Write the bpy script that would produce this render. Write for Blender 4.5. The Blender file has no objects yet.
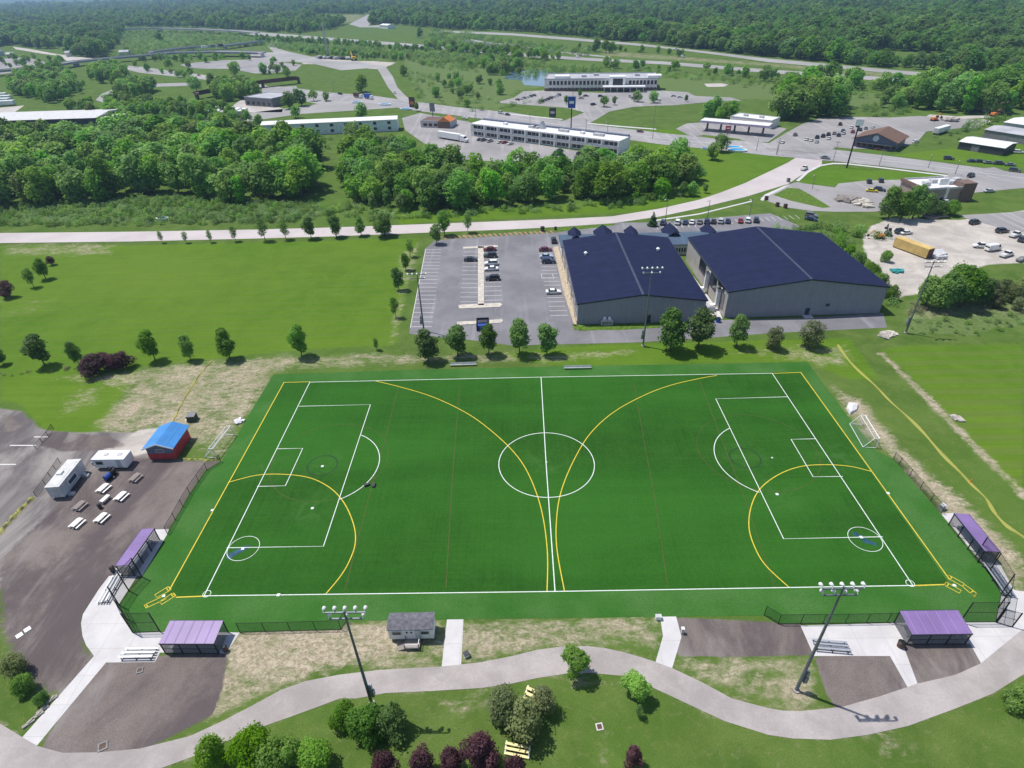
import bpy, math, random
import numpy as np
from mathutils import Vector, Matrix

# ------------------------------------------------------------------ camera, sky, sun, exposure
SC = bpy.context.scene
COL = SC.collection
CF, CX, CY, CZ, PIT, YAW, ROL = 592.0, -4.78, -86.84, 78.19, .6001, -.0172, -.0297
_F = Vector((math.sin(YAW)*math.cos(PIT), math.cos(YAW)*math.cos(PIT), -math.sin(PIT)))
_R0 = Vector((math.cos(YAW), -math.sin(YAW), 0)); _U0 = _R0.cross(_F)
_R = math.cos(ROL)*_R0 + math.sin(ROL)*_U0
_U = -math.sin(ROL)*_R0 + math.cos(ROL)*_U0
CAMP = Vector((CX, CY, CZ))
cam = bpy.data.cameras.new('camera'); camo = bpy.data.objects.new('camera', cam); COL.objects.link(camo)
camo.matrix_world = Matrix(((_R.x, _U.x, -_F.x, CX), (_R.y, _U.y, -_F.y, CY), (_R.z, _U.z, -_F.z, CZ), (0, 0, 0, 1)))
cam.sensor_width = 36.0; cam.lens = CF/1024*36.0
cam.clip_start = .5; cam.clip_end = 30000
SC.camera = camo

SUN_EL, SUN_AZ = 66.0, 155.0          # the sun stands behind the field, to the left
w = bpy.data.worlds.new('World'); SC.world = w; w.use_nodes = True
wn = w.node_tree.nodes; wl = w.node_tree.links
sky = wn.new('ShaderNodeTexSky'); sky.sky_type = 'NISHITA'; sky.sun_disc = False
sky.sun_elevation = math.radians(SUN_EL); sky.sun_rotation = math.radians(90-SUN_AZ)
sky.air_density = 1.0; sky.dust_density = 1.0; sky.ozone_density = 1.0; sky.altitude = 200
wl.new(sky.outputs[0], wn['Background'].inputs[0]); wn['Background'].inputs[1].default_value = .12
sun = bpy.data.lights.new('sun', 'SUN'); sun.energy = 4.4; sun.angle = math.radians(.5); sun.color = (1, .955, .88)
suno = bpy.data.objects.new('sun', sun); COL.objects.link(suno); suno.location = (-300, 200, 600)
_e, _a = math.radians(SUN_EL), math.radians(SUN_AZ)
_d = Vector((math.cos(_e)*math.cos(_a), math.cos(_e)*math.sin(_a), math.sin(_e)))
suno.rotation_euler = _d.to_track_quat('Z', 'Y').to_euler()
SC.view_settings.view_transform = 'Standard'; SC.view_settings.look = 'None'
SC.view_settings.gamma = 1; SC.view_settings.use_curve_mapping = False
SC.view_settings.exposure = .10
try:
    SC.render.engine = 'CYCLES'
    SC.cycles.max_bounces = 9; SC.cycles.diffuse_bounces = 5; SC.cycles.glossy_bounces = 2
    SC.cycles.transmission_bounces = 6; SC.cycles.transparent_max_bounces = 12; SC.cycles.volume_bounces = 0
    SC.cycles.use_denoising = True; SC.cycles.denoiser = 'OPENIMAGEDENOISE'
except Exception: pass

# ------------------------------------------------------------------ helpers
rnd = random.Random(7)
ORD = ['first', 'second', 'third', 'fourth', 'fifth', 'sixth', 'seventh', 'eighth', 'ninth', 'tenth', 'eleventh', 'twelfth',
       'thirteenth', 'fourteenth', 'fifteenth', 'sixteenth']

def G(u, v, z=0.0):
    """point of the plane at height z that is surveyed at (u, v) of the photograph"""
    d = _F + (u-512)/CF*_R - (v-384)/CF*_U
    t = (z-CZ)/d.z
    p = CAMP + t*d
    return Vector((p.x, p.y, z))

def PR(p):
    d = Vector(p)-CAMP; k = d.dot(_F)
    return 512+CF*d.dot(_R)/k, 384-CF*d.dot(_U)/k

def HG(u, v, top):
    b = G(u, v); lo, hi = 0, CZ
    for _ in range(40):
        m = (lo+hi)/2
        if PR((b.x, b.y, m))[1] > top: lo = m
        else: hi = m
    return lo

def Q(ox, oy, s, pts): return [(ox+x/s, oy+y/s) for x, y in pts]
def band(rows):
    return [(u, t) for u, t, b in rows]+[(u, b) for u, t, b in reversed(rows)]
def ang(a, b):
    p, q = G(*a), G(*b); return math.atan2(q.y-p.y, q.x-p.x)

def tag(o, label=None, cat=None, group=None, kind=None):
    if label: o['label'] = label
    if cat: o['category'] = cat
    if group: o['group'] = group
    if kind: o['kind'] = kind
    return o

def thing(name, label, cat, loc=(0, 0, 0), rz=0, group=None):
    o = bpy.data.objects.new(name, None); COL.objects.link(o); o.empty_display_size = .3
    o.location = loc; o.rotation_euler = (0, 0, rz)
    return tag(o, label, cat, group)

def kids(o): return [c for c in bpy.data.objects if c.parent == o]
_CH = {}
def dup(root, loc=None, rz=None, scale=None, label=None, group=None, color=None):
    """copy of a thing with copies of its parts and their sub-parts (meshes shared)"""
    if root.name not in _CH:
        ch = list(root.children); _CH[root.name] = [(c, list(c.children)) for c in ch]
    r = root.copy(); COL.objects.link(r)
    if loc is not None: r.location = loc
    if rz is not None: r.rotation_euler = (0, 0, rz)
    if scale is not None: r.scale = scale if hasattr(scale, '__len__') else (scale,)*3
    if label: r['label'] = label
    if group: r['group'] = group
    for c, gs in _CH[root.name]:
        k = c.copy(); COL.objects.link(k); k.parent = r
        if color: k.color = color
        for g in gs:
            d = g.copy(); COL.objects.link(d); d.parent = k
            if color: d.color = color
    if color: r.color = color
    return r

class MB:
    def __init__(s): s.v, s.f, s.m = [], [], []
    def add(s, v, f, mi=0):
        n = len(s.v); s.v += [tuple(p) for p in v]; s.f += [tuple(i+n for i in q) for q in f]; s.m += [mi]*len(f); return s
    def box(s, x0, y0, z0, x1, y1, z1, mi=0):
        return s.add([(x0,y0,z0),(x1,y0,z0),(x1,y1,z0),(x0,y1,z0),(x0,y0,z1),(x1,y0,z1),(x1,y1,z1),(x0,y1,z1)],
                     [(3,2,1,0),(4,5,6,7),(0,1,5,4),(1,2,6,5),(2,3,7,6),(3,0,4,7)], mi)
    def obox(s, c, sz, rz=0, mi=0, rx=0):
        M = Matrix.Translation(c) @ Matrix.Rotation(rz, 4, 'Z') @ Matrix.Rotation(rx, 4, 'X')
        a, b, d = sz[0]/2, sz[1]/2, sz[2]/2
        P = [M @ Vector(p) for p in ((-a,-b,-d),(a,-b,-d),(a,b,-d),(-a,b,-d),(-a,-b,d),(a,-b,d),(a,b,d),(-a,b,d))]
        return s.add(P, [(3,2,1,0),(4,5,6,7),(0,1,5,4),(1,2,6,5),(2,3,7,6),(3,0,4,7)], mi)
    def prism(s, poly, z0, z1, mi=0):
        n = len(poly); P = [(x, y, z0) for x, y in poly]+[(x, y, z1) for x, y in poly]
        return s.add(P, [tuple(range(n-1, -1, -1)), tuple(range(n, 2*n))]+[(i, (i+1) % n, n+(i+1) % n, n+i) for i in range(n)], mi)
    def exxz(s, poly, y0, y1, mi=0):          # polygon in x-z, pulled along y
        n = len(poly); P = [(x, y0, z) for x, z in poly]+[(x, y1, z) for x, z in poly]
        return s.add(P, [tuple(range(n)), tuple(range(2*n-1, n-1, -1))]+[((i+1) % n, i, n+i, n+(i+1) % n) for i in range(n)], mi)
    def exyz(s, poly, x0, x1, mi=0):          # polygon in y-z, pulled along x
        n = len(poly); P = [(x0, y, z) for y, z in poly]+[(x1, y, z) for y, z in poly]
        return s.add(P, [tuple(range(n-1, -1, -1)), tuple(range(n, 2*n))]+[(i, (i+1) % n, n+(i+1) % n, n+i) for i in range(n)], mi)
    def tube(s, p, q, r0, r1=None, n=8, mi=0):
        r1 = r0 if r1 is None else r1
        p, q = Vector(p), Vector(q); d = (q-p).normalized()
        a = d.orthogonal().normalized(); b = d.cross(a)
        P = [p+(a*math.cos(t)+b*math.sin(t))*r0 for t in [2*math.pi*i/n for i in range(n)]]
        P += [q+(a*math.cos(t)+b*math.sin(t))*r1 for t in [2*math.pi*i/n for i in range(n)]]
        return s.add(P, [tuple(range(n-1, -1, -1)), tuple(range(n, 2*n))]+[(i, (i+1) % n, n+(i+1) % n, n+i) for i in range(n)], mi)
    def build(s, name, mats, parent=None, loc=None, smooth=False):
        me = bpy.data.meshes.new(name); me.from_pydata(s.v, [], s.f)
        for m in (mats if isinstance(mats, (list, tuple)) else [mats]): me.materials.append(m)
        me.polygons.foreach_set('material_index', s.m)
        if smooth: me.polygons.foreach_set('use_smooth', [True]*len(s.f))
        me.update()
        o = bpy.data.objects.new(name, me); COL.objects.link(o)
        if parent is not None: o.parent = parent
        if loc is not None: o.location = loc
        return o

def clone(o, loc, parent=None, rz=None):
    c = o.copy(); COL.objects.link(c); c.location = loc
    if parent is not None: c.parent = parent
    if rz is not None: c.rotation_euler = (0, 0, rz)
    return c

# ------------------------------------------------------------------ materials
class NT:
    def __init__(s, name):
        s.m = bpy.data.materials.new(name); s.m.use_nodes = True
        s.t = s.m.node_tree; s.n = s.t.nodes; s.b = s.n['Principled BSDF']
    def new(s, t, **k):
        x = s.n.new(t)
        for a, b in k.items(): setattr(x, a, b)
        return x
    def put(s, sock, v):
        if isinstance(v, bpy.types.NodeSocket): s.t.links.new(v, sock)
        elif isinstance(v, (tuple, list)) and len(v) == 3 and sock.type == 'RGBA': sock.default_value = (*v, 1)
        else: sock.default_value = v
    def pos(s): return s.new('ShaderNodeNewGeometry').outputs['Position']
    def obj(s): return s.new('ShaderNodeTexCoord').outputs['Object']
    def scale(s, v, sc):
        x = s.new('ShaderNodeMapping'); s.put(x.inputs[0], v); x.inputs['Scale'].default_value = sc; return x.outputs[0]
    def rot(s, v, a):
        x = s.new('ShaderNodeMapping'); s.put(x.inputs[0], v); x.inputs['Rotation'].default_value = (0, 0, a); return x.outputs[0]
    def noise(s, v, sc, det=4, ro=.55, dist=0):
        x = s.new('ShaderNodeTexNoise'); s.put(x.inputs['Vector'], v); x.inputs['Scale'].default_value = sc
        x.inputs['Detail'].default_value = det; x.inputs['Roughness'].default_value = ro; x.inputs['Distortion'].default_value = dist
        return x.outputs[0]
    def ss(s, v, a, b, lo=0., hi=1.):
        x = s.new('ShaderNodeMapRange', interpolation_type='SMOOTHSTEP'); s.put(x.inputs[0], v)
        for i, q in zip((1, 2, 3, 4), (a, b, lo, hi)): x.inputs[i].default_value = q
        return x.outputs[0]
    def mth(s, op, a, b=0.):
        x = s.new('ShaderNodeMath', operation=op); s.put(x.inputs[0], a); s.put(x.inputs[1], b); return x.outputs[0]
    def mix(s, f, a, b, bt='MIX'):
        x = s.new('ShaderNodeMix', data_type='RGBA', blend_type=bt); s.put(x.inputs[0], f); s.put(x.inputs[6], a); s.put(x.inputs[7], b)
        return x.outputs[2]
    def attr(s, n):
        x = s.new('ShaderNodeAttribute'); x.attribute_name = n; return x
    def sep(s, c):
        x = s.new('ShaderNodeSeparateColor'); s.put(x.inputs[0], c); return x.outputs
    def sepv(s, c):
        x = s.new('ShaderNodeSeparateXYZ'); s.put(x.inputs[0], c); return x.outputs
    def bump(s, h, st=.4, d=.1):
        x = s.new('ShaderNodeBump'); s.put(x.inputs['Height'], h); x.inputs['Strength'].default_value = st; x.inputs['Distance'].default_value = d
        s.t.links.new(x.outputs[0], s.b.inputs['Normal'])
    def done(s, col, rough=.8, metal=0., spec=.3):
        s.put(s.b.inputs['Base Color'], col); s.put(s.b.inputs['Roughness'], rough); s.b.inputs['Metallic'].default_value = metal
        s.b.inputs['Specular IOR Level'].default_value = spec
        return s.m

def plain(name, c, rough=.7, metal=0., var=.18, sc=.8, spec=.3, streak=None):
    t = NT(name); p = t.obj()
    if streak: p = t.scale(p, streak)
    n = t.noise(p, sc, 5, .6)
    lo = tuple(x*(1-var) for x in c); hi = tuple(min(1, x*(1+var)) for x in c)
    return t.done(t.mix(t.ss(n, .3, .7), lo, hi), rough, metal, spec)

def ribbed(name, c, axis, freq, rough=.5, var=.12, metal=0., spec=.4):
    t = NT(name); p = t.obj(); co = t.sepv(p)[axis]; st_ = t.ss(t.noise(t.scale(p, (.12, 2., 1) if axis == 1 else (2., .12, .3)), .5, 4, .6), .35, .7, 0, .3)
    r = t.mth('PINGPONG', t.mth('MULTIPLY', co, freq), 1.0)
    seam = t.ss(r, .86, .98)
    n = t.ss(t.noise(p, .35, 5, .6), .3, .7)
    base = t.mix(n, tuple(x*(1-var) for x in c), tuple(x*(1+var) for x in c))
    base = t.mix(st_, base, tuple(x*.72 for x in c))
    t.bump(seam, .5, .06)
    return t.done(t.mix(t.mth('MULTIPLY', seam, .12), base, tuple(min(1, x*1.6+.01) for x in c)), rough, metal, spec)

def paint_mat():
    t = NT('car_paint'); o = t.new('ShaderNodeObjectInfo')
    m = t.done(o.outputs['Color'], .25, 0., .6); t.b.inputs['Coat Weight'].default_value = .4; return m

def leaf_mat(name, dark, light, hue=.5, trans=.25):
    t = NT(name); p = t.obj(); oi = t.new('ShaderNodeObjectInfo')
    n = t.ss(t.noise(p, .45, 3, .6), .32, .68)
    fine = t.attr('tint').outputs['Fac']; stand = t.ss(t.noise(t.pos(), .022, 3, .6), .36, .64)
    f = t.mth('ADD', t.mth('MULTIPLY', n, .3), t.mth('ADD', t.mth('MULTIPLY', fine, .6), t.mth('MULTIPLY', stand, .35)))
    c = t.mix(f, dark, light)
    hs = t.new('ShaderNodeHueSaturation')
    t.put(hs.inputs['Hue'], t.mth('ADD', t.mth('MULTIPLY', oi.outputs['Random'], .03*hue*2), .505-.03*hue))
    t.put(hs.inputs['Value'], t.mth('ADD', t.mth('MULTIPLY', t.mth('FRACT', t.mth('MULTIPLY', oi.outputs['Random'], 7.31)), .6), .68))
    t.put(hs.inputs['Saturation'], t.mth('ADD', t.mth('MULTIPLY', t.mth('FRACT', t.mth('MULTIPLY', oi.outputs['Random'], 13.7)), .3), .85))
    t.put(hs.inputs['Color'], c)
    m = t.done(hs.outputs[0], .6, 0., .25)
    tr = t.new('ShaderNodeBsdfTranslucent'); t.put(tr.inputs[0], t.mix(1., hs.outputs[0], (1.5, 1.45, 1.1), 'MULTIPLY'))
    mx = t.new('ShaderNodeMixShader'); mx.inputs[0].default_value = trans
    t.t.links.new(t.b.outputs[0], mx.inputs[1]); t.t.links.new(tr.outputs[0], mx.inputs[2])
    t.t.links.new(mx.outputs[0], t.n['Material Output'].inputs[0])
    return m

def see_through(name, c, opac, rough=.6):
    t = NT(name); m = t.done(c, rough)
    tr = t.new('ShaderNodeBsdfTransparent'); mx = t.new('ShaderNodeMixShader'); mx.inputs[0].default_value = opac
    t.t.links.new(tr.outputs[0], mx.inputs[1]); t.t.links.new(t.b.outputs[0], mx.inputs[2])
    t.t.links.new(mx.outputs[0], t.n['Material Output'].inputs[0]); return m

def asphalt(name, a, b, sc=.08, crack=False):
    t = NT(name); p = t.pos()
    n = t.ss(t.noise(p, sc, 6, .62), .33, .67); f = t.noise(p, 3.0, 3, .7)
    c = t.mix(n, a, b); c = t.mix(t.mth('MULTIPLY', t.ss(f, .3, .7), .25), c, tuple(x*.7 for x in a))
    if crack:
        s = t.noise(t.scale(p, (.6, .02, 1)), .6, 3, .5); c = t.mix(t.ss(s, .55, .7, 0, .35), c, tuple(min(1, x*1.35) for x in b))
    vo = t.new('ShaderNodeTexVoronoi', feature='DISTANCE_TO_EDGE'); t.put(vo.inputs['Vector'], p); vo.inputs['Scale'].default_value = .09
    ck = t.ss(vo.outputs['Distance'], 0, .02, .3 if crack else .05, 0); c = t.mix(t.mth('MULTIPLY', ck, t.ss(t.noise(p, .08, 2, .5), .4, .6)), c, tuple(x*.6 for x in a))
    c = t.mix(t.ss(t.noise(p, .4, 5, .7, .8), .6, .78, 0, .35), c, tuple(x*.74 for x in a))
    return t.done(c, .85, 0, .2)

def concrete_mat():
    t = NT('concrete'); p = t.pos(); x, y, z = t.sepv(p)
    n = t.ss(t.noise(p, .25, 6, .6), .3, .7)
    c = t.mix(n, (.49, .475, .48), (.58, .565, .57))
    j = t.mth('MAXIMUM', t.ss(t.mth('PINGPONG', t.mth('MULTIPLY', x, .5), 1.), .955, .985), t.ss(t.mth('PINGPONG', t.mth('MULTIPLY', y, .5), 1.), .955, .985))
    c = t.mix(t.mth('MULTIPLY', j, .28), c, (.3, .29, .28))
    st = t.ss(t.noise(p, .9, 5, .7), .58, .75, 0, .3); c = t.mix(st, c, (.4, .38, .36))
    return t.done(c, .85, 0, .2)

def turf_mat(edge=False):
    t = NT('turf_margin' if edge else 'artificial_turf'); p = t.pos(); x, y, z = t.sepv(p)
    big = t.ss(t.noise(p, .035, 4, .55), .3, .7); mid = t.ss(t.noise(p, .22, 4, .6), .3, .7)
    c = t.mix(big, (.0085, .052, .004), (.021, .106, .009)); c = t.mix(t.mth('MULTIPLY', mid, .5), c, (.036, .135, .016))
    # lengthwise and crosswise brushing marks of the infill
    lx = t.ss(t.noise(t.scale(p, (.05, 2.4, 1)), 1., 3, .6), .35, .65); ly = t.ss(t.noise(t.scale(p, (2.2, .05, 1)), 1., 3, .6), .35, .65)
    c = t.mix(t.mth('MULTIPLY', lx, .5), c, (.016, .058, .008)); c = t.mix(t.mth('MULTIPLY', ly, .28), c, (.044, .12, .02))
    roll = t.mth('PINGPONG', t.mth('MULTIPLY', x, 1/4.57), 1.); seam = t.ss(roll, .5, .56, 0, .12)
    c = t.mix(seam, c, (.042, .116, .019))
    wide = t.ss(t.noise(t.scale(p, (.35, 1., 1)), .045, 3, .5, .4), .38, .62); c = t.mix(t.mth('MULTIPLY', wide, .6), c, (.036, .15, .018))
    yb = t.ss(t.noise(t.scale(p, (.04, 1., 1)), .12, 3, .6), .45, .7); c = t.mix(t.mth('MULTIPLY', yb, .3), c, (.010, .060, .006))
    worn = t.ss(t.noise(p, .06, 5, .7, 1.2), .62, .8); c = t.mix(t.mth('MULTIPLY', worn, .35), c, (.06, .135, .03))
    if edge: c = t.mix(.62, c, t.mix(t.ss(t.noise(p, .09, 4, .6), .35, .65), (.048, .16, .028), (.10, .22, .065)))
    gr = t.ss(t.noise(p, 1.3, 4, .75), .35, .65); c = t.mix(t.mth('MULTIPLY', gr, .3), c, (.040, .145, .020))
    for px_ in ((322.5, 465.5), (745, 458), (266, 468), (838, 458), (312, 508), (777, 494), (546, 462)):
        q_ = G(*px_); dd = t.new('ShaderNodeVectorMath', operation='DISTANCE'); t.put(dd.inputs[0], p); dd.inputs[1].default_value = (q_.x, q_.y, 0)
        c = t.mix(t.mth('MULTIPLY', t.ss(dd.outputs['Value'], 1., 6.5, .55, 0), t.ss(t.noise(p, .35, 5, .7, 1.), .4, .65)), c, (.062, .155, .036))
    fx = t.ss(t.noise(p, 4., 2, .7), .3, .7); c = t.mix(t.mth('MULTIPLY', fx, .35), c, (.016, .056, .008))
    t.bump(fx, .3, .05)
    return t.done(c, .9, 0, .04)

M = dict(
    asphalt=asphalt('lot_asphalt', (.165, .162, .178), (.235, .23, .25), .07, True),
    road=asphalt('pale_road', (.45, .405, .405), (.54, .49, .49), .05),
    main=asphalt('grey_road', (.27, .26, .27), (.36, .345, .35), .03, True),
    hwy=asphalt('highway_surface', (.29, .28, .28), (.37, .36, .355), .02),
    path=asphalt('path_surface', (.31, .28, .272), (.43, .39, .38), .16, False),
    lot=asphalt('pale_lot', (.25, .24, .245), (.34, .325, .325), .03, True),
    gravel=asphalt('pale_gravel', (.40, .37, .345), (.54, .50, .47), .06),
    concrete=concrete_mat(), turf=turf_mat(), turf2=turf_mat(True),
    white=plain('white_paint', (.78, .78, .78), .5, 0, .06), line=plain('white_line', (.66, .72, .68), .7, 0, .1, 2),
    yline=plain('yellow_line', (.60, .47, .045), .7, 0, .12, 2), blue_ink=plain('blue_turf', (.018, .07, .11), .7, 0, .35, 1.2),
    lotline=plain('lot_line', (.62, .61, .60), .7, 0, .2, 3), redline=plain('red_hatch', (.45, .2, .17), .7),
    kerb=plain('kerb', (.50, .46, .40), .8),
    navy=ribbed('navy_metal_roof', (.0145, .0195, .056), 1, .28, .75, .12, 0., .1), slate=ribbed('slate_blue_roof', (.07, .11, .17), 0, 1.0, .5),
    gwall=ribbed('grey_metal_wall', (.265, .27, .315), 0, .8, .7, .05, 0., .1), gwall2=ribbed('pale_metal_wall', (.40, .385, .36), 1, 1.6, .55),
    verge=plain('verge_grass', (.092, .155, .026), .95, 0, .32, .9, .04), ridge=plain('ridge_metal', (.045, .052, .09), .6), trim=plain('dark_trim', (.03, .035, .06), .5), lt=plain('light_trim', (.45, .45, .47), .5),
    purple=ribbed('purple_metal_roof', (.22, .145, .335), 0, 1.4, .42, .1), black=plain('black_metal', (.012, .012, .014), .5),
    dgrey=plain('dark_grey', (.05, .052, .06), .6), mgrey=plain('mid_grey', (.2, .2, .21), .6), lgrey=plain('light_grey', (.48, .48, .5), .6),
    alu=plain('aluminium', (.62, .63, .66), .35, .6, .08), steel=plain('galvanised_steel', (.20, .22, .25), .4, .5),
    glass=plain('dark_glass', (.018, .024, .034), .12, 0, .2, .5, .6), mesh=see_through('chain_link', (.03, .03, .033), .17),
    mesh2=see_through('fine_screen', (.16, .165, .18), .38), net=see_through('white_net', (.6, .6, .6), .07),
    ymesh=see_through('yellow_plastic_mesh', (.46, .44, .10), .6),
    wroof=plain('white_roof', (.72, .72, .73), .5, 0, .1, .2), groof2=plain('pale_grey_roof', (.56, .555, .56), .6, 0, .12, .6), groof=plain('grey_roof', (.40, .40, .43), .6, 0, .15, .15),
    shingle=plain('brown_shingle', (.155, .095, .072), .85, 0, .25, 1.5), dshingle=plain('dark_shingle', (.135, .132, .155), .85, 0, .3, 2.),
    red=plain('red_wall', (.42, .045, .055), .6), broof=ribbed('blue_metal_roof', (.06, .245, .58), 0, 1.2, .4), bluewall=plain('blue_grey_wall', (.13, .15, .21), .7),
    cream=plain('cream_wall', (.68, .65, .61), .7), brick=plain('brick', (.30, .235, .20), .85, 0, .25, 2.), brick2=plain('dark_brick', (.17, .115, .095), .85, 0, .2, 2.),
    orange=plain('orange_paint', (.62, .20, .05), .6), yellow=plain('yellow_paint', (.62, .42, .06), .6), ytan=plain('tan_container', (.56, .40, .15), .6, 0, .15, .5),
    bluep=plain('blue_paint', (.03, .08, .33), .5), pool=plain('pool_blue', (.08, .40, .66), .3), teal=plain('teal_plastic', (.03, .25, .25), .5),
    wood=plain('weathered_wood', (.26, .23, .215), .85, 0, .25, 2., .2, (1, 8, 8)), bark=plain('bark', (.10, .075, .055), .9, 0, .3, 2.), 
    rust=plain('rust_brown', (.11, .06, .045), .8), tyre=plain('tyre_rubber', (.015, .015, .016), .8), tarp=plain('white_tarp', (.62, .61, .63), .6, 0, .12, 2),
    mulch=plain('mulch', (.12, .08, .06), .9), stone=plain('rubble', (.36, .33, .3), .9, 0, .3, 1.), dkgreen=plain('green_box', (.04, .06, .04), .6),
    gold=plain('golden_board', (.82, .70, .36), .6, 0, .12, 3., .3, (1, 6, 1)), cblock=plain('tan_planting_bed', (.42, .35, .26), .9, 0, .3, 1.5),
    paint=paint_mat(), steelb=plain('grey_pole', (.15, .165, .19), .5, .3),
    leafA=leaf_mat('broad_leaves', (.055, .14, .022), (.22, .38, .06), .3, .5), leafB=leaf_mat('row_tree_leaves', (.055, .13, .024), (.18, .32, .058), .25, .5),
    leafP=leaf_mat('plum_leaves', (.05, .02, .03), (.14, .055, .075), .15, .4), leafO=leaf_mat('olive_leaves', (.085, .11, .04), (.21, .25, .10), .3, .4),
    leafL=leaf_mat('lime_leaves', (.11, .23, .024), (.28, .48, .06), .25, .5), leafF=leaf_mat('wood_leaves', (.065, .16, .026), (.25, .43, .078), .7, .5),
    leafD=leaf_mat('far_leaves', (.045, .115, .02), (.17, .31, .058), .6, .5),
    leafC=leaf_mat('conifer_needles', (.022, .055, .02), (.055, .11, .038), .2), leafS=leaf_mat('scrub_leaves', (.10, .20, .04), (.23, .37, .09), .6, .5),
    leafR=leaf_mat('reed_blades', (.09, .095, .05), (.22, .20, .12), .3), leafG=leaf_mat('grey_scrub_leaves', (.13, .22, .08), (.27, .40, .17), .3, .5),
)

# ------------------------------------------------------------------ the ground: one sheet out to the horizon
def axis(lo, hi, step, far, grow, neg=True):
    a = list(np.arange(lo, hi+.01, step)); s = step
    while a[-1] < far: s = min(s*grow, 260); a.append(a[-1]+s)
    if neg:
        s = step; b = []; x = lo
        while x > -far: s = min(s*grow, 260); x -= s; b.append(x)
        a = b[::-1]+a
    return np.array(a)
gx = axis(-150, 150, 1.0, 9000, 1.035); gy = np.concatenate([np.arange(-400, -80, 20.), axis(-80, 150, 1.0, 13000, 1.03, False)])
NX, NY = len(gx), len(gy)
XX, YY = np.meshgrid(gx, gy); XF, YF = XX.ravel(), YY.ravel()

def wpoly(px): return np.array([[p.x, p.y] for p in (G(*q) for q in px)])
def zone(px, soft, val=1.0, world=False):
    P = np.array(px) if world else wpoly(px)
    sel = np.where((XF > P[:, 0].min()-soft*2) & (XF < P[:, 0].max()+soft*2) & (YF > P[:, 1].min()-soft*2) & (YF < P[:, 1].max()+soft*2))[0]
    x, y = XF[sel], YF[sel]; ins = np.zeros(len(sel), bool); dist = np.full(len(sel), 1e9)
    for (x1, y1), (x2, y2) in zip(P, np.roll(P, -1, 0)):
        if y1 != y2:
            c = ((y1 > y) != (y2 > y)) & (x < (x2-x1)*(y-y1)/(y2-y1)+x1); ins ^= c
        dx, dy = x2-x1, y2-y1; L = dx*dx+dy*dy+1e-9
        t = np.clip(((x-x1)*dx+(y-y1)*dy)/L, 0, 1); dist = np.minimum(dist, np.hypot(x-x1-t*dx, y-y1-t*dy))
    sd = np.where(ins, dist, -dist); wgt = np.clip(.5+sd/(2*soft), 0, 1)*val
    out = np.zeros(len(XF)); out[sel] = wgt; return out

def zsum(lst, soft, val=1.): 
    o = np.zeros(len(XF))
    for p in lst: o = np.maximum(o, zone(p[0] if isinstance(p[0], list) else p, p[1] if isinstance(p[0], list) else soft, p[2] if isinstance(p[0], list) else val))
    return o
top = Q(0, 576, 4, [(-60, 560), (0, 590), (90, 645), (150, 680), (250, 707), (400, 705), (560, 690), (760, 640), (900, 575), (1024, 510)])+Q(256, 576, 4, [(100, 455), (200, 420), (330, 395), (500, 375), (740, 362), (900, 345)])+Q(512, 576, 4, [(0, 320), (100, 295), (200, 282), (300, 280), (370, 288), (450, 305), (570, 342), (640, 368), (760, 425), (880, 490), (1024, 528)])+Q(768, 576, 4, [(60, 538), (130, 540), (290, 525), (450, 480), (600, 430), (750, 395), (850, 350), (960, 260), (1060, 180)])
bot = [(-20, 800), (100, 790)]+Q(0, 576, 4, [(668, 760)])+Q(180, 650, 6.4, [(100, 675), (350, 560), (500, 500), (700, 430), (850, 375), (1024, 310)])+Q(256, 576, 4, [(400, 490), (520, 468), (700, 460), (900, 448)])+Q(512, 576, 4, [(0, 430), (100, 408), (220, 390), (320, 388), (450, 400), (550, 440), (700, 510), (850, 580), (1024, 635)])+Q(768, 576, 4, [(100, 650), (250, 655), (400, 635), (560, 600), (750, 530), (900, 470), (1060, 370)])
TOPBOT = top+bot[::-1]
lawn = zsum([[(0, 246), (150, 245), (420, 238), (412, 262), (396, 345), (300, 350), (150, 366), (0, 378)],
             [(0, 372), (140, 366), (120, 400), (100, 434), (45, 432), (20, 405), (0, 400)],
             [(590, 345), (850, 338), (880, 380), (850, 380), (806, 362), (560, 366), (480, 355)],
             [(620, 130), (720, 128), (770, 152), (800, 160), (770, 185), (640, 212), (430, 222), (400, 225), (395, 212), (560, 206), (700, 185)],
             
             [(800, 176), (820, 165), (905, 172), (940, 172), (950, 182), (800, 186)], [(770, 196), (785, 188), (830, 208), (800, 210)],
             [(905, 345), (1024, 343), (1024, 500), (985, 455), (920, 385), (880, 350)],
             [(890, 155), (1024, 140), (1024, 170), (930, 160)],
             ], 3)
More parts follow.
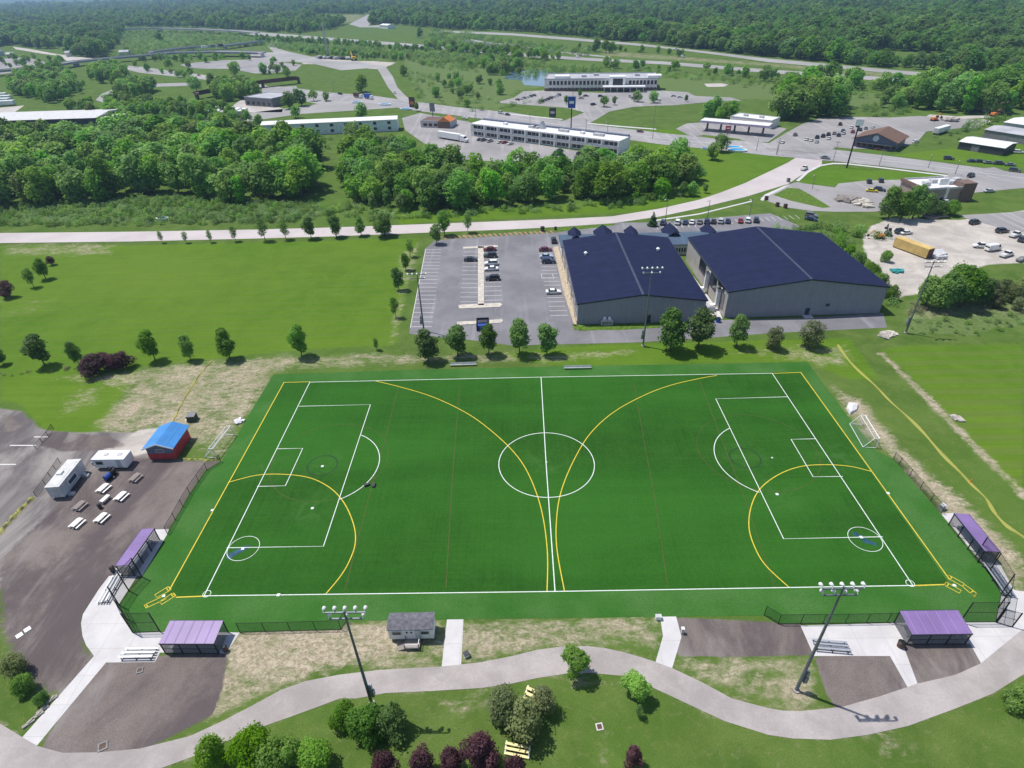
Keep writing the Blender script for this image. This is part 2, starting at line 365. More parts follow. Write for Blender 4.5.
straw = zsum([(TOPBOT, .9, .82), ([(55, 378), (200, 362), (290, 354), (340, 356), (275, 372), (256, 403), (222, 460), (150, 430), (110, 440), (92, 428), (128, 388)], 3., .8),
              ([(270, 355), (400, 352), (560, 352), (640, 349), (640, 356), (560, 362), (420, 364), (300, 370)], 2., .62),
              ([(700, 350), (845, 342), (860, 362), (820, 372), (806, 362)], 2., .55),
              ([(60, 395), (100, 385), (105, 405), (60, 418)], 3., .6),
              ([(230, 630), (346, 622), (445, 618), (441, 650), (330, 672), (252, 700), (205, 724), (208, 690), (225, 655)], 1.2, .95),
              ([(345, 628), (512, 616), (668, 616), (655, 650), (600, 646), (540, 652), (460, 668), (400, 672), (370, 668)], 1.2, .72),
              ([(670, 656), (755, 658), (815, 655), (820, 680), (812, 706), (768, 706), (720, 690), (680, 668)], 1., .78),
              ([(830, 385), (862, 400), (895, 440), (935, 475), (985, 520), (1030, 562), (1030, 605), (985, 560), (940, 512), (897, 462), (860, 428)], 2.0, 1.0),
              ([(560, 690), (640, 690), (650, 682), (600, 672), (575, 676)], .8, .6), ([(440, 690), (500, 690), (500, 700), (450, 720), (420, 715)], 2., .5),
              ([(0, 600), (18, 640), (0, 655)], 1., .7), ([(10, 740), (60, 742), (20, 720), (0, 720)], 1., .4),
              ([(20, 243), (120, 243), (110, 256), (0, 256), (0, 246)], 3., .6), ([(0, 300), (60, 296), (50, 312), (0, 318)], 5., .35),
              ([(398, 255), (422, 240), (410, 285), (396, 345), (388, 345), (395, 300)], 1.2, .6),
              ([(876, 352), (884, 352), (940, 405), (1000, 465), (1030, 495), (1030, 507), (985, 462), (925, 402)], .8, .9),
              ([(600, 726), (606, 726), (610, 775), (598, 775)], .5, .7), ([(700, 740), (760, 735), (750, 768), (690, 768)], 4, .35),
              ([(905, 305), (1030, 302), (1030, 316), (905, 320)], 2., .5), ([(870, 718), (900, 716), (930, 760), (880, 768)], 1.5, .45),
              ([(420, 250), (440, 240), (560, 232), (558, 229), (440, 236)], 1., .5), ([(310, 15), (365, 14), (372, 22), (310, 23)], 20, .6),
              ([(600, 50), (760, 62), (900, 72), (900, 80), (760, 66), (600, 56)], 8, .6), ([(160, 30), (250, 36), (240, 45), (160, 52)], 15, .4)], 2)
dirt = zsum([([(122, 456), (222, 461), (205, 472), (165, 537), (142, 578), (100, 600), (86, 612), (86, 648), (102, 668), (72, 694), (44, 692), (22, 672), (8, 648), (0, 625), (0, 560), (50, 512), (90, 470)], 3.5, 1.),
             ([(46, 738), (98, 664), (160, 655), (228, 652), (224, 684), (212, 716), (150, 748), (95, 756), (40, 752)], .7, 1.),
             ([(670, 617), (778, 622), (802, 624), (816, 655), (745, 657), (678, 656)], .7, 1.),
             ([(814, 655), (892, 654), (916, 688), (880, 700), (840, 712), (826, 694)], .6, 1.), ([(902, 642), (970, 642), (986, 664), (955, 680), (918, 688)], .6, 1.),
             ([(50, 430), (112, 436), (128, 446), (90, 452), (60, 452), (38, 446)], 1.5, .9), ([(0, 412), (18, 414), (28, 428), (10, 434), (0, 434)], 2., .8),
             ([(20, 545), (60, 535), (80, 560), (30, 570), (0, 565)], 2., .6)], 1)
dust = zsum([([(-20, 405), (22, 411), (40, 428), (60, 432), (150, 432), (165, 425), (150, 458), (120, 470), (70, 505), (30, 560), (0, 590), (-40, 600)], 2., 1.)], 2)
grav = zsum([([(138, 428), (166, 426), (152, 452), (122, 462), (96, 464), (98, 448), (120, 440)], 1.5, .75),
             ([(862, 238), (872, 226), (890, 218), (960, 220), (1040, 208), (1040, 262), (985, 265), (925, 292), (890, 300), (880, 268), (866, 256)], 2.5, 1.),
             ([(310, 56), (350, 60), (400, 62), (380, 70), (340, 66), (300, 64)], 8, .8), ([(870, 130), (905, 118), (960, 120), (1000, 118), (980, 128), (940, 130), (900, 128)], 5, .8),
             ([(150, 448), (215, 458), (230, 440), (195, 436)], 1., .0001)], 2)
reed = zsum([([(0, 206), (320, 206), (330, 218), (230, 223), (0, 224)], 4., .7), ([(905, 300), (1030, 298), (1030, 322), (975, 336), (905, 334)], 2.5, .9),
             ([(400, 56), (500, 62), (560, 70), (600, 78), (700, 78), (880, 92), (900, 108), (860, 108), (780, 100), (700, 100), (600, 82), (520, 90), (500, 112), (420, 102)], 12, .85),
             ([(180, 36), (256, 40), (300, 56), (420, 52), (600, 64), (760, 74), (760, 80), (520, 66), (400, 62), (250, 60)], 15, .5)], 3)
stripe = zsum([([(900, 347), (1040, 343), (1040, 512), (985, 457), (920, 388), (882, 352)], 2., 1.), ([(0, 252), (408, 246), (396, 345), (300, 350), (0, 370)], 5., .45)], 2)
V = np.zeros((NX*NY, 3), np.float32); V[:, 0] = XF; V[:, 1] = YF
ii = (np.arange(NY-1)[:, None]*NX+np.arange(NX-1)[None, :]).ravel()
FQ = np.stack([ii, ii+1, ii+1+NX, ii+NX], 1).astype(np.int32)

def quadmesh(name, V, FQ, mats, tint=None):
    me = bpy.data.meshes.new(name); nf = len(FQ)
    me.vertices.add(len(V)); me.vertices.foreach_set('co', np.asarray(V, np.float32).ravel())
    me.loops.add(nf*4); me.loops.foreach_set('vertex_index', np.asarray(FQ, np.int32).ravel())
    me.polygons.add(nf); me.polygons.foreach_set('loop_start', np.arange(0, nf*4, 4, dtype=np.int32))
    try: me.polygons.foreach_set('loop_total', np.full(nf, 4, np.int32))
    except Exception: pass
    for m in mats: me.materials.append(m)
    if tint is not None:
        a = me.attributes.new('tint', 'FLOAT', 'FACE'); a.data.foreach_set('value', np.asarray(tint, np.float32))
    me.update(calc_edges=True); me.validate()
    return me
gme = quadmesh('ground', V, FQ, [])
for nm, ch in (('zone_a', (lawn, straw, dirt, dust)), ('zone_b', (grav, reed, stripe, stripe*0))):
    a = gme.attributes.new(nm, 'FLOAT_COLOR', 'POINT'); a.data.foreach_set('color', np.stack(ch, 1).astype(np.float32).ravel())

def ground_mat():
    t = NT('ground_cover'); p = t.pos(); x, y, z = t.sepv(p)
    A = t.attr('zone_a'); B = t.attr('zone_b'); a = t.sep(A.outputs['Color']); b = t.sep(B.outputs['Color']); dustw = A.outputs['Alpha']
    n1 = t.noise(p, .018, 5, .6); n2 = t.noise(p, .13, 6, .65, .6); n3 = t.noise(p, .9, 5, .7, .4); n4 = t.noise(p, 5., 3, .7)
    # rough grass
    g = t.mix(t.ss(n2, .3, .7), (.066, .118, .022), (.118, .172, .042))
    g = t.mix(t.ss(n1, .42, .68, 0, .55), g, (.09, .17, .028)); g = t.mix(t.ss(n3, .52, .78, 0, .7), g, (.20, .20, .09))
    g = t.mix(t.ss(n4, .4, .75, 0, .65), g, (.04, .09, .012))
    # mown lawn
    lw = t.mix(t.ss(n2, .3, .7), (.072, .150, .012), (.10, .19, .018)); lw = t.mix(t.ss(n1, .38, .66, 0, .65), lw, (.125, .20, .022)); lw = t.mix(t.ss(n3, .5, .8, 0, .45), lw, (.18, .215, .055)); lw = t.mix(t.ss(n4, .45, .8, 0, .55), lw, (.05, .115, .01))
    q = t.mth('ADD', t.mth('MULTIPLY', y, .50), t.mth('MULTIPLY', t.noise(p, .05, 3, .5), 1.2))
    st = t.ss(t.mth('PINGPONG', q, 1.), .3, .7); fs = t.ss(t.noise(t.scale(p, (.03, 1.6, 1)), 1., 3, .6), .4, .65); lw = t.mix(t.mth('MULTIPLY', fs, .3), lw, (.06, .13, .012))
    lw = t.mix(t.mth('MULTIPLY', t.mth('MULTIPLY', st, b[2]), .45), lw, (.115, .155, .04))
    def edge(wt, n, amt=1.0): return t.ss(t.mth('ADD', wt, t.mth('MULTIPLY', t.mth('SUBTRACT', n, .5), amt)), .42, .62)
    c = t.mix(edge(a[0], n3, .5), g, lw)
    rd = t.mix(t.ss(n3, .3, .7), (.08, .135, .04), (.16, .205, .08)); c = t.mix(t.mth('MULTIPLY', edge(b[1], n2, .9), .8), c, rd)
    # straw over bare soil, broken up
    sn = t.mth('ADD', t.mth('MULTIPLY', t.noise(t.scale(p, (.6, 1., 1)), .22, 7, .75, .6), .6), t.mth('MULTIPLY', t.noise(t.scale(p, (.5, 1.1, 1)), 1.1, 5, .7, .8), .4))
    n5 = t.noise(t.scale(p, (1., 1.3, 1)), 1.5, 5, .75, 1.); sc = t.mix(t.ss(n5, .36, .62), (.25, .20, .145), (.52, .44, .345)); sc = t.mix(t.ss(n4, .5, .8, 0, .5), sc, (.56, .475, .375)); sc = t.mix(t.ss(n2, .45, .7, 0, .6), sc, (.27, .235, .16))
    sw = t.ss(t.mth('ADD', a[1], t.mth('MULTIPLY', t.mth('SUBTRACT', sn, .5), 3.2)), .3, 1.1)
    sw = t.mth('MULTIPLY', sw, t.ss(a[1], .04, .3)); c = t.mix(t.mth('MULTIPLY', sw, .88), c, sc)
    # old dusty asphalt
    dn = t.noise(t.rot(t.scale(p, (1., .35, 1)), .6), .12, 6, .62, .8)
    du = t.mix(t.ss(dn, .35, .65), (.12, .108, .112), (.30, .275, .262)); du = t.mix(t.ss(n3, .55, .75, 0, .4), du, (.22, .205, .20))
    c = t.mix(edge(dustw, n2, .5), c, du)
    gv = t.mix(t.ss(n2, .3, .7), (.36, .33, .305), (.52, .48, .44)); gv = t.mix(t.ss(n3, .5, .75, 0, .5), gv, (.30, .265, .235))
    c = t.mix(edge(b[0], n2, .5), c, gv)
    # fresh dark millings
    di = t.mix(t.ss(n2, .3, .72), (.165, .138, .128), (.225, .19, .175)); di = t.mix(t.ss(n4, .4, .75, 0, .7), di, (.09, .076, .076)); di = t.mix(t.ss(n3, .5, .75, 0, .45), di, (.215, .19, .18)); di = t.mix(t.ss(n1, .5, .72, 0, .35), di, (.22, .195, .18))
    d2 = t.noise(t.rot(t.scale(p, (1., .45, 1)), .5), .07, 6, .65, 1.); di = t.mix(t.ss(d2, .42, .62, .75, 0), di, (.085, .07, .075)); di = t.mix(t.ss(dn, .52, .72, 0, .7), di, (.27, .245, .235))
    c = t.mix(edge(a[2], t.mth('ADD', t.mth('MULTIPLY', n3, .6), t.mth('MULTIPLY', dn, .4)), .7), c, di)
    t.bump(t.mth('ADD', n4, n3), .5, .15)
    return t.done(c, .95, 0, .04)
gme.materials.append(ground_mat())
go = bpy.data.objects.new('ground', gme); COL.objects.link(go); tag(go, 'green ground of lawns, rough grass and bare soil', kind='structure')

# ------------------------------------------------------------------ roads, paths, paved areas
_lay = [0]
def sheet(name, px, mat, z, label=None, h=None):
    """paved area: a slab whose outline was surveyed from the photograph"""
    P = [G(u, v, z) for u, v in px]
    me = bpy.data.meshes.new(name); n = len(P)
    ar = sum(P[i].x*P[(i+1) % n].y-P[(i+1) % n].x*P[i].y for i in range(n))
    if ar < 0: P.reverse()
    if h: 
        v = [tuple(p) for p in P]+[(p.x, p.y, z-h) for p in P]
        f = [tuple(range(n))]+[(i, n+i, n+(i+1) % n, (i+1) % n) for i in range(n)]
    else: v = [tuple(p) for p in P]; f = [tuple(range(n))]
    me.from_pydata(v, [], f); me.materials.append(mat); me.update()
    o = bpy.data.objects.new(name, me); COL.objects.link(o)
    return tag(o, label, kind='structure')

turf_px = [(273.5, 374.5), (420, 369.5), (560, 366.5), (700, 364), (807.5, 362), (825.5, 386.5), (850, 419), (875.5, 450), (893, 459), (898, 464), (940.5, 514), (975.5, 556.5),
           (995.5, 580), (1001, 594), (995, 621.5), (908, 622), (778, 623.5), (764, 615.5), (672, 616.5), (512, 618.5), (346, 621), (341, 629.5), (240, 632.5), (160, 631), (133, 632), (119, 605.5), (142, 576.5),
           (167, 534.5), (190, 494.5), (207.5, 470), (221.5, 461.5), (226, 454), (256, 403)]
sheet('turf_margin', turf_px, M['turf2'], .026, 'lighter green turf margin around the pitch')
sheet('turf_pitch', [(284, 382.4), (540, 377), (800.5, 372), (949, 583.5), (915, 585.6), (555, 591.6), (203, 596), (166, 596.5)], M['turf'], .032, 'dark green artificial turf pitch')

concrete = dict(
    plaza=[(137.5, 575.5), (118, 575), (109, 576), (99, 589), (90, 603), (83, 614), (81, 623.5), (82.5, 636), (86, 645), (94, 656), (106, 662.5), (155, 662), (160, 652.5), (226, 653.5), (240, 632), (160, 632), (132.5, 633), (118, 605.5)],
    dug=[(117, 575.5), (114, 571), (143, 530), (169, 529), (167, 535), (142, 576), (137, 576)],
    walk=[(94, 656), (106, 662.5), (37, 745.5), (22, 737.5)],
    east=[(800.5, 625.5), (908, 622.5), (996, 622), (1001.5, 594), (996, 579.5), (976, 556), (941, 513.5), (955, 513), (978, 540), (1001, 566), (1014, 590), (1028, 592), (1028, 626), (1008, 642), (981.5, 664), (970, 643.5), (902.5, 643.5), (917.5, 683.5), (907.5, 687), (890, 656), (814, 656)],
    mid=[(447, 619.5), (463.5, 619), (461, 667.5), (441.5, 668)], kink=[(660, 616), (676, 616), (681.5, 637), (672, 668.5), (655.5, 662), (663, 636)])
sheet('grass_verge', Q(760, 150, 6.4, [(85, 287), (180, 242), (250, 247), (330, 290), (452, 366), (400, 370), (200, 325)]), M['verge'], .09)
for k, p in concrete.items(): sheet('concrete_pavement', p, M['concrete'], .02, {'plaza': 'white concrete plaza at the left corner of the field', 'dug': 'concrete pad beside the left turf edge', 'walk': 'concrete walkway slanting to the curved path', 'east': 'white concrete pads around the right corner of the field', 'mid': 'straight concrete walk by the small shed', 'kink': 'bent concrete walk to the turf'}[k])

sheet('curved_path', TOPBOT, M['path'], .035, 'pale curved path below the field')

# the pale road and the main roads beyond
sheet('pale_road', band([(-60, 234, 244), (0, 233, 243), (130, 231.7, 241.5), (256, 229.5, 238.5), (330, 227.5, 236.5), (400, 225, 233.7), (512, 220.8, 229.3), (560, 219, 226.8), (612, 216.3, 223.3), (660, 208.5, 216.5), (700, 199.5, 208), (722, 192, 202.5), (745, 183, 197), (768, 172, 190), (788, 162.5, 184), (800, 155, 176), (812, 152, 168.5), (822, 151.5, 164)]), M['road'], .06)
sheet('main_road', band([(262, 86, 94), (281, 86.5, 95), (331, 92.5, 99.5), (376, 96, 104), (411, 101, 110), (456, 107, 115.5), (512, 112.5, 123), (574, 122.5, 132), (662, 133, 144.5), (720, 138.5, 150), (768, 143, 155.5), (843, 150.5, 162), (918, 159.5, 170), (1024, 173.5, 184), (1090, 182, 193)]), M['main'], .09, 'broad grey main road')
sheet('approach_road', [(296, 86), (300, 92), (370, 100), (406, 107), (300, 114), (230, 124), (200, 122), (205, 118), (290, 108), (318, 104), (300, 100), (262, 96), (262, 88)], M['hwy'], .05)
sheet('slip_road', Q(260, 0, 6.4, [(40, 290), (90, 262), (140, 268), (95, 285), (110, 310), (180, 330), (330, 362), (420, 388), (640, 395), (700, 412), (800, 420), (850, 490), (880, 560), (940, 620), (990, 650), (930, 660), (880, 630), (820, 560), (770, 470), (745, 432), (650, 440), (520, 450), (330, 405), (200, 395), (0, 400), (-60, 395), (-60, 345), (0, 335), (90, 335)]), M['hwy'], .12, 'pale slip road bending down to the main road')
sheet('west_road', Q(130, 0, 6.4, [(-220, 640), (-180, 600), (-110, 570), (-60, 545), (40, 540), (180, 535), (390, 528), (400, 548), (180, 555), (20, 570), (-100, 600), (-120, 630), (-160, 660)]), M['main'], .10)
sheet('interchange_road', Q(130, 0, 6.4, [(-10, 420), (100, 430), (200, 445), (400, 470), (560, 490), (680, 500), (780, 520), (930, 565), (860, 560), (740, 540), (640, 545), (560, 520), (440, 505), (340, 495), (200, 480), (60, 465), (-20, 445)]), M['hwy'], .10)
sheet('parking_apron', Q(130, 0, 6.4, [(320, 415), (420, 400), (600, 385), (840, 380), (1100, 415), (1060, 450), (930, 465), (800, 470), (640, 440), (480, 440), (380, 435)]), M['lot'], .08)
sheet('west_lot', Q(0, 0, 6.4, [(-60, 390), (60, 370), (180, 370), (300, 400), (420, 405), (300, 440), (150, 450), (40, 470), (-60, 480)]), M['lot'], .08)
sheet('dirt_track', Q(0, 0, 6.4, [(80, 298), (200, 315), (330, 340), (460, 360), (560, 370), (680, 380), (560, 392), (430, 392), (390, 360), (250, 340), (100, 315)]), M['gravel'], .07)
sheet('highway', band([(690, 49.5, 51.3), (640, 43.7, 45.8), (574, 38, 40.4), (512, 33.2, 35.4), (480, 32, 34), (436, 30.3, 32)][::-1]+[(720, 53, 55.2), (768, 58.5, 62), (830, 64, 67.5), (893, 70, 73.4), (960, 75, 79), (1018, 79.5, 83), (1060, 83, 87)]), M['hwy'], .14)
sheet('highway', band([(250, 31.5, 34.5), (300, 35.2, 38), (356, 39.5, 42.3), (431, 45.2, 48), (512, 53, 55.8), (587, 57.8, 60.6), (662, 61.3, 64.3), (768, 69.4, 73), (868, 76, 79.8), (940, 81, 85), (993, 85.5, 89.5), (1060, 91, 95)]), M['hwy'], .16)
sheet('median_road', band([(512, 45, 46.2), (540, 48.5, 50), (575, 53, 54.6), (610, 56.3, 57.6)]), M['hwy'], .10)
sheet('far_road', Q(260, 0, 6.4, [(570, 155), (640, 120), (690, 92), (725, 95), (730, 130), (690, 165), (780, 160), (790, 175), (640, 175)]), M['hwy'], .12)

lotp = [(425, 249), (434, 241), (443, 239.5), (500, 236), (556, 232.7), (610, 222.5), (646, 222.5), (690, 219.8), (770, 213.2), (800, 226), (790, 236), (700, 250), (574, 250), (579, 331), (640, 328), (724, 320), (800, 318), (883, 313), (887, 327.5), (768, 333.3), (719, 337), (637, 342.3), (512, 345.5), (480, 341), (415, 334.5), (409, 333.5)]
sheet('parking_lot', lotp, M['asphalt'], .02, 'grey car park beside the sports halls')
sheet('parking_lot', Q(500, 60, 6.4, [(-10, 268), (90, 240), (150, 200), (290, 195), (640, 210), (1000, 195), (1200, 205), (1250, 230), (1480, 240), (1550, 262), (1420, 262), (1100, 290), (1000, 292), (850, 300), (700, 330), (600, 390), (520, 440), (420, 440), (380, 400), (540, 335), (420, 305), (0, 275)]), M['lot'], .07, 'car park of the office building')
sheet('parking_lot', Q(640, 60, 6.4, [(230, 440), (300, 405), (400, 400), (840, 420), (940, 440), (820, 525), (720, 525), (600, 500), (420, 480), (330, 490)]), M['lot'], .12)
sheet('parking_lot', Q(770, 80, 6.4, [(0, 400), (100, 340), (200, 285), (320, 245), (520, 235), (760, 240), (960, 230), (1100, 240), (1400, 260), (1300, 300), (1000, 330), (940, 400), (800, 440), (520, 440), (420, 430), (360, 470), (130, 470), (-30, 440)]), M['lot'], .12)
sheet('parking_lot', [(402, 118), (420, 113), (470, 122), (474, 134), (620, 158), (632, 150), (650, 155), (630, 165), (540, 164), (470, 160), (445, 158), (405, 130)], M['lot'], .07, 'car park of the long motel')
sheet('parking_lot', Q(760, 150, 6.4, [(240, 205), (290, 215), (480, 240), (500, 215), (680, 195), (1100, 185), (1300, 130), (1500, 110), (1720, 190), (1720, 240), (1300, 280), (1000, 385), (700, 395), (480, 395), (330, 390), (150, 365), (20, 315), (0, 305), (60, 290), (160, 225)]), M['lot'], .07)
sheet('parking_lot', Q(864, 170, 6.4, [(600, 290), (1080, 262), (1080, 400), (960, 390), (800, 350), (690, 320)]), M['lot'], .05)
sheet('parking_lot', Q(200, 80, 10.24, [(340, 260), (420, 200), (620, 240), (850, 290), (840, 330), (480, 330), (380, 330)]), M['gravel'], .05)
sheet('parking_lot', Q(0, 80, 10.24, [(-60, 290), (250, 260), (150, 330), (100, 370), (-60, 420)]), M['gravel'], .05)
sheet('access_road', Q(864, 80, 6.4, [(-100, 375), (0, 372), (150, 378), (420, 220), (600, 232), (780, 225), (900, 235), (640, 250), (560, 290), (330, 330)]), M['gravel'], .09)
# pavements and verge strips
walk = M['concrete']
sheet('footpath', Q(760, 150, 6.4, [(230, 195), (300, 135), (380, 95), (470, 82), (560, 84), (800, 112), (1200, 160), (1200, 168), (800, 119), (560, 92), (470, 90), (390, 103), (310, 145), (250, 200)]), walk, .10)
sheet('footpath', Q(760, 150, 6.4, [(0, 320), (30, 285), (150, 232), (190, 225), (60, 290), (20, 325)]), walk, .08)
sheet('footpath', [(656, 219.7), (700, 213.2), (752, 200.5), (752, 201.6), (700, 214.4), (656, 221)], walk, .04)
sheet('footpath', Q(500, 60, 6.4, [(0, 335), (180, 355), (400, 378), (400, 383), (180, 361), (0, 341)]), walk, .10)
sheet('footpath', Q(500, 60, 6.4, [(560, 402), (750, 420), (1000, 440), (1000, 446), (750, 427), (560, 408)]), walk, .10)
sheet('grass_verge', [(541, 229.6), (600, 224.2), (608, 222.3), (618, 224.2), (606, 226.5), (560, 231.5), (541, 231.2)], M['verge'], .045)
sheet('grass_verge', Q(640, 60, 6.4, [(400, 478), (520, 490), (640, 505), (640, 515), (500, 505), (400, 492)]), M['verge'], .16)
sheet('helipad', Q(640, 60, 6.4, [(410, 152), (520, 148), (565, 158), (540, 170), (430, 172)]), M['gravel'], .1, 'pale landing pad on the grass beyond the office')
sheet('pond', Q(390, 60, 6.4, [(730, 120), (760, 85), (830, 72), (920, 62), (1040, 68), (1080, 100), (1060, 150), (1000, 170), (860, 160), (840, 130)]), None or M.setdefault('water', plain('pond_water', (.10, .17, .25), .08, 0, .1, .05, .6)), .06, 'small pond behind the white office')
sheet('planting_bed', [(553, 247), (558, 246), (576.5, 312), (578, 325), (574.5, 326), (564, 294)], M['cblock'], .05)
sheet('concrete_apron', Q(660, 250, 6.4, [(270, 380), (270, 345), (120, 130), (110, 100), (140, 95), (200, 150), (380, 390), (400, 440), (350, 440)]), walk, .06)
sheet('drive_pad', Q(540, 230, 6.4, [(205, 600), (240, 606), (780, 596), (770, 625), (500, 640), (220, 640)]), M['verge'], .05)
# raised kerb islands in the car park
for p in ([(478, 246.3), (484, 246.3), (484, 305), (478, 305)], Q(400, 220, 6.4, [(405, 172), (625, 160), (628, 172), (405, 184)]), Q(400, 220, 6.4, [(372, 545), (400, 540), (640, 530), (657, 540), (640, 555), (380, 566)]), Q(400, 220, 6.4, [(365, 650), (488, 645), (488, 664), (365, 672)]), Q(400, 220, 6.4, [(568, 640), (650, 634), (660, 645), (648, 656), (568, 662)])):
    sheet('kerb_island', p, M['kerb'], .15, h=.14)

# ------------------------------------------------------------------ painted lines
def ribbon(mb, P, wd, z, closed=False, mi=0):
    n = len(P); L, Rr = [], []
    for i in range(n):
        a = P[(i-1) % n] if (closed or i > 0) else P[i]; b = P[(i+1) % n] if (closed or i < n-1) else P[i]
        t = (b-a); t.z = 0; t.normalize(); nn = Vector((-t.y, t.x, 0))*wd/2
        L.append((P[i].x+nn.x, P[i].y+nn.y, z)); Rr.append((P[i].x-nn.x, P[i].y-nn.y, z))
    k = n if closed else n-1
    mb.add(L+Rr, [(i, n+i, n+(i+1) % n, (i+1) % n) for i in range(k)], mi)
def seg(mb, px, wd, z, closed=False, mi=0, sub=1):
    ribbon(mb, [G(u, v) for u, v in px], wd, z, closed, mi)
def smooth_px(pts, n=40):
    P = [Vector((p[0], p[1], 0)) for p in pts]; out = []
    for i in range(len(P)-1):
        p0 = P[max(i-1, 0)]; p1 = P[i]; p2 = P[i+1]; p3 = P[min(i+2, len(P)-1)]
        for k in range(n//(len(P)-1)+1):
            t = k/(n//(len(P)-1)+1)
            q = .5*((2*p1)+(p2-p0)*t+(2*p0-5*p1+4*p2-p3)*t*t+(3*p1-p0-3*p2+p3)*t**3); out.append((q.x, q.y))
    return out+[pts[-1]]
def arc(cx, cy, r, a0=0, a1=360, n=72): return [Vector((cx+r*math.cos(math.radians(a0+(a1-a0)*i/n)), cy+r*math.sin(math.radians(a0+(a1-a0)*i/n)), 0)) for i in range(n+1)]

wl_, yl_ = MB(), MB(); ZW, ZY = .046, .040
LW = .145
seg(wl_, [(309.75, 382.3), (540, 377.3), (772.5, 373.4)], LW, ZW); seg(wl_, [(204, 596), (555, 591.6), (912.5, 585.6)], LW*1.0, ZW+.004)
seg(wl_, [(310, 382), (204, 596.3)], LW, ZW+.008); seg(wl_, [(772, 373.2), (913, 586)], LW, ZW+.008)
seg(wl_, [(541, 377.3), (546, 462.5), (555, 591.6)], LW*1.1, ZW+.012)
c0 = G(546.4, 463.2); ribbon(wl_, arc(c0.x, c0.y, 9.3, 0, 360)[:-1], LW, ZW+.016, True)
for p in ([(299, 406.5), (370.5, 404.75), (323.5, 546.5), (227, 548)], [(787.5, 397), (715.75, 399), (783.5, 539), (882.5, 537)], [(277.25, 449), (302.75, 448.5), (285.5, 486), (257.25, 486.6)], [(815.5, 439), (791, 439.5), (813, 477), (842.5, 476.6)]):
    seg(wl_, p, LW, ZW+.020)
def arc3(a, b, c):
    A, B_, C_ = G(*a), G(*b), G(*c); ax, ay, bx, by, cx, cy = A.x, A.y, B_.x, B_.y, C_.x, C_.y
    d = 2*(ax*(by-cy)+bx*(cy-ay)+cx*(ay-by))
    ux = ((ax*ax+ay*ay)*(by-cy)+(bx*bx+by*by)*(cy-ay)+(cx*cx+cy*cy)*(ay-by))/d; uy = ((ax*ax+ay*ay)*(cx-bx)+(bx*bx+by*by)*(ax-cx)+(cx*cx+cy*cy)*(bx-ax))/d
    r = math.hypot(ax-ux, ay-uy); t = [math.atan2(q.y-uy, q.x-ux) for q in (A, B_, C_)]
    d1 = (t[1]-t[0]) % (2*math.pi); d2 = (t[2]-t[0]) % (2*math.pi)
    sp = d2 if d1 < d2 else d2-2*math.pi
    return [Vector((ux+r*math.cos(t[0]+sp*i/48), uy+r*math.sin(t[0]+sp*i/48), 0)) for i in range(49)]
ribbon(wl_, arc3((361, 435.2), (379.6, 459), (339.75, 499.5)), LW, ZW+.024); ribbon(wl_, arc3((729.5, 428.5), (714, 449), (759.5, 492.7)), LW, ZW+.024)
for px, r in (((207, 594), .6), ((910, 583.5), .6)): c = G(*px); ribbon(wl_, arc(c.x, c.y, r, n=20)[:-1], .09, ZW+.028, True)
logo_c = [G(243.5, 548.5), G(865, 539.3)]
for c in logo_c: ribbon(wl_, arc(c.x, c.y, 2.6, n=40)[:-1], .09, ZW+.028, True)
tag(wl_.build('white_field_markings', M['line']), 'white painted soccer lines', kind='structure')
seg(yl_, [(284, 382.6), (281, 388), (168.5, 592)], .18, ZY); seg(yl_, [(800.5, 372.2), (949, 579)], .18, ZY)
seg(yl_, [(176, 597.4), (206, 596.2)], .2, ZY+.003); seg(yl_, [(911, 585.8), (945, 584.6)], .2, ZY+.003)
seg(yl_, [(283.5, 382.6), (310, 381.9)], .16, ZY+.003); seg(yl_, [(773, 373.6), (800.5, 372.5)], .16, ZY+.003)
ribbon(yl_, [G(*p) for p in smooth_px([(375, 381), (400, 387), (430, 396), (457, 408), (480, 422), (507, 445), (524, 466), (536, 492), (543.5, 520), (547.5, 555), (547, 592)], 60)], .17, ZY+.006)
ribbon(yl_, [G(*p) for p in smooth_px([(717, 375.5), (700, 378.5), (672, 385), (645, 395), (614, 412), (590, 434), (573, 462), (561, 492), (556.5, 520), (557, 550), (564.5, 591.5)], 60)], .17, ZY+.006)
ribbon(yl_, [G(*p) for p in smooth_px([(228, 482.5), (256, 475.5), (280, 474.3), (305, 476.8), (322, 483), (336, 493), (347, 508), (354.5, 528), (355, 545), (349, 562), (340, 577), (325.5, 594.5)], 60)], .17, ZY+.009)
ribbon(yl_, [G(*p) for p in smooth_px([(871, 471.5), (850, 466.5), (825, 464.8), (800, 466.8), (778, 475), (760, 489), (751, 507), (749, 528), (755, 548), (766, 566), (789, 587.5)], 60)], .17, ZY+.009)
# the batter's and catcher's boxes
for pl in ([Q(90, 520, 6.4, q) for q in ([(415, 480), (500, 428), (518, 448), (430, 498)], [(445, 525), (525, 470), (545, 488), (460, 542)], [(348, 545), (470, 488), (490, 505), (365, 562)], [(348, 545), (358, 538), (372, 556), (362, 565)], [(490, 440), (505, 428), (520, 445), (505, 456)], [(520, 478), (535, 468), (550, 486), (538, 496)])]
           + [Q(864, 570, 6.4, q) for q in ([(530, 50), (545, 35), (640, 88), (628, 105)], [(512, 98), (525, 78), (622, 132), (610, 150)], [(628, 105), (645, 95), (718, 148), (705, 172)], [(680, 150), (695, 135), (718, 150), (705, 172)], [(530, 50), (545, 35), (560, 48), (548, 65)], [(512, 98), (525, 78), (540, 92), (528, 110)])]):
    seg(yl_, pl, .13, ZY+.012, True)
tag(yl_.build('yellow_field_markings', M['yline']), 'yellow painted softball lines', kind='structure')
bl = MB()
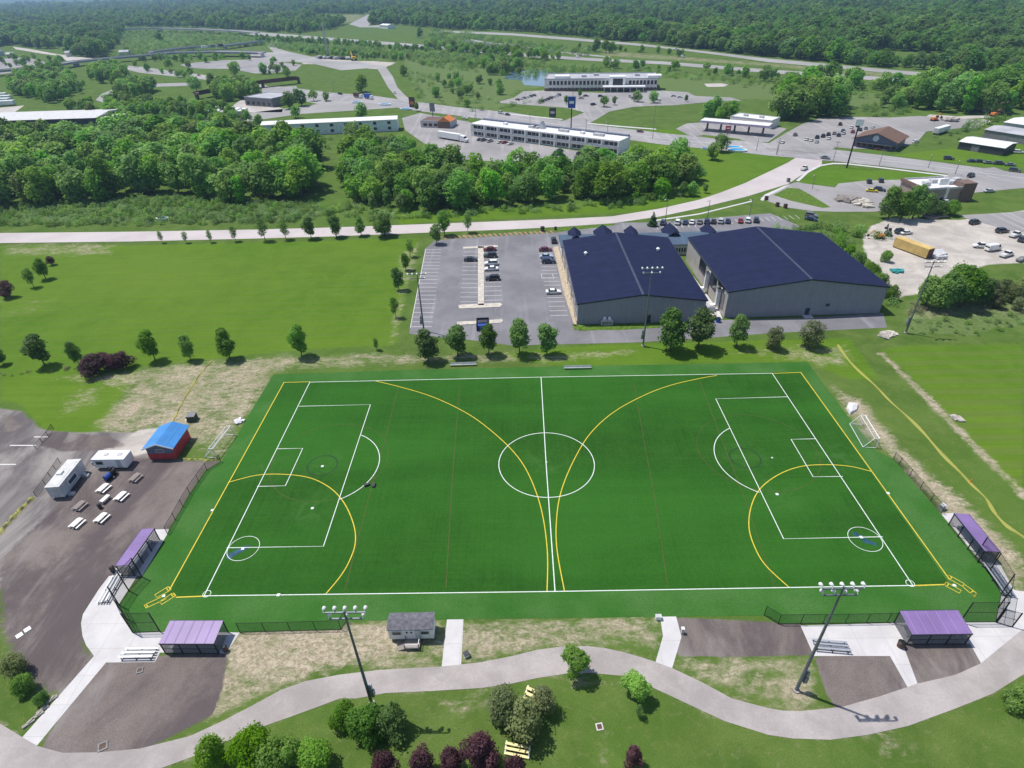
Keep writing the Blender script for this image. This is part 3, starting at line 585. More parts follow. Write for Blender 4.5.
for px in (Q(210, 530, 17.07, [(270, 490), (330, 500), (400, 450), (560, 370), (640, 320), (690, 250), (620, 260), (540, 300), (450, 340), (390, 370), (320, 390)]), Q(840, 515, 17.07, [(200, 290), (230, 340), (330, 390), (430, 480), (560, 500), (600, 540), (640, 490), (540, 450), (440, 400), (340, 330), (260, 290)])):
    P = [G(u, v, .052) for u, v in px]; ar = sum(P[i].x*P[(i+1) % len(P)].y-P[(i+1) % len(P)].x*P[i].y for i in range(len(P)))
    if ar < 0: P.reverse()
    bl.add(P, [tuple(range(len(P)))])
tag(bl.build('blue_field_emblem', M['blue_ink']), 'blue turf emblems in the corner circles', kind='structure')
# faint circles of worn infill
fc = MB()
for px, r in (((322.5, 465.5), 2.9), ((745, 458), 2.9)): c = G(*px); ribbon(fc, arc(c.x, c.y, r, n=40)[:-1], .3, .036, True)
tag(fc.build('pitching_circle_marks', plain('dark_turf_mark', (.012, .05, .01), .8)), 'faint dark pitching circles', kind='structure')

rl_ = MB()
for q in ([(460, 386), (456, 430), (451, 500), (446, 588)], [(634, 384), (642, 430), (655, 500), (668, 588)], [(398, 387), (385, 440), (368, 500), (345, 590)], [(700, 382), (718, 430), (745, 500), (775, 588)]): seg(rl_, q, .12, .038)
for cx_, cy_ in ((330, 460), (757, 450)):
    c = G(cx_, cy_); ribbon(rl_, arc(c.x, c.y, 11.5, n=60)[:-1], .10, .041, True)
tag(rl_.build('faded_field_markings', plain('faded_red_line', (.075, .075, .02), .8)), 'faint reddish lacrosse lines on the turf', kind='structure')

# car-park stalls
pl = MB()
def lerp(a, b, t): return (a[0]+(b[0]-a[0])*t, a[1]+(b[1]-a[1])*t)
def stalls(l0, l1, r0, r1, n, z=.028):
    L0, L1, R0_, R1_ = G(*l0), G(*l1), G(*r0), G(*r1)
    for i in range(n):
        t = i/(n-1); ribbon(pl, [L0.lerp(L1, t), R0_.lerp(R1_, t)], .16, z)
c4 = lambda x, y: (400+x/6.4, 220+y/6.4)
stalls(c4(168, 190), c4(72, 683), c4(266, 190), c4(205, 683), 21)
stalls(c4(405, 205), c4(384, 524), c4(499, 205), c4(497, 524), 13)
stalls(c4(534, 180), c4(540, 515), c4(628, 180), c4(656, 512), 14)
stalls(c4(885, 215), c4(962, 612), c4(975, 215), c4(1075, 610), 17)
stalls((658, 229.6), (800, 218.8), (655.5, 225.2), (795, 215), 24)
ribbon(pl, [G(*c4(165, 185)), G(*c4(66, 690))], .16, .032)
ribbon(pl, [G(*c4(905, 345)), G(*c4(910, 375)), G(*c4(985, 375)), G(*c4(975, 345))], .16, .032)
tag(pl.build('parking_stall_lines', M['lotline']), 'white parking stall lines', kind='structure')
hl = MB()
for i in range(22):
    a = lerp((446, 239.2), (553, 233.2), i/21); b = lerp((443, 236.2), (550, 230.6), i/21)
    ribbon(hl, [G(*a), G(*b)], .45, .05)
tag(hl.build('hatched_lines', M['redline']), 'faded red hatching along the car park edge', kind='structure')
ol = MB()
for p in ([(10, 445.5), (36, 445.5)], [(0, 464.5), (16, 464.5)], [(34, 437), (48, 437)]): seg(ol, p, .3, .03)
tag(ol.build('worn_lines', M['lotline']), 'worn white lines on old asphalt', kind='structure')
# lane lines of the big roads
ll = MB()
def lanes(px, z, wd=.35, dash=None):
    P = [G(u, v) for u, v in px]
    if not dash: ribbon(ll, P, wd, z); return
    for a, b in zip(P[:-1], P[1:]):
        L = (b-a).length; k = int(L/dash)
        for i in range(k): ribbon(ll, [a.lerp(b, i/k), a.lerp(b, (i+.35)/k)], wd, z)
lanes([(290, 90), (376, 100), (411, 105), (456, 111), (512, 117.5), (574, 127), (662, 138.5), (768, 149), (843, 156), (918, 164.5), (1024, 178.5)], .12, .4)
lanes([(376, 98), (456, 109), (574, 124.7), (662, 135.7), (768, 146), (918, 162), (1024, 176)], .125, .3, 12); lanes([(376, 102), (456, 113.3), (574, 129.5), (662, 141.5), (768, 152.4), (918, 167.3), (1024, 181.3)], .13, .3, 12)
tag(ll.build('lane_lines', M['lotline']), 'pale lane lines of the main road', kind='structure')

# ------------------------------------------------------------------ buildings
def frame(name, label, cat, A, B, group=None, z=0):
    a, b = G(*A), G(*B); d = b-a
    o = thing(name, label, cat, (a.x, a.y, z), math.atan2(d.y, d.x), group); return o, d.length
def loc_(o, u, v, z=0):
    """a surveyed point of height z in the frame of o"""
    p = G(u, v, z)-Vector(o.location); c, s = math.cos(-o.rotation_euler.z), math.sin(-o.rotation_euler.z)
    return p.x*c-p.y*s, p.x*s+p.y*c
def win(par, x0, z0, x1, z1, y=0, mat='glass', fr='lt', side='y', fw=.10):
    """a window standing proud of a wall: pane with a frame of four bars"""
    m = MB(); f = MB()
    if side == 'y':
        m.box(x0, y-.03, z0, x1, y+.05, z1)
        f.box(x0-fw, y-.07, z0-fw, x1+fw, y+.04, z0); f.box(x0-fw, y-.07, z1, x1+fw, y+.04, z1+fw); f.box(x0-fw, y-.07, z0, x0, y+.04, z1); f.box(x1, y-.07, z0, x1+fw, y+.04, z1)
    else:
        s = -1 if side == 'x-' else 1
        a, b = sorted((y-.05*s, y+.03*s)); m.box(a, x0, z0, b, x1, z1); a, b = sorted((y-.04*s, y+.07*s))
        f.box(a, x0-fw, z0-fw, b, x1+fw, z0); f.box(a, x0-fw, z1, b, x1+fw, z1+fw); f.box(a, x0-fw, z0, b, x0, z1); f.box(a, x1, z0, b, x1+fw, z1)
    w_ = m.build('window', M[mat], par)
    if fr: f.build('frame', M[fr], w_)
    return w_
def door(par, x0, x1, h, y=0, mat='lgrey', z0=0):
    m = MB(); m.box(x0, y-.05, z0, x1, y+.05, z0+h); d = m.build('door', M[mat], par)
    k = MB(); k.obox((x1-.12, y-.09, z0+h*.48), (.06, .08, .16)); k.build('handle', M['alu'], d); return d

def gable_hall(o, L, D, h, rise, wall, roof, trim='trim', ov=.25, t=.22):
    w_ = MB(); w_.exxz([(0, 0), (L, 0), (L, h), (L/2, h+rise), (0, h)], 0, D); wo = w_.build('wall', M[wall], o)
    r = MB(); s = rise/(L/2); e = ov
    r.exxz([(-e, h-e*s+.01), (L/2, h+rise+.01), (L/2, h+rise+t), (-e, h-e*s+t)], -e, D+e); r.exxz([(L/2, h+rise+.01), (L+e, h-e*s+.01), (L+e, h-e*s+t), (L/2, h+rise+t)], -e, D+e)
    ro = r.build('roof', M[roof], o)
    c = MB(); c.exxz([(L/2-.35, h+rise+t-.35*s+.01), (L/2+.35, h+rise+t-.35*s+.01), (L/2, h+rise+t+.07)], -e-.02, D+e+.02); c.build('ridge_cap', M['ridge'], ro)
    g = MB()
    g.exxz([(-e-.05, h-e*s-.16), (L/2, h+rise-.16), (L/2, h+rise+t+.03), (-e-.05, h-e*s+t+.03)], -e-.06, -e-.01); g.exxz([(L/2, h+rise-.16), (L+e+.05, h-e*s-.16), (L+e+.05, h-e*s+t+.03), (L/2, h+rise+t+.03)], -e-.06, -e-.01)
    g.box(-e-.14, -e, h-e*s-.05, -e-.01, D+e, h-e*s+t+.02); g.box(L+e+.01, -e, h-e*s-.05, L+e+.14, D+e, h-e*s+t+.02)
    g.build('trim', M[trim], o)
    return wo, ro

# the left sports hall
o, L = frame('sports_hall', 'grey metal sports hall with dark blue roof, left one of two, by the car park', 'building', (577.2, 324.5), (703, 321), 'sports halls with dark blue roofs')
D1 = 46.; wo, ro = gable_hall(o, L, D1, 6.2, 2.2, 'gwall', 'navy')
v = MB()
for k in range(2): 
    v = MB(); x = (5.6, L-6.)[k]; y = (31.5, 33.)[k]; zz = 6.2+2.2*(1-abs(x-L/2)/(L/2)); v.tube((x, y, zz), (x, y, zz+.9), .35, .35, 10); v.tube((x, y, zz+.9), (x, y, zz+1.3), .6, .2, 10); v.build('roof_vent', M['white'], ro)
door(o, L*.545, L*.545+1.2, 2.3, -.0, 'trim'); 
for i in range(9): win(o, 3+i*4.8, 1.2, 5.4+i*4.8, 2.7, 0, 'glass', 'lt', 'x-')
b = MB(); b.box(-.18, 0, 0, -.03, D1, 1.05); b.build('wainscot', M['cblock'], o)
# side porch roof on the left wall
for i in range(4): d = MB(); d.box(-.35, 4+i*11, 0, -.19, 4.25+i*11, 5.6); d.build('downpipe', M['lt'], o)

o2, L2 = frame('sports_hall', 'larger grey sports hall with dark blue roof, right one of two', 'building', (724, 318), (879, 313), 'sports halls with dark blue roofs')
D2 = 40.; wo2, ro2 = gable_hall(o2, L2, D2, 7.8, 2.9, 'gwall', 'navy')
c = MB(); c.box(-.05, .02, 0, -.01, D2-.02, 7.6); c.build('side_cladding', M['gwall2'], o2)
for (y0, y1, z0, z1) in ((2.2, 6.2, 1.3, 5.8), (9.5, 15, 3.2, 6.9), (20, 26, 3.4, 6.9), (3.2, 8.5, 6.2, 7.2)): win(o2, y0, z0, y1, z1, -.05, 'glass' if z0 > 3 else 'mgrey', 'trim', 'x-')
for y in (4.6, 15.5):       # the white air ducts on the side wall
    d = MB(); d.box(-1.3, y, 1.5, -.25, y+.9, 6.6); d.box(-1.3, y, 5.7, -.06, y+.9, 6.6); d.box(-2.6, y-.1, .9, -1.0, y+1.0, 1.8); d.build('air_duct', M['white'], o2)
    u = MB(); u.box(-3.6, y-1.0, 0, -1.5, y+1.7, 1.5); u.box(-3.4, y-.8, 1.5, -1.7, y+1.5, 1.7); uo = u.build('air_unit', M['lgrey'], o2)
    g = MB()
    for k in range(5): g.box(-3.64, y-.8+k*.5, .3, -3.6, y-.5+k*.5, 1.2)
    g.build('grille', M['dgrey'], uo)
door(o2, L2*.515, L2*.515+1.2, 2.2, 0, 'trim'); win(o2, L2*.64, 2.7, L2*.64+.8, 3.3, 0, 'glass', 'trim')
s_ = MB(); s_.box(L2*.515-.6, -1.8, 0, L2*.515+1.8, -.08, .22); s_.build('doorstep', M['concrete'], o2)

# the low entrance building behind, with its small gables
a = G(575, 243); b2 = G(716, 237); d_ = b2-a
oc = thing('entrance_block', 'low entrance building with slate roof and small blue gables behind the halls', 'building', (10.0, 102.5, 0), 0)
m = MB(); m.box(0, 0, 0, 64, 11, 3.6); m.build('wall', M['cream'], oc)
m = MB(); m.exyz([(-.4, 3.61), (11.4, 3.61), (11.4, 3.8), (5.5, 5.3), (-.4, 3.8)], -.4, 64.4); ro_ = m.build('roof', M['slate'], oc)
for i, (u, v_, wd, hh) in enumerate([(576, 236, 4.6, 5.9), (604.5, 233, 6.6, 6.5), (633.5, 233.5, 4.6, 5.9), (672.8, 231.5, 5.8, 6.5), (711, 230, 5, 6.0)]):
    x = G(u, v_, 5.5).x-10.0; gm = MB(); r_ = hh-4.3
    gm.exxz([(x-wd/2+.3, 3.62), (x+wd/2-.3, 3.62), (x+wd/2-.3, 4.3), (x, hh-.1), (x-wd/2+.3, 4.3)], 6, 12.4); go_ = gm.build('gable', M['cream'], oc)
    rr = MB(); rr.exxz([(x-wd/2, 4.15), (x, hh), (x, hh+.2), (x-wd/2, 4.35)], 4, 12.8); rr.exxz([(x, hh), (x+wd/2, 4.15), (x+wd/2, 4.35), (x, hh+.2)], 4, 12.8); rr.build('gable_roof', M['navy'], go_)
for i in range(8): win(oc, 36.5+i*.9, 1., 37.1+i*.9, 2.4, 0, 'glass', None)

# equipment by the halls
u = frame('cooling_unit', 'white cooling unit with two fan stacks before the left sports hall', 'air unit', (601, 325.5), (612.5, 325.5))[0]
m = MB(); m.box(0, 0, 0, 3.2, 1.9, 1.5); m.build('cabinet', M['lgrey'], u)
for x in (.6, 1.9): m = MB(); m.box(x, .5, 1.5, x+.7, 1.3, 2.2); m.build('fan_stack', M['white'], u)
m = MB(); m.box(.15, -.04, .3, 3.05, 0, 1.2); m.build('grille', M['mgrey'], u)
t = thing('barrel', 'blue barrel at the corner between the two sports halls', 'barrel', G(718, 322)); m = MB(); m.tube((0, 0, 0), (0, 0, 1.25), .62, .62, 14); m.tube((0, 0, .4), (0, 0, .46), .65, .65, 14); m.tube((0, 0, .8), (0, 0, .86), .65, .65, 14); m.build('drum', M['bluep'], t); m = MB(); m.tube((0, 0, 1.25), (0, 0, 1.3), .6, .58, 14); m.build('lid', M['navy'], t)
dq = frame('dumpster', 'blue dumpster in its dark enclosure at the car park edge', 'dumpster', (477, 330.5), (488.5, 330))[0]
m = MB(); m.exyz([(0, .15), (2.2, .15), (2.6, 1.8), (-.2, 1.5)], .3, 3.0); m.build('bin', M['bluep'], dq); m = MB(); m.box(.4, .9, 1.83, 2.9, 2.4, 1.9); m.build('lid', M['dgrey'], dq)
m = MB(); m.box(-.1, -.5, 0, .05, 3.2, 2.1); m.box(3.25, -.5, 0, 3.4, 3.2, 2.1); m.box(-.1, 3.2, 0, 3.4, 3.35, 2.1); m.build('enclosure', M['dgrey'], dq)

# red shed with blue roof
o, L = frame('red_shed', 'small red and blue-grey shed with a bright blue roof', 'shed', (150.5, 459.3), (176.5, 458.6))
D = 6.6; h, rise = 3.0, 1.0
m = MB(); m.exxz([(0, 1.45), (L, 1.45), (L, h), (L/2, h+rise), (0, h)], 0, D); m.build('wall', M['bluewall'], o)
m = MB(); m.box(-.04, -.04, 0, L+.04, D+.04, 1.445); m.box(L+.005, -.04, 1.44, L+.03, D+.04, h-.1); m.build('red_panelling', M['red'], o)
m = MB(); s = rise/(L/2); e = .5
m.exxz([(-e, h-e*s+.01), (L/2, h+rise+.01), (L/2, h+rise+.16), (-e, h-e*s+.16)], -.4, D+.4); m.exxz([(L/2, h+rise+.01), (L+e, h-e*s+.01), (L+e, h-e*s+.16), (L/2, h+rise+.16)], -.4, D+.4); m.build('roof', M['broof'], o)
m = MB(); m.exxz([(-e, h-e*s-.1), (L/2, h+rise-.1), (L/2, h+rise+.18), (-e, h-e*s+.18)], -.46, -.405); m.exxz([(L/2, h+rise-.1), (L+e, h-e*s-.1), (L+e, h-e*s+.18), (L/2, h+rise+.18)], -.46, -.405); m.build('trim', M['white'], o)
m = MB(); m.box(-.5, 3.4, .9, -.05, 4.6, 1.9); m.build('serving_hatch', M['white'], o); win(o, L*.36, 1.75, L*.64, 2.5, 0, 'mgrey', 'lt')

def roofbox(name, label, cat, rpx, h, group=None):
    """frame from the four surveyed roof corners: near-left, far-left, far-right, near-right"""
    P = [G(u, v, h) for u, v in rpx]; ax = ((P[3]-P[0])+(P[2]-P[1]))*.5; ay = ((P[1]-P[0])+(P[2]-P[3]))*.5
    c = (P[0]+P[1]+P[2]+P[3])/4
    L_, D_ = ax.length, ay.length; long_ = ay if D_ > L_ else ax
    rz = math.atan2(ay.y, ay.x)-math.pi/2 if D_ > L_ else math.atan2(ax.y, ax.x)
    cx, cy = c.x-(math.cos(rz)*L_/2-math.sin(rz)*D_/2), c.y-(math.sin(rz)*L_/2+math.cos(rz)*D_/2)
    return thing(name, label, cat, (cx, cy, 0), rz, group), L_, D_
def trailer_body(o, L, D, h, z0, wall, roof):
    m = MB(); m.box(0, 0, z0, L, D, h-.14); w_ = m.build('body', M[wall], o)
    m = MB(); m.box(-.06, -.06, h-.138, L+.06, D+.06, h); m.box(.4, .4, h, L-.4, D-.4, h+.03); r_ = m.build('roof', M[roof], o)
    return w_, r_
def wheel(par, x, y, r=.38, wdt=.24, ax='y'):
    m = MB(); m.tube((x, y-wdt/2, r), (x, y+wdt/2, r), r, r, 12) if ax == 'y' else m.tube((x-wdt/2, y, r), (x+wdt/2, y, r), r, r, 12)
    wo_ = m.build('wheel', M['tyre'], par)
    m = MB(); m.tube((x, y-wdt/2-.02, r), (x, y+wdt/2+.02, r), r*.55, r*.55, 10) if ax == 'y' else m.tube((x-wdt/2-.02, y, r), (x+wdt/2+.02, y, r), r*.55, r*.55, 10)
    m.build('rim', M['alu'], wo_); return wo_

o, L, D = roofbox('concession_trailer', 'long white-roofed concession trailer with grey sides on the dusty lot', 'trailer', Q(30, 420, 6.4, [(90, 430), (245, 252), (320, 252), (185, 427)]), 3.1)
b_, r_ = trailer_body(o, L, D, 3.1, .45, 'lgrey', 'groof2')
m = MB(); m.box(L*.15, D*.42, 3.1, L*.5, D*.55, 3.5); m.build('roof_vent', M['white'], r_)
win(o, D*.3, 1.3, D*.62, 2.2, L, 'dgrey', 'white', 'x+'); m = MB(); m.box(L, D*.3, 1.1, L+.6, D*.62, 1.18); m.build('counter', M['alu'], o)
m = MB(); m.box(L+.1, D*.72, .0, L+1.2, D*.82, .5); m.box(L+.1, D*.73, .5, L+.7, D*.81, .9); m.build('steps', M['alu'], o)
m = MB(); m.box(L+.1, D*.08, 0, L+1.1, D*.18, .45); m.build('steps', M['alu'], o)
for y in (D*.35, D*.45): wheel(o, .3, y, .4, .25, 'x')
o, L, D = roofbox('food_trailer', 'white enclosed trailer with a ribbed roof beside the red shed', 'trailer', Q(30, 420, 6.4, [(390, 253), (440, 196), (640, 194), (600, 250)]), 2.7)
b_, r_ = trailer_body(o, L, D, 2.7, .5, 'white', 'wroof')
for x in (.3, .72): m = MB(); m.box(L*x, D*.4, 2.7, L*x+.7, D*.4+.7, 2.85); m.build('roof_vent', M['lgrey'], r_)
for x in (L*.42, L*.55): wheel(o, x, .12, .4, .25)
m = MB(); m.tube((-.0, D/2, .5), (-1.6, D/2, .5), .07); m.tube((-1.5, D/2, 0), (-1.5, D/2, .6), .06); m.build('drawbar', M['black'], o)
win(o, L*.1, 1.4, L*.3, 2.1, 0, 'glass', 'lt'); door(o, L*.72, L*.86, 1.9, 0, 'lgrey', .55)

# the little office shed by the field
o, L = frame('shed', 'small white shed with dark shingle roof on the grass before the field', 'shed', (390.5, 641.5), (434.5, 640.5))
D = 2.4
m = MB(); m.exyz([(0, .55), (D, .55), (D, 2.95), (D/2, 3.4), (0, 2.95)], 0, L); m.build('wall', M['white'], o)
m = MB(); m.exyz([(-.2, 2.88), (D/2, 3.42), (D/2, 3.55), (-.2, 3.01)], -.12, L+.12); m.exyz([(D/2, 3.42), (D+.2, 2.88), (D+.2, 3.01), (D/2, 3.55)], -.12, L+.12); m.build('roof', M['dshingle'], o)
win(o, .6, 1.7, 1.7, 2.25, 0, 'glass', 'lt'); win(o, 4.6, 1.7, 5.7, 2.25, 0, 'glass', 'lt'); door(o, 3.75, 4.6, 1.95, 0, 'lgrey', .6)
for x in (2.5, 3.15): m = MB(); m.box(x, -.1, 2.0, x+.22, -.0, 2.25); m.build('lamp', M['dgrey'], o)
for k in range(4): m = MB(); m.box(.2+k*1.9, .2, 0, .6+k*1.9, D-.2, .55); m.build('skid', M['wood'], o)
m = MB(); m.box(2.2, -1.5, .42, 4.4, -.03, .55)
for k in range(3): m.box(2.2-(k+1)*.3, -1.5, .42-(k+1)*.12, 2.2-k*.3, -.4, .48-(k+1)*.12+.04)
for x, y in ((2.3, -1.4), (4.3, -1.4), (2.3, -.1), (4.3, -.1)): m.box(x-.06, y-.06, 0, x+.06, y+.06, 1.35)
m.build('porch', M['wood'], o); m = MB(); m.box(2.24, -1.44, 1.2, 4.36, -1.36, 1.3); m.box(4.26, -1.4, 1.2, 4.34, -.1, 1.3); m.box(2.24, -1.44, .85, 4.36, -1.38, .93); m.build('railing', M['white'], o)

# ---- the town side
def flat(o, L, D, h, wall, roof, par=.5, wparts=True):
    m = MB(); m.box(0, 0, 0, L, D, h); w_ = m.build('wall', M[wall], o)
    m = MB(); m.box(.3, .3, h, L-.3, D-.3, h+.08); r_ = m.build('roof', M[roof], o)
    m = MB(); m.box(-.05, -.05, h-.02, L+.05, .3, h+par); m.box(-.05, D-.3, h-.02, L+.05, D+.05, h+par); m.box(-.05, .3, h-.02, .3, D-.3, h+par); m.box(L-.3, .3, h-.02, L+.05, D-.3, h+par); m.build('parapet', M['lt'], o)
    return w_, r_
# motel
o, L = frame('motel', 'long white two-storey motel with rows of dark windows', 'building', (472.8, 135.5), (618.5, 154.8)); D = 13
m = MB(); m.box(0, 0, 0, L, D, 6.6); m.build('wall', M['white'], o)
m = MB(); m.box(-.4, -1.2, 6.61, L+.4, D+.3, 7.1); ro_ = m.build('roof', M['wroof'], o); m = MB(); m.box(0, D-2.6, 7.1, L, D-.6, 7.9); m.build('roof_strip', M['bluewall'], ro_)
m = MB(); m.box(-.2, -1.4, 3.1, L+.2, -.01, 3.4); m.build('balcony', M['white'], o)
m = MB(); m.box(-.2, -1.42, 3.4, L+.2, -1.36, 4.2); m.build('railing', M['lgrey'], o)
for i in range(11):
    m = MB(); x = i*L/10; m.box(x-.35, -1.35, 0, x+.35, -.8, 6.6); m.build('pillar', M['white'], o)
w0 = None
for s in range(10):
    for k in range(3):
        for z in (.7, 4.3):
            x = s*L/10+1.1+k*(L/10-1.2)/3
            m = MB(); m.box(0, -.05, 0, (L/10-2.2)/3, .03, 1.75)
            if w0 is None: w0 = m.build('window', M['glass'], o, (x, 0, z))
            else: clone(w0, (x, 0, z), o)
for i, x in enumerate((20, 38, 41, 58, 72, 80)): m = MB(); m.box(x, 4, 7.1, x+2+i % 2*4, 6.5, 8.3); m.build('roof_unit', M['lgrey'] if i % 2 else M['white'], ro_)
m = MB(); m.exxz([(44, 7.1), (48, 7.1), (46, 11)], 5, 8); m.build('roof_peak', M['lgrey'], ro_)
# office building with glass entrance
o, L = frame('office_building', 'wide white two-storey office building with glass entrance bay', 'building', (544.5, 91.2), (656.5, 90.6)); D = 34; h = 8.6
flat(o, L, D, h, 'cream', 'groof', .8)
m = MB(); m.box(-.1, -.1, 0, L+.1, -.005, 2.2); m.build('brick_base', M['brick2'], o)
w0 = None
xs = [4+i*3.1 for i in range(16)]+[60+i*2.7 for i in range(0)]
for i, x in enumerate(xs):
    if 51 < x < 66: continue
    m = MB(); m.box(0, -.06, 0, 2.0, .03, 3.0)
    if w0 is None: w0 = m.build('window', M['glass'], o, (x, 0, 4.6))
    else: clone(w0, (x, 0, 4.6), o)
    clone(w0, (x, -.12, 1.0), o).scale = (1, 1, .5)
for x in [69+i*2.9 for i in range(8)]: clone(w0, (x, 0, 4.6), o); clone(w0, (x, -.12, 1.0), o).scale = (1, 1, .5)
m = MB(); m.box(53, -2.5, 0, 66, 6, h+2.2); m.build('entrance_bay', M['white'], o); m = MB(); m.box(56, -2.56, 4.2, 64, -2.49, h+.8); m.build('window', M['glass'], o)
m = MB(); m.box(48, -9, 3.6, 82, -2.55, 4.4); cp = m.build('canopy', M['white'], o)
for i in range(7):
    m = MB(); m.box(49+i*5.2, -8.5, 0, 49.6+i*5.2, -7.9, 3.6); m.build('pillar', M['lgrey'], cp)
m = MB(); m.box(50, -2.7, .3, 81, -2.62, 3.4); m.build('window', M['glass'], o)
for x0, x1 in ((8, 20), (84, 95)): m = MB(); m.box(x0, 4, h+.1, x1, 14, h+2.0); m.build('roof_house', M['white'], o)
for x, y in ((30, 12), (40, 20), (74, 16)): m = MB(); m.box(x, y, h+.1, x+4, y+3, h+1.7); m.build('roof_unit', M['lgrey'], o)
# petrol station
o, L = frame('station_shop', 'low white-roofed shop behind the petrol station canopy', 'building', (729, 124.5), (770, 129.5)); flat(o, L, 13, 4.6, 'cream', 'wroof', .4)
for i in range(6): win(o, 2+i*3.8, .6, 4.8+i*3.8, 2.8, 0, 'glass', None)
for x in (6, 16): m = MB(); m.box(x, 5, 4.7, x+2.4, 7, 5.8); m.build('roof_unit', M['lgrey'], o)
o, L = frame('petrol_canopy', 'long flat petrol station canopy on thick columns', 'canopy', (706.5, 130.5), (762, 135.5)); m = MB(); m.box(-3.5, -4, 5.0, L+3.5, 5, 6.1); cp = m.build('roof', M['wroof'], o)
m = MB(); m.box(-3.55, -4.08, 4.95, L+3.55, -4.005, 6.12); m.box(-3.58, -4, 4.95, -3.505, 5, 6.12); m.box(L+3.505, -4, 4.95, L+3.58, 5, 6.12); m.build('fascia', plain('lilac_fascia', (.42, .36, .48), .5), cp)
for i in range(5): x = i*L/4; m = MB(); m.box(x-.45, .2, 0, x+.45, 1.1, 5.0); m.build('column', M['dgrey'], o); m = MB(); m.box(x-.5, -1.4, 0, x+.5, -.6, 1.7); m.build('pump', M['mgrey'], o)
# tavern
o, L = frame('tavern', 'blue-grey tavern with a wide brown shingle roof beside the busy lot', 'building', (852.8, 146.2), (894, 151.5)); D = 19; h, rise = 4.2, 3.4
m = MB(); m.exxz([(0, 0), (L, 0), (L, h), (L/2, h+rise), (0, h)], 0, D); m.build('wall', M['bluewall'], o)
m = MB(); s = rise/(L/2); e = 1.
m.exxz([(-e, h-e*s+.02), (L/2, h+rise+.02), (L/2, h+rise+.35), (-e, h-e*s+.35)], -1, D+1); m.exxz([(L/2, h+rise+.02), (L+e, h-e*s+.02), (L+e, h-e*s+.35), (L/2, h+rise+.35)], -1, D+1); m.build('roof', M['shingle'], o)
m = MB(); m.tube((L/2, -.25, h+.9), (L/2, -.02, h+.9), 1.5, 1.5, 20); m.build('round_sign', plain('pale_disc', (.5, .56, .62), .5), o)
m = MB(); m.box(1, -2.4, 2.5, L-1, -.02, 2.7); m.build('porch_roof', M['dgrey'], o)
for i in range(7): win(o, 1.6+i*2.8, .8, 3.4+i*2.8, 2.1, 0, 'glass', 'red')
for i in range(5): win(o, 2+i*3.4, 1.2, 3.6+i*3.4, 2.6, L, 'glass', 'lt', 'x+')
# white-roofed metal sheds on the right
for i, (A, B, D, h, lab, wl2) in enumerate([((957, 149), (1001.5, 156), 16, 3.6, 'dark-walled shed with a white roof nearest the road at right', 'dgrey'), ((982, 137.8), (1040, 147.5), 17, 4.2, 'grey-walled shed with pale grey roof behind the dark-walled shed', 'mgrey'), ((1001, 131), (1075, 142), 22, 4.6, 'farthest white-roofed shed at the right edge', 'lgrey')]):
    o, L = frame('metal_shed', lab, 'building', A, B, 'white-roofed sheds at the right edge')
    m = MB(); m.exyz([(0, 0), (D, 0), (D, h), (D/2, h+.9), (0, h)], 0, L); m.build('wall', M[wl2], o)
    m = MB(); m.exyz([(-.4, h-.03), (D/2, h+.93), (D/2, h+1.1), (-.4, h+.15)], -.4, L+.4); m.exyz([(D/2, h+.93), (D+.4, h-.03), (D+.4, h+.15), (D/2, h+1.1)], -.4, L+.4); m.build('roof', M['groof' if i == 1 else 'wroof'], o)
    m = MB(); m.box(L*.3, -.06, 0, L*.3+3.5, .02, 2.9); m.build('roller_door', M['mgrey'], o)
# brick restaurant
o, L = frame('brick_restaurant', 'brown brick restaurant with white flat roof and a corner tower', 'building', (921, 203.5), (964, 201.2)); D = 15; h = 5.2
flat(o, L, D, h, 'brick', 'wroof', .7)
for i in range(4): m = MB(); m.box(3+i*5, 5+i % 2*3, h+.1, 5.4+i*5, 7.4+i % 2*3, h+1.5); m.build('roof_unit', M['lgrey'], o)
m = MB(); m.box(L-3, -.5, 0, L+2.4, 5, h+2.0); m.build('tower', M['brick2'], o); m = MB(); m.box(L*.48, -.3, 0, L*.48+1.1, -.01, h+.3); m.build('pilaster', M['cream'], o)
m = MB(); m.box(-.6, -.3, h-.4, -.06, D, h+.9); m.build('fascia', M['brick2'], o)
for x in (2.5, 7, 15): win(o, x, 1.0, x+3, 2.4, 0, 'glass', 'cream')
m = MB(); m.box(L*.4, 3, h+.75, L*.4+3.6, 3.3, h+3.2); m.build('roof_sign', M['white'], o)
# storage block
o, L = frame('storage_block', 'very long white two-storey block with small dark openings behind trees', 'building', (264, 137), (398, 131)); D = 11; h = 7.
m = MB(); m.box(0, 0, 0, L, D, h); m.build('wall', plain('pale_blue_wall', (.66, .72, .76), .7), o); m = MB(); m.exyz([(-.5, h+.01), (D+.5, h+.01), (D/2, h+1.2)], -.5, L+.5); m.build('roof', M['wroof'], o)
w0 = None
for i in range(9):
    for z in (1.2, 4.4):
        m = MB(); m.box(0, -.08, 0, 2., .03, 1.6)
        if w0 is None: w0 = m.build('window', M['glass'], o, (6+i*(L-12)/8, 0, z))
        else: clone(w0, (6+i*(L-12)/8, 0, z), o)
# long warehouse, left
o, L = frame('warehouse', 'huge low warehouse with pale roof at the left edge above the wood', 'building', (-30, 131), (99, 127)); D = 34; h = 6
m = MB(); m.box(0, 0, 0, L, D, h); m.build('wall', M['dgrey'], o); m = MB(); m.exyz([(-.6, h+.01), (D+.6, h+.01), (D/2, h+1.6)], -.6, L+.6); m.build('roof', M['groof2'], o)
m = MB(); m.box(L+.6, 6, 0, L+14, 18, 5.2); m.build('annexe', M['wroof'], o)
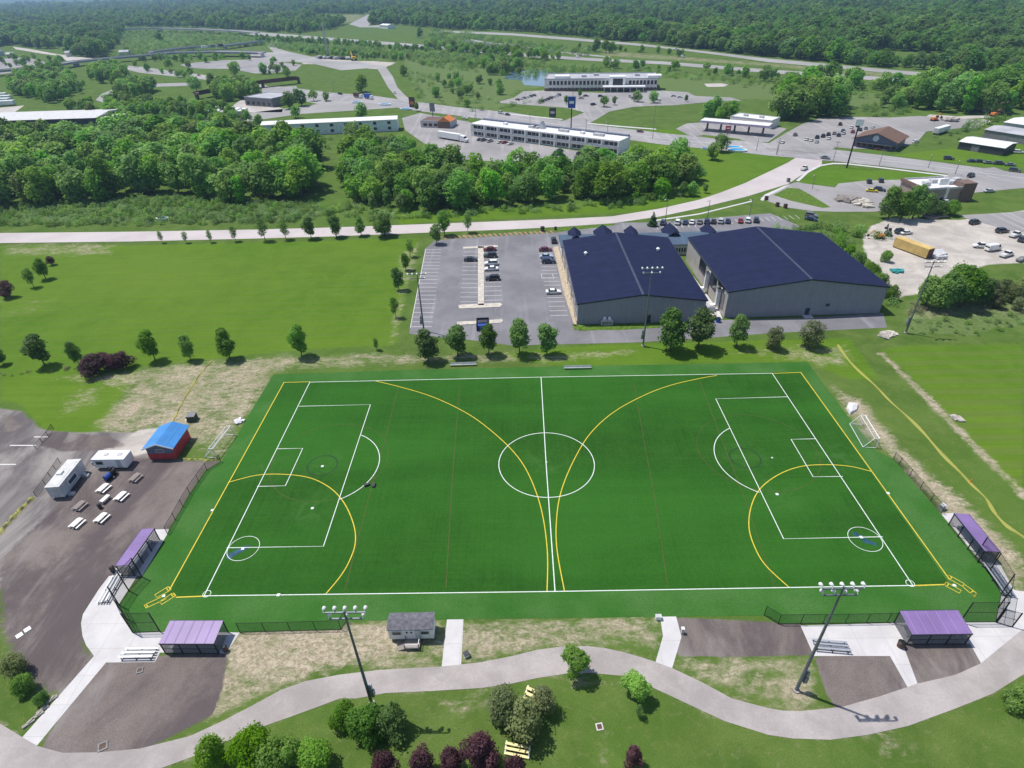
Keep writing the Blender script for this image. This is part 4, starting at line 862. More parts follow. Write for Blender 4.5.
# grey flat building
o, L = frame('grey_building', 'grey flat-roofed building in the pale yard', 'building', (246, 105.5), (273, 107.5)); D = 26; h = 6; flat(o, L, D, h, 'mgrey', 'groof', .5)
for i in range(5): win(o, 2+i*5.5, 1, 5+i*5.5, 3.2, 0, 'glass', None)
m = MB(); m.box(-9, 8, 0, -.1, 20, 4.2); m.build('annexe', M['lgrey'], o)
# orange and grey restaurant
o, L = frame('orange_restaurant', 'low grey restaurant with an orange and brown roof by the main road', 'building', (421, 127.5), (450, 128.5)); D = 13; h = 4.; flat(o, L, D, h, 'lgrey', 'shingle', .3)
m = MB(); m.exxz([(L*.62, h+.1), (L+.8, h+.1), (L*.82, h+2.6)], -.5, D*.7); m.build('gable_roof', M['orange'], o); m = MB(); m.box(L*.6, -.6, 0, L+.3, -.01, 3.6); m.build('porch', M['brick2'], o)
for i in range(4): win(o, 2+i*3.6, 1, 4.4+i*3.6, 2.6, 0, 'glass', 'orange')
# house roofs in the woods
for i, (A, B, D, h, wm, rm, lab) in enumerate([((84, 53.5), (93, 53), 12, 5, 'white', 'wroof', 'white-roofed building at the wood edge on the left'), ((-6, 57), (5, 56), 16, 6, 'lgrey', 'slate', 'greenish-roofed building at the left edge'), ((8, 58.5), (15, 58), 14, 5, 'mgrey', 'groof', 'grey house right of the greenish roof'), ((67, 57), (73, 56.5), 10, 5, 'cream', 'groof', 'pale small house beside the dirt track'),
        ((983, 112), (1010, 113), 12, 4, 'cream', 'shingle', 'tan building behind the trees at the right edge'), ((726, 49.5), (733, 50), 12, 4.5, 'cream', 'shingle', 'tan house at the wood edge on the right'), ((120, 55.5), (129, 55), 12, 4, 'lgrey', 'groof', 'grey shed beside the raised road'), ((380, 28.5), (388, 29), 18, 6, 'white', 'wroof', 'small white building at the far field'), ((629, 5), (640, 5), 40, 16, 'white', 'wroof', 'distant white block in the far woods, left of another'), ((648, 5.2), (690, 5), 40, 13, 'white', 'wroof', 'long pale roof in the far woods'), ((95, 15.5), (106, 15.3), 25, 12, 'white', 'groof', 'pale roof in the woods at upper left')]):
    o, L = frame('house', lab, 'building', A, B); m = MB(); m.exyz([(0, 0), (D, 0), (D, h), (D/2, h+2), (0, h)], 0, L); m.build('wall', M[wm], o)
    m = MB(); m.exyz([(-.5, h-.1), (D/2, h+2.05), (D/2, h+2.4), (-.5, h+.25)], -.5, L+.5); m.exyz([(D/2, h+2.05), (D+.5, h-.1), (D+.5, h+.25), (D/2, h+2.4)], -.5, L+.5); m.build('roof', M[rm], o)
# bridges
def bridge(name, lab, px, z, wd, mat='hwy', side='brick2', npier=4):
    P = [G(u, v, z) for u, v in px]; o = thing(name, lab, 'bridge', (0, 0, 0)); m = MB(); r = MB()
    L_, R_ = [], []
    for i in range(len(P)):
        t = (P[min(i+1, len(P)-1)]-P[max(i-1, 0)]); t.z = 0; t.normalize(); n = Vector((-t.y, t.x, 0))*wd/2; L_.append(P[i]+n); R_.append(P[i]-n)
    for k in range(len(P)-1):
        a, b, c, d = L_[k], L_[k+1], R_[k+1], R_[k]
        m.add([(q.x, q.y, zz) for zz in (z-.9, z) for q in (a, b, c, d)], [(0, 1, 2, 3), (7, 6, 5, 4), (0, 4, 5, 1), (2, 6, 7, 3), (1, 5, 6, 2), (3, 7, 4, 0)])
        for q0, q1 in ((a, b), (d, c)): r.add([(q0.x, q0.y, z-1.6), (q1.x, q1.y, z-1.6), (q1.x, q1.y, z+.9), (q0.x, q0.y, z+.9)], [(0, 1, 2, 3)])
    m.build('deck', M[mat], o); r.build('girder', M[side], o)
    for i in range(npier):
        p = P[0].lerp(P[-1], (i+.5)/npier) if len(P) == 2 else P[min(len(P)-1, int((i+.5)/npier*len(P)))]
        q = MB(); q.obox((p.x, p.y, (z-.9)/2), (1.4, wd*.7, z-.9)); q.build('pier', M['lgrey'] if mat == 'hwy' else M['brick2'], o)
bridge('road_bridge', 'raised grey highway curving across the upper left', [(126, 28.8), (160, 28.2), (200, 29.2), (240, 31), (256, 32.5)], 7, 14, 'hwy', 'lgrey', 5)
bridge('road_bridge', 'low road bridge crossing the pale underpass on the left', [(-30, 73), (40, 67), (75, 61.5), (110, 58), (140, 55.5), (175, 52.5), (215, 51.5), (262, 52.5)], 5.5, 15, 'hwy', 'lgrey', 6)
bridge('road_bridge', 'second road bridge with trucks behind the low road bridge', [(150, 52), (190, 47), (225, 45.5), (260, 41)], 5, 12, 'hwy', 'lgrey', 3)
bridge('girder_bridge', 'brown steel girder bridge over the road at left centre', [(196, 93), (232, 86), (262, 81.5), (298, 77.5)], 5, 6, 'brick2', 'rust', 4)
bridge('road_bridge', 'short bridge ramp joining the highway at the centre', [(468, 40), (486, 43), (512, 45.5)], 4, 10, 'hwy', 'lgrey', 2)

# ------------------------------------------------------------------ the sports ground
ctr = Vector((0, 0, 0))
def floodlight_mast(u, v, top, lab, n=(5, 4), col='steelb', arm=4.7, toward=None):
    p = G(u, v); h = HG(u, v, top); a = (math.pi/2 if p.y < 0 else -math.pi/2) if toward is None else toward
    o = thing('floodlight_mast', lab, 'light pole', p, a-math.pi/2, 'tall floodlight masts around the field')    # local +y looks at the field
    m = MB(); m.tube((0, 0, 0), (0, 0, h*.5), .23, .18, 10); m.tube((0, 0, h*.5), (0, 0, h+.2), .18, .11, 10); m.build('pole', M[col], o)
    m = MB(); m.tube((0, 0, 0), (0, 0, .25), .45, .45, 12); m.build('footing', M['stone'], o)
    m = MB(); m.box(.28, -.3, 2.2, .75, .3, 3.4); m.box(.28, -.25, 3.6, .6, .25, 4.6); m.build('control_box', M['steel'], o)
    for r in range(2):
        z = h-.1-r*1.15; w_ = arm*(1, .82)[r]; m = MB(); m.box(-w_/2, -.08, z-.08, w_/2, .08, z+.08); ca = m.build('crossarm', M['steel'], o)
        for i in range(n[r]):
            x = -w_/2+w_*i/(n[r]-1)
            f = MB(); f.tube((x, .1, z+.30), (x, .2, z+.36), .1, .18, 10); f.tube((x, .2, z+.36), (x, .5, z+.18), .14, .24, 12); f.tube((x, 0, z+.05), (x, .15, z+.3), .06, .06, 5); f.build('floodlight', M['wroof'], ca)
    return o
floodlight_mast(372, 704, 612, 'tall floodlight mast standing below the curved path left of centre', (5, 3))
floodlight_mast(796, 690.5, 588, 'tall floodlight mast on the straw patch at lower right', (5, 4))
floodlight_mast(643, 346, 268, 'tall floodlight mast before the left sports hall', (5, 3), 'steel')
floodlight_mast(424, 331, 274, 'floodlight mast on the left side of the car park', (5, 2), 'steelb')
floodlight_mast(905.5, 333, 262, 'floodlight mast beside the big tree clump at right', (4, 3), 'steel')

def fence(name, lab, px, h, sp=3., mesh='mesh', group=None, cat='fence', rails=(1.,), z0=0, gap=.0):
    P = [G(u, v) for u, v in px]; o = thing(name, lab, cat, P[0], 0, group); b = P[0]; k = 0
    rl = MB(); ms = MB(); posts = []
    for p, q in zip(P[:-1], P[1:]):
        L = (q-p).length; n = max(1, round(L/sp)); t = (q-p)/L; nn = Vector((-t.y, t.x, 0))*.012
        for i in range(n+(1 if q is P[-1] else 0)): posts.append(p+(q-p)*i/n-b)
        for f in rails: rl.tube(p-b+Vector((0, 0, h*f)), q-b+Vector((0, 0, h*f)), .035, .035, 5)
        a, c = p-b, q-b
        ms.add([(a+nn)+Vector((0, 0, .05)), (c+nn)+Vector((0, 0, .05)), (c+nn)+Vector((0, 0, h-.03)), (a+nn)+Vector((0, 0, h-.03)), (a-nn)+Vector((0, 0, .05)), (c-nn)+Vector((0, 0, .05)), (c-nn)+Vector((0, 0, h-.03)), (a-nn)+Vector((0, 0, h-.03))],
               [(0, 3, 2, 1), (4, 5, 6, 7), (0, 1, 5, 4), (3, 7, 6, 2), (0, 4, 7, 3), (1, 2, 6, 5)])
    pm = MB(); pr = .05 if h < 3 else .09; pm.tube((0, 0, 0), (0, 0, h+.05), pr, pr, 6); p0 = pm.build('post', M['black'], o, posts[0])
    for q in posts[1:100]: clone(p0, q, o)
    rl.build('rail', M['black'], o); ms.build('chain_link', M[mesh], o); return o
fence('chain_link_fence', 'black chain-link fence along the left edge of the turf', [(167.5, 534), (190, 494), (207, 470), (221, 461.5)], 1.8, 3.2, rails=(1., .03))
fence('chain_link_fence', 'black chain-link fence along the turf left of the small shed', [(240, 632.3), (341, 629.6), (346, 621)], 2.2, 3.4, rails=(1., .03))
fence('chain_link_fence', 'black chain-link fence behind the right bleacher on the near edge', [(764, 615.3), (778, 624), (845, 623.3), (908, 622.2)], 2.2, 3., rails=(1., .03))
fence('chain_link_fence', 'low fence along the right edge of the turf above the purple dugout', [(893, 459.5), (899, 465), (920, 489), (941, 514)], 1.8, 3., rails=(1., .03))
fence('backstop_fence', 'tall black chain-link backstop at the left corner of the field', [(142, 577), (129, 591), (119.5, 605.5), (133, 632.5), (160, 631.7)], 4.6, 3.4, rails=(1., .5, .02))
fence('backstop_fence', 'tall black chain-link backstop at the right corner of the field', [(975, 557), (988, 573), (1001, 594), (995.5, 622), (960, 622.3)], 4.6, 3.4, rails=(1., .5, .02))
fence('fence_gate', 'tall double gate of chain-link standing open at the right corner', [(996.5, 622.8), (1012, 627)], 3.2, 1.6, rails=(1., .5, .03), cat='gate')

def bench(o, x0, x1, y, z=.45):
    m = MB(); m.box(x0, y-.18, z-.04, x1, y+.18, z); b = m.build('bench', M['alu'], o)
    l = MB()
    for x in (x0+.3, (x0+x1)/2, x1-.3): l.box(x-.03, y-.15, 0, x+.03, y+.15, z-.04)
    l.build('bench_frame', M['steel'], b)
def dugout(lab, loc, rz, L=9.0, D=3.4):
    """open side along local +y"""
    o = thing('dugout', lab, 'dugout', loc, rz, 'purple-roofed dugouts at the corners of the field')
    m = MB(); m.exyz([(-.06, 2.42), (D+.06, 2.70), (D+.06, 2.82), (-.06, 2.54)], -.06, L+.06); r = m.build('roof', M['purple'], o)
    f = MB(); f.box(-.08, -.13, 2.34, L+.08, -.065, 2.56); f.box(-.08, D+.065, 2.64, L+.08, D+.13, 2.84); f.build('trim', M['trim'], r)
    for x in (0, L/3, 2*L/3, L):
        for y in (0, D):
            p = MB(); p.box(x-.06, y-.06, 0, x+.06, y+.06, 2.42+.07*y); p.build('post', M['black'], o)
    s = MB(); s.box(.02, -.02, .05, L-.02, .02, 2.35); s.box(-.02, .02, .05, .02, D, 2.35); s.box(L-.02, .02, .05, L+.02, D, 2.35); s.build('screen', M['mesh2'], o)
    s = MB(); s.box(.1, D-.02, .05, L*.32, D+.02, 2.3); s.box(L*.45, D-.02, .05, L-.1, D+.02, 1.2); s.build('front_screen', M['mesh'], o)
    for z in (.08, 1.2, 2.3): t = MB(); t.tube((0, -.03, z), (L, -.03, z), .035, .035, 5); t.build('rail', M['black'], o)
    bench(o, .5, L-.5, .7); bench(o, .5, L-.5, 1.25, .45)
    return o
def dug_at(lab, rpx):
    """roof corners: along the closed back, then the open front"""
    P = [G(u, v, 2.6) for u, v in rpx]; t = (P[1]-P[0])+(P[2]-P[3]); L = t.length/2; t.normalize(); n = Vector((-t.y, t.x, 0)); D = (((P[3]-P[0])+(P[2]-P[1]))*.5).dot(n)
    c = sum(P, Vector())/4; a = c-t*L/2-n*D/2; print('dugout', L, D)
    return dugout(lab, (a.x, a.y, .02), math.atan2(t.y, t.x), L, D)
dug_at('purple-roofed dugout on the near side at the left corner', [(160, 643), (214.5, 643), (222, 622), (170, 622)])
dug_at('purple-roofed dugout on the near side at the right corner', [(911.7, 634), (970.5, 633), (959, 611.7), (901, 612)])
dug_at('purple-roofed dugout along the left edge of the turf', [(141.6, 529), (115.8, 565.3), (128.3, 565.5), (154.5, 529.5)])
dug_at('purple-roofed dugout along the right edge of the turf', [(1000, 551), (968.7, 514.4), (954.6, 514.4), (984.3, 552)])

def bleacher(lab, A, B, rows=3, mat='alu'):
    a, b = G(*A), G(*B); t = b-a; L = t.length
    o = thing('bleacher', lab, 'bleachers', a, math.atan2(t.y, t.x), 'aluminium bleachers around the field')
    for r in range(rows):
        m = MB(); y, z = r*.75, .42+r*.22; m.box(0, y, z-.05, L, y+.22, z); m.build('seat', M[mat], o)
        if r: m = MB(); m.box(0, y-.34, z-.27, L, y-.08, z-.23); m.build('footboard', M['steel'], o)
    for x in (.3, L/2, L-.3):
        m = MB(); m.exyz([(.05, 0), (rows*.75-.4, 0), (rows*.75-.4, .08), (.05, .08)], x-.04, x+.04)
        for r in range(rows): m.box(x-.04, r*.75+.1, .08, x+.04, r*.75+.18, .37+r*.22)
        m.build('frame', M['dgrey'], o)
    return o
bleacher('aluminium bleacher on the left plaza beside the near dugout', (159, 649), (126.5, 649.5), 3)
bleacher('aluminium bleacher on the curved plaza by the left turf edge', (113, 577), (97, 605), 3)
bleacher('aluminium bleacher on the concrete pad under the right mast', (846, 643), (811, 640), 3)
bleacher('aluminium bleacher beside the right dugout at the right corner', (1015, 598), (992, 566), 3)
def team_bench(lab, A, B):
    a, b = G(*A), G(*B); t = b-a; o = thing('team_bench', lab, 'bench', a, math.atan2(t.y, t.x), 'team benches behind the far touchline'); L = t.length
    m = MB(); m.box(0, 0, .40, L, .5, .46); m.build('seat', M['alu'], o); m = MB(); m.box(0, .5, .55, L, .56, .9); m.build('backrest', M['alu'], o)
    for x in (.2, L/2, L-.2): m = MB(); m.box(x-.04, .05, 0, x+.04, .5, .4); m.box(x-.03, .45, .4, x+.03, .5, .9); m.build('leg', M['steel'], o)
team_bench('white team bench on the far touchline below the car park', (450, 366.8), (476.5, 366)); team_bench('aluminium team bench on the far touchline below the left hall', (564, 369.8), (591.5, 369.3))

def goal(lab, A, B, deep, side):
    a, b = G(*A), G(*B); t = b-a; L = t.length; o = thing('soccer_goal', lab, 'soccer goal', a, math.atan2(t.y, t.x), 'white soccer goals beside the turf'); s = side
    m = MB(); m.tube((0, 0, 0), (0, 0, 2.4), .08); m.tube((L, 0, 0), (L, 0, 2.4), .08); m.tube((-.06, 0, 2.4), (L+.06, 0, 2.4), .08); m.build('front_frame', M['white'], o)
    m = MB()
    for x in (0, L): m.tube((x, 0, .06), (x, s*deep, .06), .05); m.tube((x, s*deep, .06), (x, s*.9, 2.4), .05); m.tube((x, 0, 2.4), (x, s*.9, 2.4), .05)
    m.tube((0, s*deep, .06), (L, s*deep, .06), .05); m.tube((0, s*.9, 2.4), (L, s*.9, 2.4), .05); m.build('back_frame', M['white'], o)
    n = MB(); n.add([(0, s*.9, 2.4), (L, s*.9, 2.4), (L, s*deep, .06), (0, s*deep, .06)], [(0, 1, 2, 3)]); n.add([(0, 0, 2.4), (L, 0, 2.4), (L, s*.9, 2.4), (0, s*.9, 2.4)], [(0, 1, 2, 3)])
    for x in (0, L): n.add([(x, 0, .06), (x, s*deep, .06), (x, s*.9, 2.4), (x, 0, 2.4)], [(0, 1, 2, 3)])
    n.build('net', M['net'], o)
goal('white soccer goal lying beside the left edge of the turf', (216.4, 457.9), (233.6, 435), 2.4, 1); goal('white soccer goal beside the right edge of the turf', (875.8, 448), (861.8, 424.6), 2.4, 1)

# picnic tables
def picnic(lab, c, mat, rz):
    o = thing('picnic_table', lab, 'picnic table', c, rz, 'picnic tables on the dark gravel'); L = 2.1
    m = MB()
    for i in range(4): m.box(-L/2, -.46+i*.235, .72, L/2, -.46+i*.235+.215, .77)
    m.build('tabletop', M[mat], o)
    for s in (-1, 1):
        m = MB(); m.box(-L/2, s*.82-.15, .42, L/2, s*.82+.15, .47); m.build('seat', M[mat], o)
        f = MB(); x = s*(L/2-.4)
        f.tube((x, -.35, .7), (x, -.75, 0), .05); f.tube((x, .35, .7), (x, .75, 0), .05); f.box(x-.04, -.85, .34, x+.04, .85, .42); f.build('leg', M['steel'], o)
    return o
pa = ang(Q(30, 420, 6.4, [(440, 465)])[0], Q(30, 420, 6.4, [(505, 408)])[0])
for (x, y, mt, lab) in [(680, 372, 'wood', 'grey-brown picnic table nearest the red shed'), (476, 440, 'white', 'white picnic table beside the blue grill'), (590, 492, 'white', 'white picnic table nearest the turf, below the grey-brown one'), (325, 552, 'wood', 'grey-brown picnic table on the left, above a white one'), (465, 630, 'white', 'white picnic table nearest the purple dugout'), (308, 664, 'white', 'white picnic table farthest to the lower left')]:
    picnic(lab, G(*Q(30, 420, 6.4, [(x, y+8)])[0]), M and mt, pa)
p = G(*Q(30, 420, 6.4, [(488, 518)])[0]); o = thing('small_table', 'small white table without benches between the picnic tables', 'table', p, pa); m = MB(); m.box(-.9, -.4, .7, .9, .4, .76); m.build('tabletop', M['white'], o)
for x in (-.75, .75):
    for y in (-.3, .3): m = MB(); m.box(x-.04, y-.04, 0, x+.04, y+.04, .7); m.build('leg', M['steel'], o)
def bin_(lab, px, mat='dgrey', r=.35, h=.95):
    o = thing('trash_can', lab, 'trash can', G(*px)); m = MB(); m.tube((0, 0, 0), (0, 0, h), r*.85, r, 14); m.build('drum', M[mat], o); m = MB(); m.tube((0, 0, h), (0, 0, h+.12), r*1.05, r*.6, 14); m.build('lid', M['black'], o)
bin_('dark trash can between the picnic tables', Q(30, 420, 6.4, [(452, 564)])[0]); bin_('dark trash can at the end of the left near dugout', (226, 651), 'rust'); bin_('brown trash can at the left end of the right near dugout', (900, 646.5), 'rust', .5, 1.0); bin_('dark trash can by the upper end of the left dugout', (113.5, 571), 'dgrey', .4)
bin_('dark box-shaped bin on the verge above the car park', (542.5, 231), 'dgrey', .8, 1.6); bin_('small dark bin on the verge right of the larger bin', (555.5, 230), 'dgrey', .5, 1.2)
p = G(*Q(30, 420, 6.4, [(520, 372)])[0]); o = thing('barrel_grill', 'blue barrel grill on a towing cart beside the white trailer', 'grill', p, pa)
m = MB(); m.tube((-1.1, 0, .95), (.1, 0, .95), .5, .5, 12); m.build('barrel', M['bluep'], o); m = MB(); m.tube((.15, 0, .95), (1.2, 0, .95), .46, .46, 12); m.tube((.6, 0, 1.3), (.6, 0, 2.0), .08); m.build('firebox', M['black'], o)
m = MB(); m.box(-1.2, -.5, .35, 1.5, .5, .45); m.tube((1.5, 0, .4), (2.5, 0, .4), .05); m.build('cart', M['black'], o)
for y in (-.62, .62): wheel(o, .1, y, .35, .2)
# bits and pieces
def box_thing(name, lab, cat, px, sz, mat, rz=0, lid=None, label2=None):
    o = thing(name, lab, cat, G(*px), rz); x, y, z = sz; m = MB(); m.box(-x/2, -y/2, 0, x/2, y/2, z); m.build('body', M[mat], o)
    if lid: m = MB(); m.box(-x/2-.05, -y/2-.05, z, x/2+.05, y/2+.05, z+.1); m.build('lid', M[lid], o)
    return o
box_thing('utility_box', 'dark green utility box on the straw above the red shed', 'utility box', (193, 420), (1.7, 1.7, 1.4), 'dkgreen', .1, 'mgrey'); box_thing('crate', 'small white crate beside the dark utility box', 'crate', (188.7, 421.5), (.8, .5, .5), 'white', .2, 'white')
box_thing('cooler_box', 'white box at the foot of the straight concrete walk', 'box', (466.5, 656), (.7, .6, .6), 'white', .5, 'dgrey'); box_thing('sign_box', 'small white box at the top corner of the bent walk', 'box', (658, 619), (.8, .5, .7), 'white', 0, 'lgrey')
box_thing('sign_box', 'grey post box standing on the dark gravel beside the bent walk', 'box', (682, 633), (.35, .35, 1.1), 'lgrey', 0, 'white'); box_thing('equipment_box', 'pale box at the upper end of the right dugout', 'box', (941.5, 509), (.9, .7, .9), 'lgrey', .5, 'lgrey')
for (u, v, rz, lab) in ((19.5, 635.5, .9, 'white square board lying on the dark gravel, lower left of a pair'), (27.5, 629.5, .9, 'white square board lying on the dark gravel, upper right of a pair')):
    o = thing('white_board', lab, 'board', G(u, v), rz); m = MB(); m.box(-.42, -.42, 0, .42, .42, .06); m.box(-.42, -.42, .06, .42, -.38, .09); m.build('panel', M['white'], o)
def frame_ring(lab, px, s, rz, mat, cat='hatch', fill='mulch'):
    o = thing('ground_hatch', lab, cat, G(*px), rz); m = MB(); t = s*.16
    m.box(-s, -s, 0, s, -s+t*2, .12); m.box(-s, s-t*2, 0, s, s, .12); m.box(-s, -s+t*2, 0, -s+t*2, s-t*2, .12); m.box(s-t*2, -s+t*2, 0, s, s-t*2, .12); m.build('frame', M[mat], o); m = MB(); m.box(-s+t*2, -s+t*2, 0, s-t*2, s-t*2, .07); m.build('grate', M[fill], o)
frame_ring('pale square drain frame on the dark gravel below the plaza', (140, 670.5), .42, .3, 'mgrey'); frame_ring('pale broken drain frame at the edge of the curved path', (103, 746.5), .55, .5, 'mgrey'); frame_ring('square plaque with a dark plate set in the lawn', (599.5, 727), .45, .15, 'concrete', 'plaque', 'rust')
for i, (u, v) in enumerate([(29, 724), (38, 716), (43, 710), (52, 700)]):
    o = thing('kerb_stone', ORD[i]+' broken kerb stone from the path along the slanting walkway', 'stone', G(u, v), .9, 'broken kerb stones beside the walkway'); m = MB(); m.box(-.7, -.2, 0, .7, .2, .25); m.obox((.2, .1, .2), (.6, .3, .3), .3); m.build('block', M['stone'], o)
# bases, plates, cones, balls
for i, (u, v, lab) in enumerate([(212.5, 510.5, 'white base on the left yellow line'), (888, 493.5, 'white base on the right yellow line'), (278.5, 595.2, 'white base on the near line at left'), (312.5, 508.5, 'white pitching plate inside the left penalty box'), (322.5, 466.5, 'white pitching plate in the faint left circle'), (777, 494.5, 'white pitching plate inside the right penalty box'), (772, 458, 'small white marker in the right box'), (243, 549, 'white plate in the left corner emblem'), (861, 537.5, 'white plate in the right corner emblem'), (164, 596, 'white home plate between the left yellow boxes'), (954, 585.5, 'white home plate between the right yellow boxes'), (546.3, 462.4, 'white spot plate at the centre of the field')]):
    o = thing('base_plate', lab, 'base plate', (*G(u, v)[:2], .05)); m = MB(); r_ = .25 if i not in (6, 11) else .16; m.prism([(-r_, -r_), (r_, -r_), (r_, r_*.4), (0, r_), (-r_, r_*.4)] if i in (9, 10) else [(-r_, -r_), (r_, -r_), (r_, r_), (-r_, r_)], 0, .06); m.prism([(-r_*.8, -r_*.8), (r_*.8, -r_*.8), (r_*.8, r_*.35), (-r_*.8, r_*.35)], .06, .085); m.build('plate', M['line'], o)
for i, (u, v, lab) in enumerate([(367, 485.5, 'dark sports bag on the left penalty arc'), (374, 485.8, 'smaller dark sports bag just right of the arc')]):
    o = thing('sports_bag', lab, 'bag', G(u, v, .03), .5+i, 'dark bags lying on the turf'); m = MB(); m.exxz([(-.5, 0), (.5, 0), (.55, .25), (.35, .42), (-.35, .42), (-.55, .25)], -.25, .25); m.build('body', M['dgrey'], o); m = MB(); m.tube((-.2, -.27, .3), (.2, -.27, .3), .03); m.tube((-.2, .27, .3), (.2, .27, .3), .03); m.build('strap', M['black'], o)
# tarps, junk beside the turf
def heap(name, lab, cat, px, r, h, mat, seed, n=7):
    g = random.Random(seed); o = thing(name, lab, cat, G(*px)); m = MB()
    for k in range(n):
        a = g.uniform(0, 6.28); q = g.uniform(0, r*.7); s = g.uniform(.35, .6)*r
        m.obox((q*math.cos(a), q*math.sin(a), h*.25+g.uniform(0, h*.3)), (s*2, s*1.2, h*.5), g.uniform(0, 3), 0, g.uniform(-.3, .3))
    m.build('pile', M[mat], o); return o
def tarp(lab, px, z=.6, mat='tarp'):
    P = [G(u, v) for u, v in px]; c = sum(P, Vector())/len(P); o = thing('folded_tarp', lab, 'tarp', c); m = MB(); n = len(P)
    q = [p-c for p in P]; m.add([(p.x, p.y, .0) for p in q]+[(p.x*.9, p.y*.9, z*(.6+.4*math.sin(i*2.1))) for i, p in enumerate(q)]+[(0, 0, z*1.15)], [(i, (i+1) % n, n+(i+1) % n, n+i) for i in range(n)]+[(n+i, n+(i+1) % n, 2*n) for i in range(n)]); m.build('cover', M[mat], o)
tarp('folded pale grey tarp beside the right goal', Q(810, 380, 8.53, [(340, 298), (308, 240), (332, 190), (408, 214), (400, 262)][::-1]), .7)
heap('junk_heap', 'pale heap of tarps beside the upper end of the left goal', 'heap', (239.5, 421.5), 1.2, .7, 'tarp', 3); heap('rubble_heap', 'pale rubble heap in the trench on the right lawn', 'rubble', (955, 418.5), 1.6, .5, 'stone', 4)
heap('rubble_heap', 'flat grey rubble heap beside the drive end', 'rubble', (884, 335.5), 2.4, .5, 'stone', 14, 10); heap('rubble_heap', 'small pale slab heap at the foot of the leaning mast', 'rubble', (892, 334.5), 1.5, .4, 'kerb', 5)
# yellow plastic safety fences
def yellow_fence(lab, px, h, w0):
    P = [G(u, v) for u, v in smooth_px(px, 30)]; o = thing('safety_fence', lab, 'fence', P[0]); b = P[0]; m = MB(); rows = []
    for i, p in enumerate(P):
        t = P[min(i+1, len(P)-1)]-P[max(0, i-1)]; t.normalize(); n = Vector((-t.y, t.x, 0)); w_ = w0*(.75+.35*math.sin(i*1.3)+.2*math.sin(i*.41)); hh = h*(.8+.25*math.sin(i*.9))
        rows.append([p-b-n*w_*.5+Vector((0, 0, .02)), p-b-n*w_*.15+Vector((0, 0, hh*.85)), p-b+n*w_*.2+Vector((0, 0, hh)), p-b+n*w_*.5+Vector((0, 0, .02))])
    v = [q for r in rows for q in r]; m.add(v, [(i*4+k, i*4+k+1, i*4+k+5, i*4+k+4) for i in range(len(rows)-1) for k in range(3)]); m.build('plastic_mesh', M['ymesh'], o)
    pm = MB()
    for i in range(0, len(P), 4): q = P[i]-b; pm.tube(q, q+Vector((0, 0, h*1.2)), .04, .04, 5)
    pm.build('stakes', M['wood'], o)
yellow_fence('yellow plastic safety fence running along the right bank', [(838, 345), (850, 362), (873, 384), (893, 404), (918, 427), (942, 454), (967, 480), (985, 498), (997, 516), (1012, 530), (1030, 541)], .28, .7)
yellow_fence('yellow plastic safety fence climbing from the red shed to the lawn', [(172, 424), (178, 411), (188, 393), (199, 376), (213, 360)], .3, .6)
yellow_fence('wide yellow plastic fence strip across the dusty lot at left', [(-6, 540), (8, 524), (20, 511), (34, 497.5)], .6, 1.1)
yellow_fence('short yellow safety fence strip at the lower side of the red shed', [(183, 459.3), (196, 459.5), (208, 460.5), (218, 460)], .3, .5)
fence('chain_link_fence', 'low wire fence crossing the dusty lot beside the trailers', [(36, 496), (45, 484), (60, 462)], 1.1, 2.5, rails=(1.,))
fence('chain_link_fence', 'low wire fence at the top of the dusty lot', [(36, 449), (48, 436), (53, 428)], 1.1, 2.5, rails=(1.,))
o = thing('warning_cone', 'small orange marker on the yellow fence at right', 'cone', G(970, 482.5)); m = MB(); m.box(-.3, -.3, 0, .3, .3, .05); m.build('base', M['orange'], o); m = MB(); m.tube((0, 0, .05), (0, 0, .9), .22, .05, 10); m.build('cone', M['orange'], o)
# yellow board stands in the foreground
def board_stand(lab, A, B, rows, dep, mat='gold'):
    a, b = G(*A), G(*B); t = b-a; L = t.length; o = thing('board_stand', lab, 'bleachers', a, math.atan2(t.y, t.x), 'yellow plank stands in the foreground')
    for r in range(rows):
        y, z = r*dep/rows, .3+r*.3; m = MB(); m.box(0, y, z-.06, L, y+dep/rows*.72, z); m.build('plank', M[mat], o)
    for x in (.1, L-.1): m = MB(); m.exyz([(0, 0), (dep, 0), (dep, .3+.3*(rows-1)), (0, .24)], x-.08, x+.08); m.build('end_frame', M['white'], o)
board_stand('yellow plank stand half hidden between the olive trees', (521, 705), (541, 714), 4, 2.2); board_stand('yellow plank stand at the bottom edge beside the purple trees', (504, 755), (529, 760), 3, 1.3)

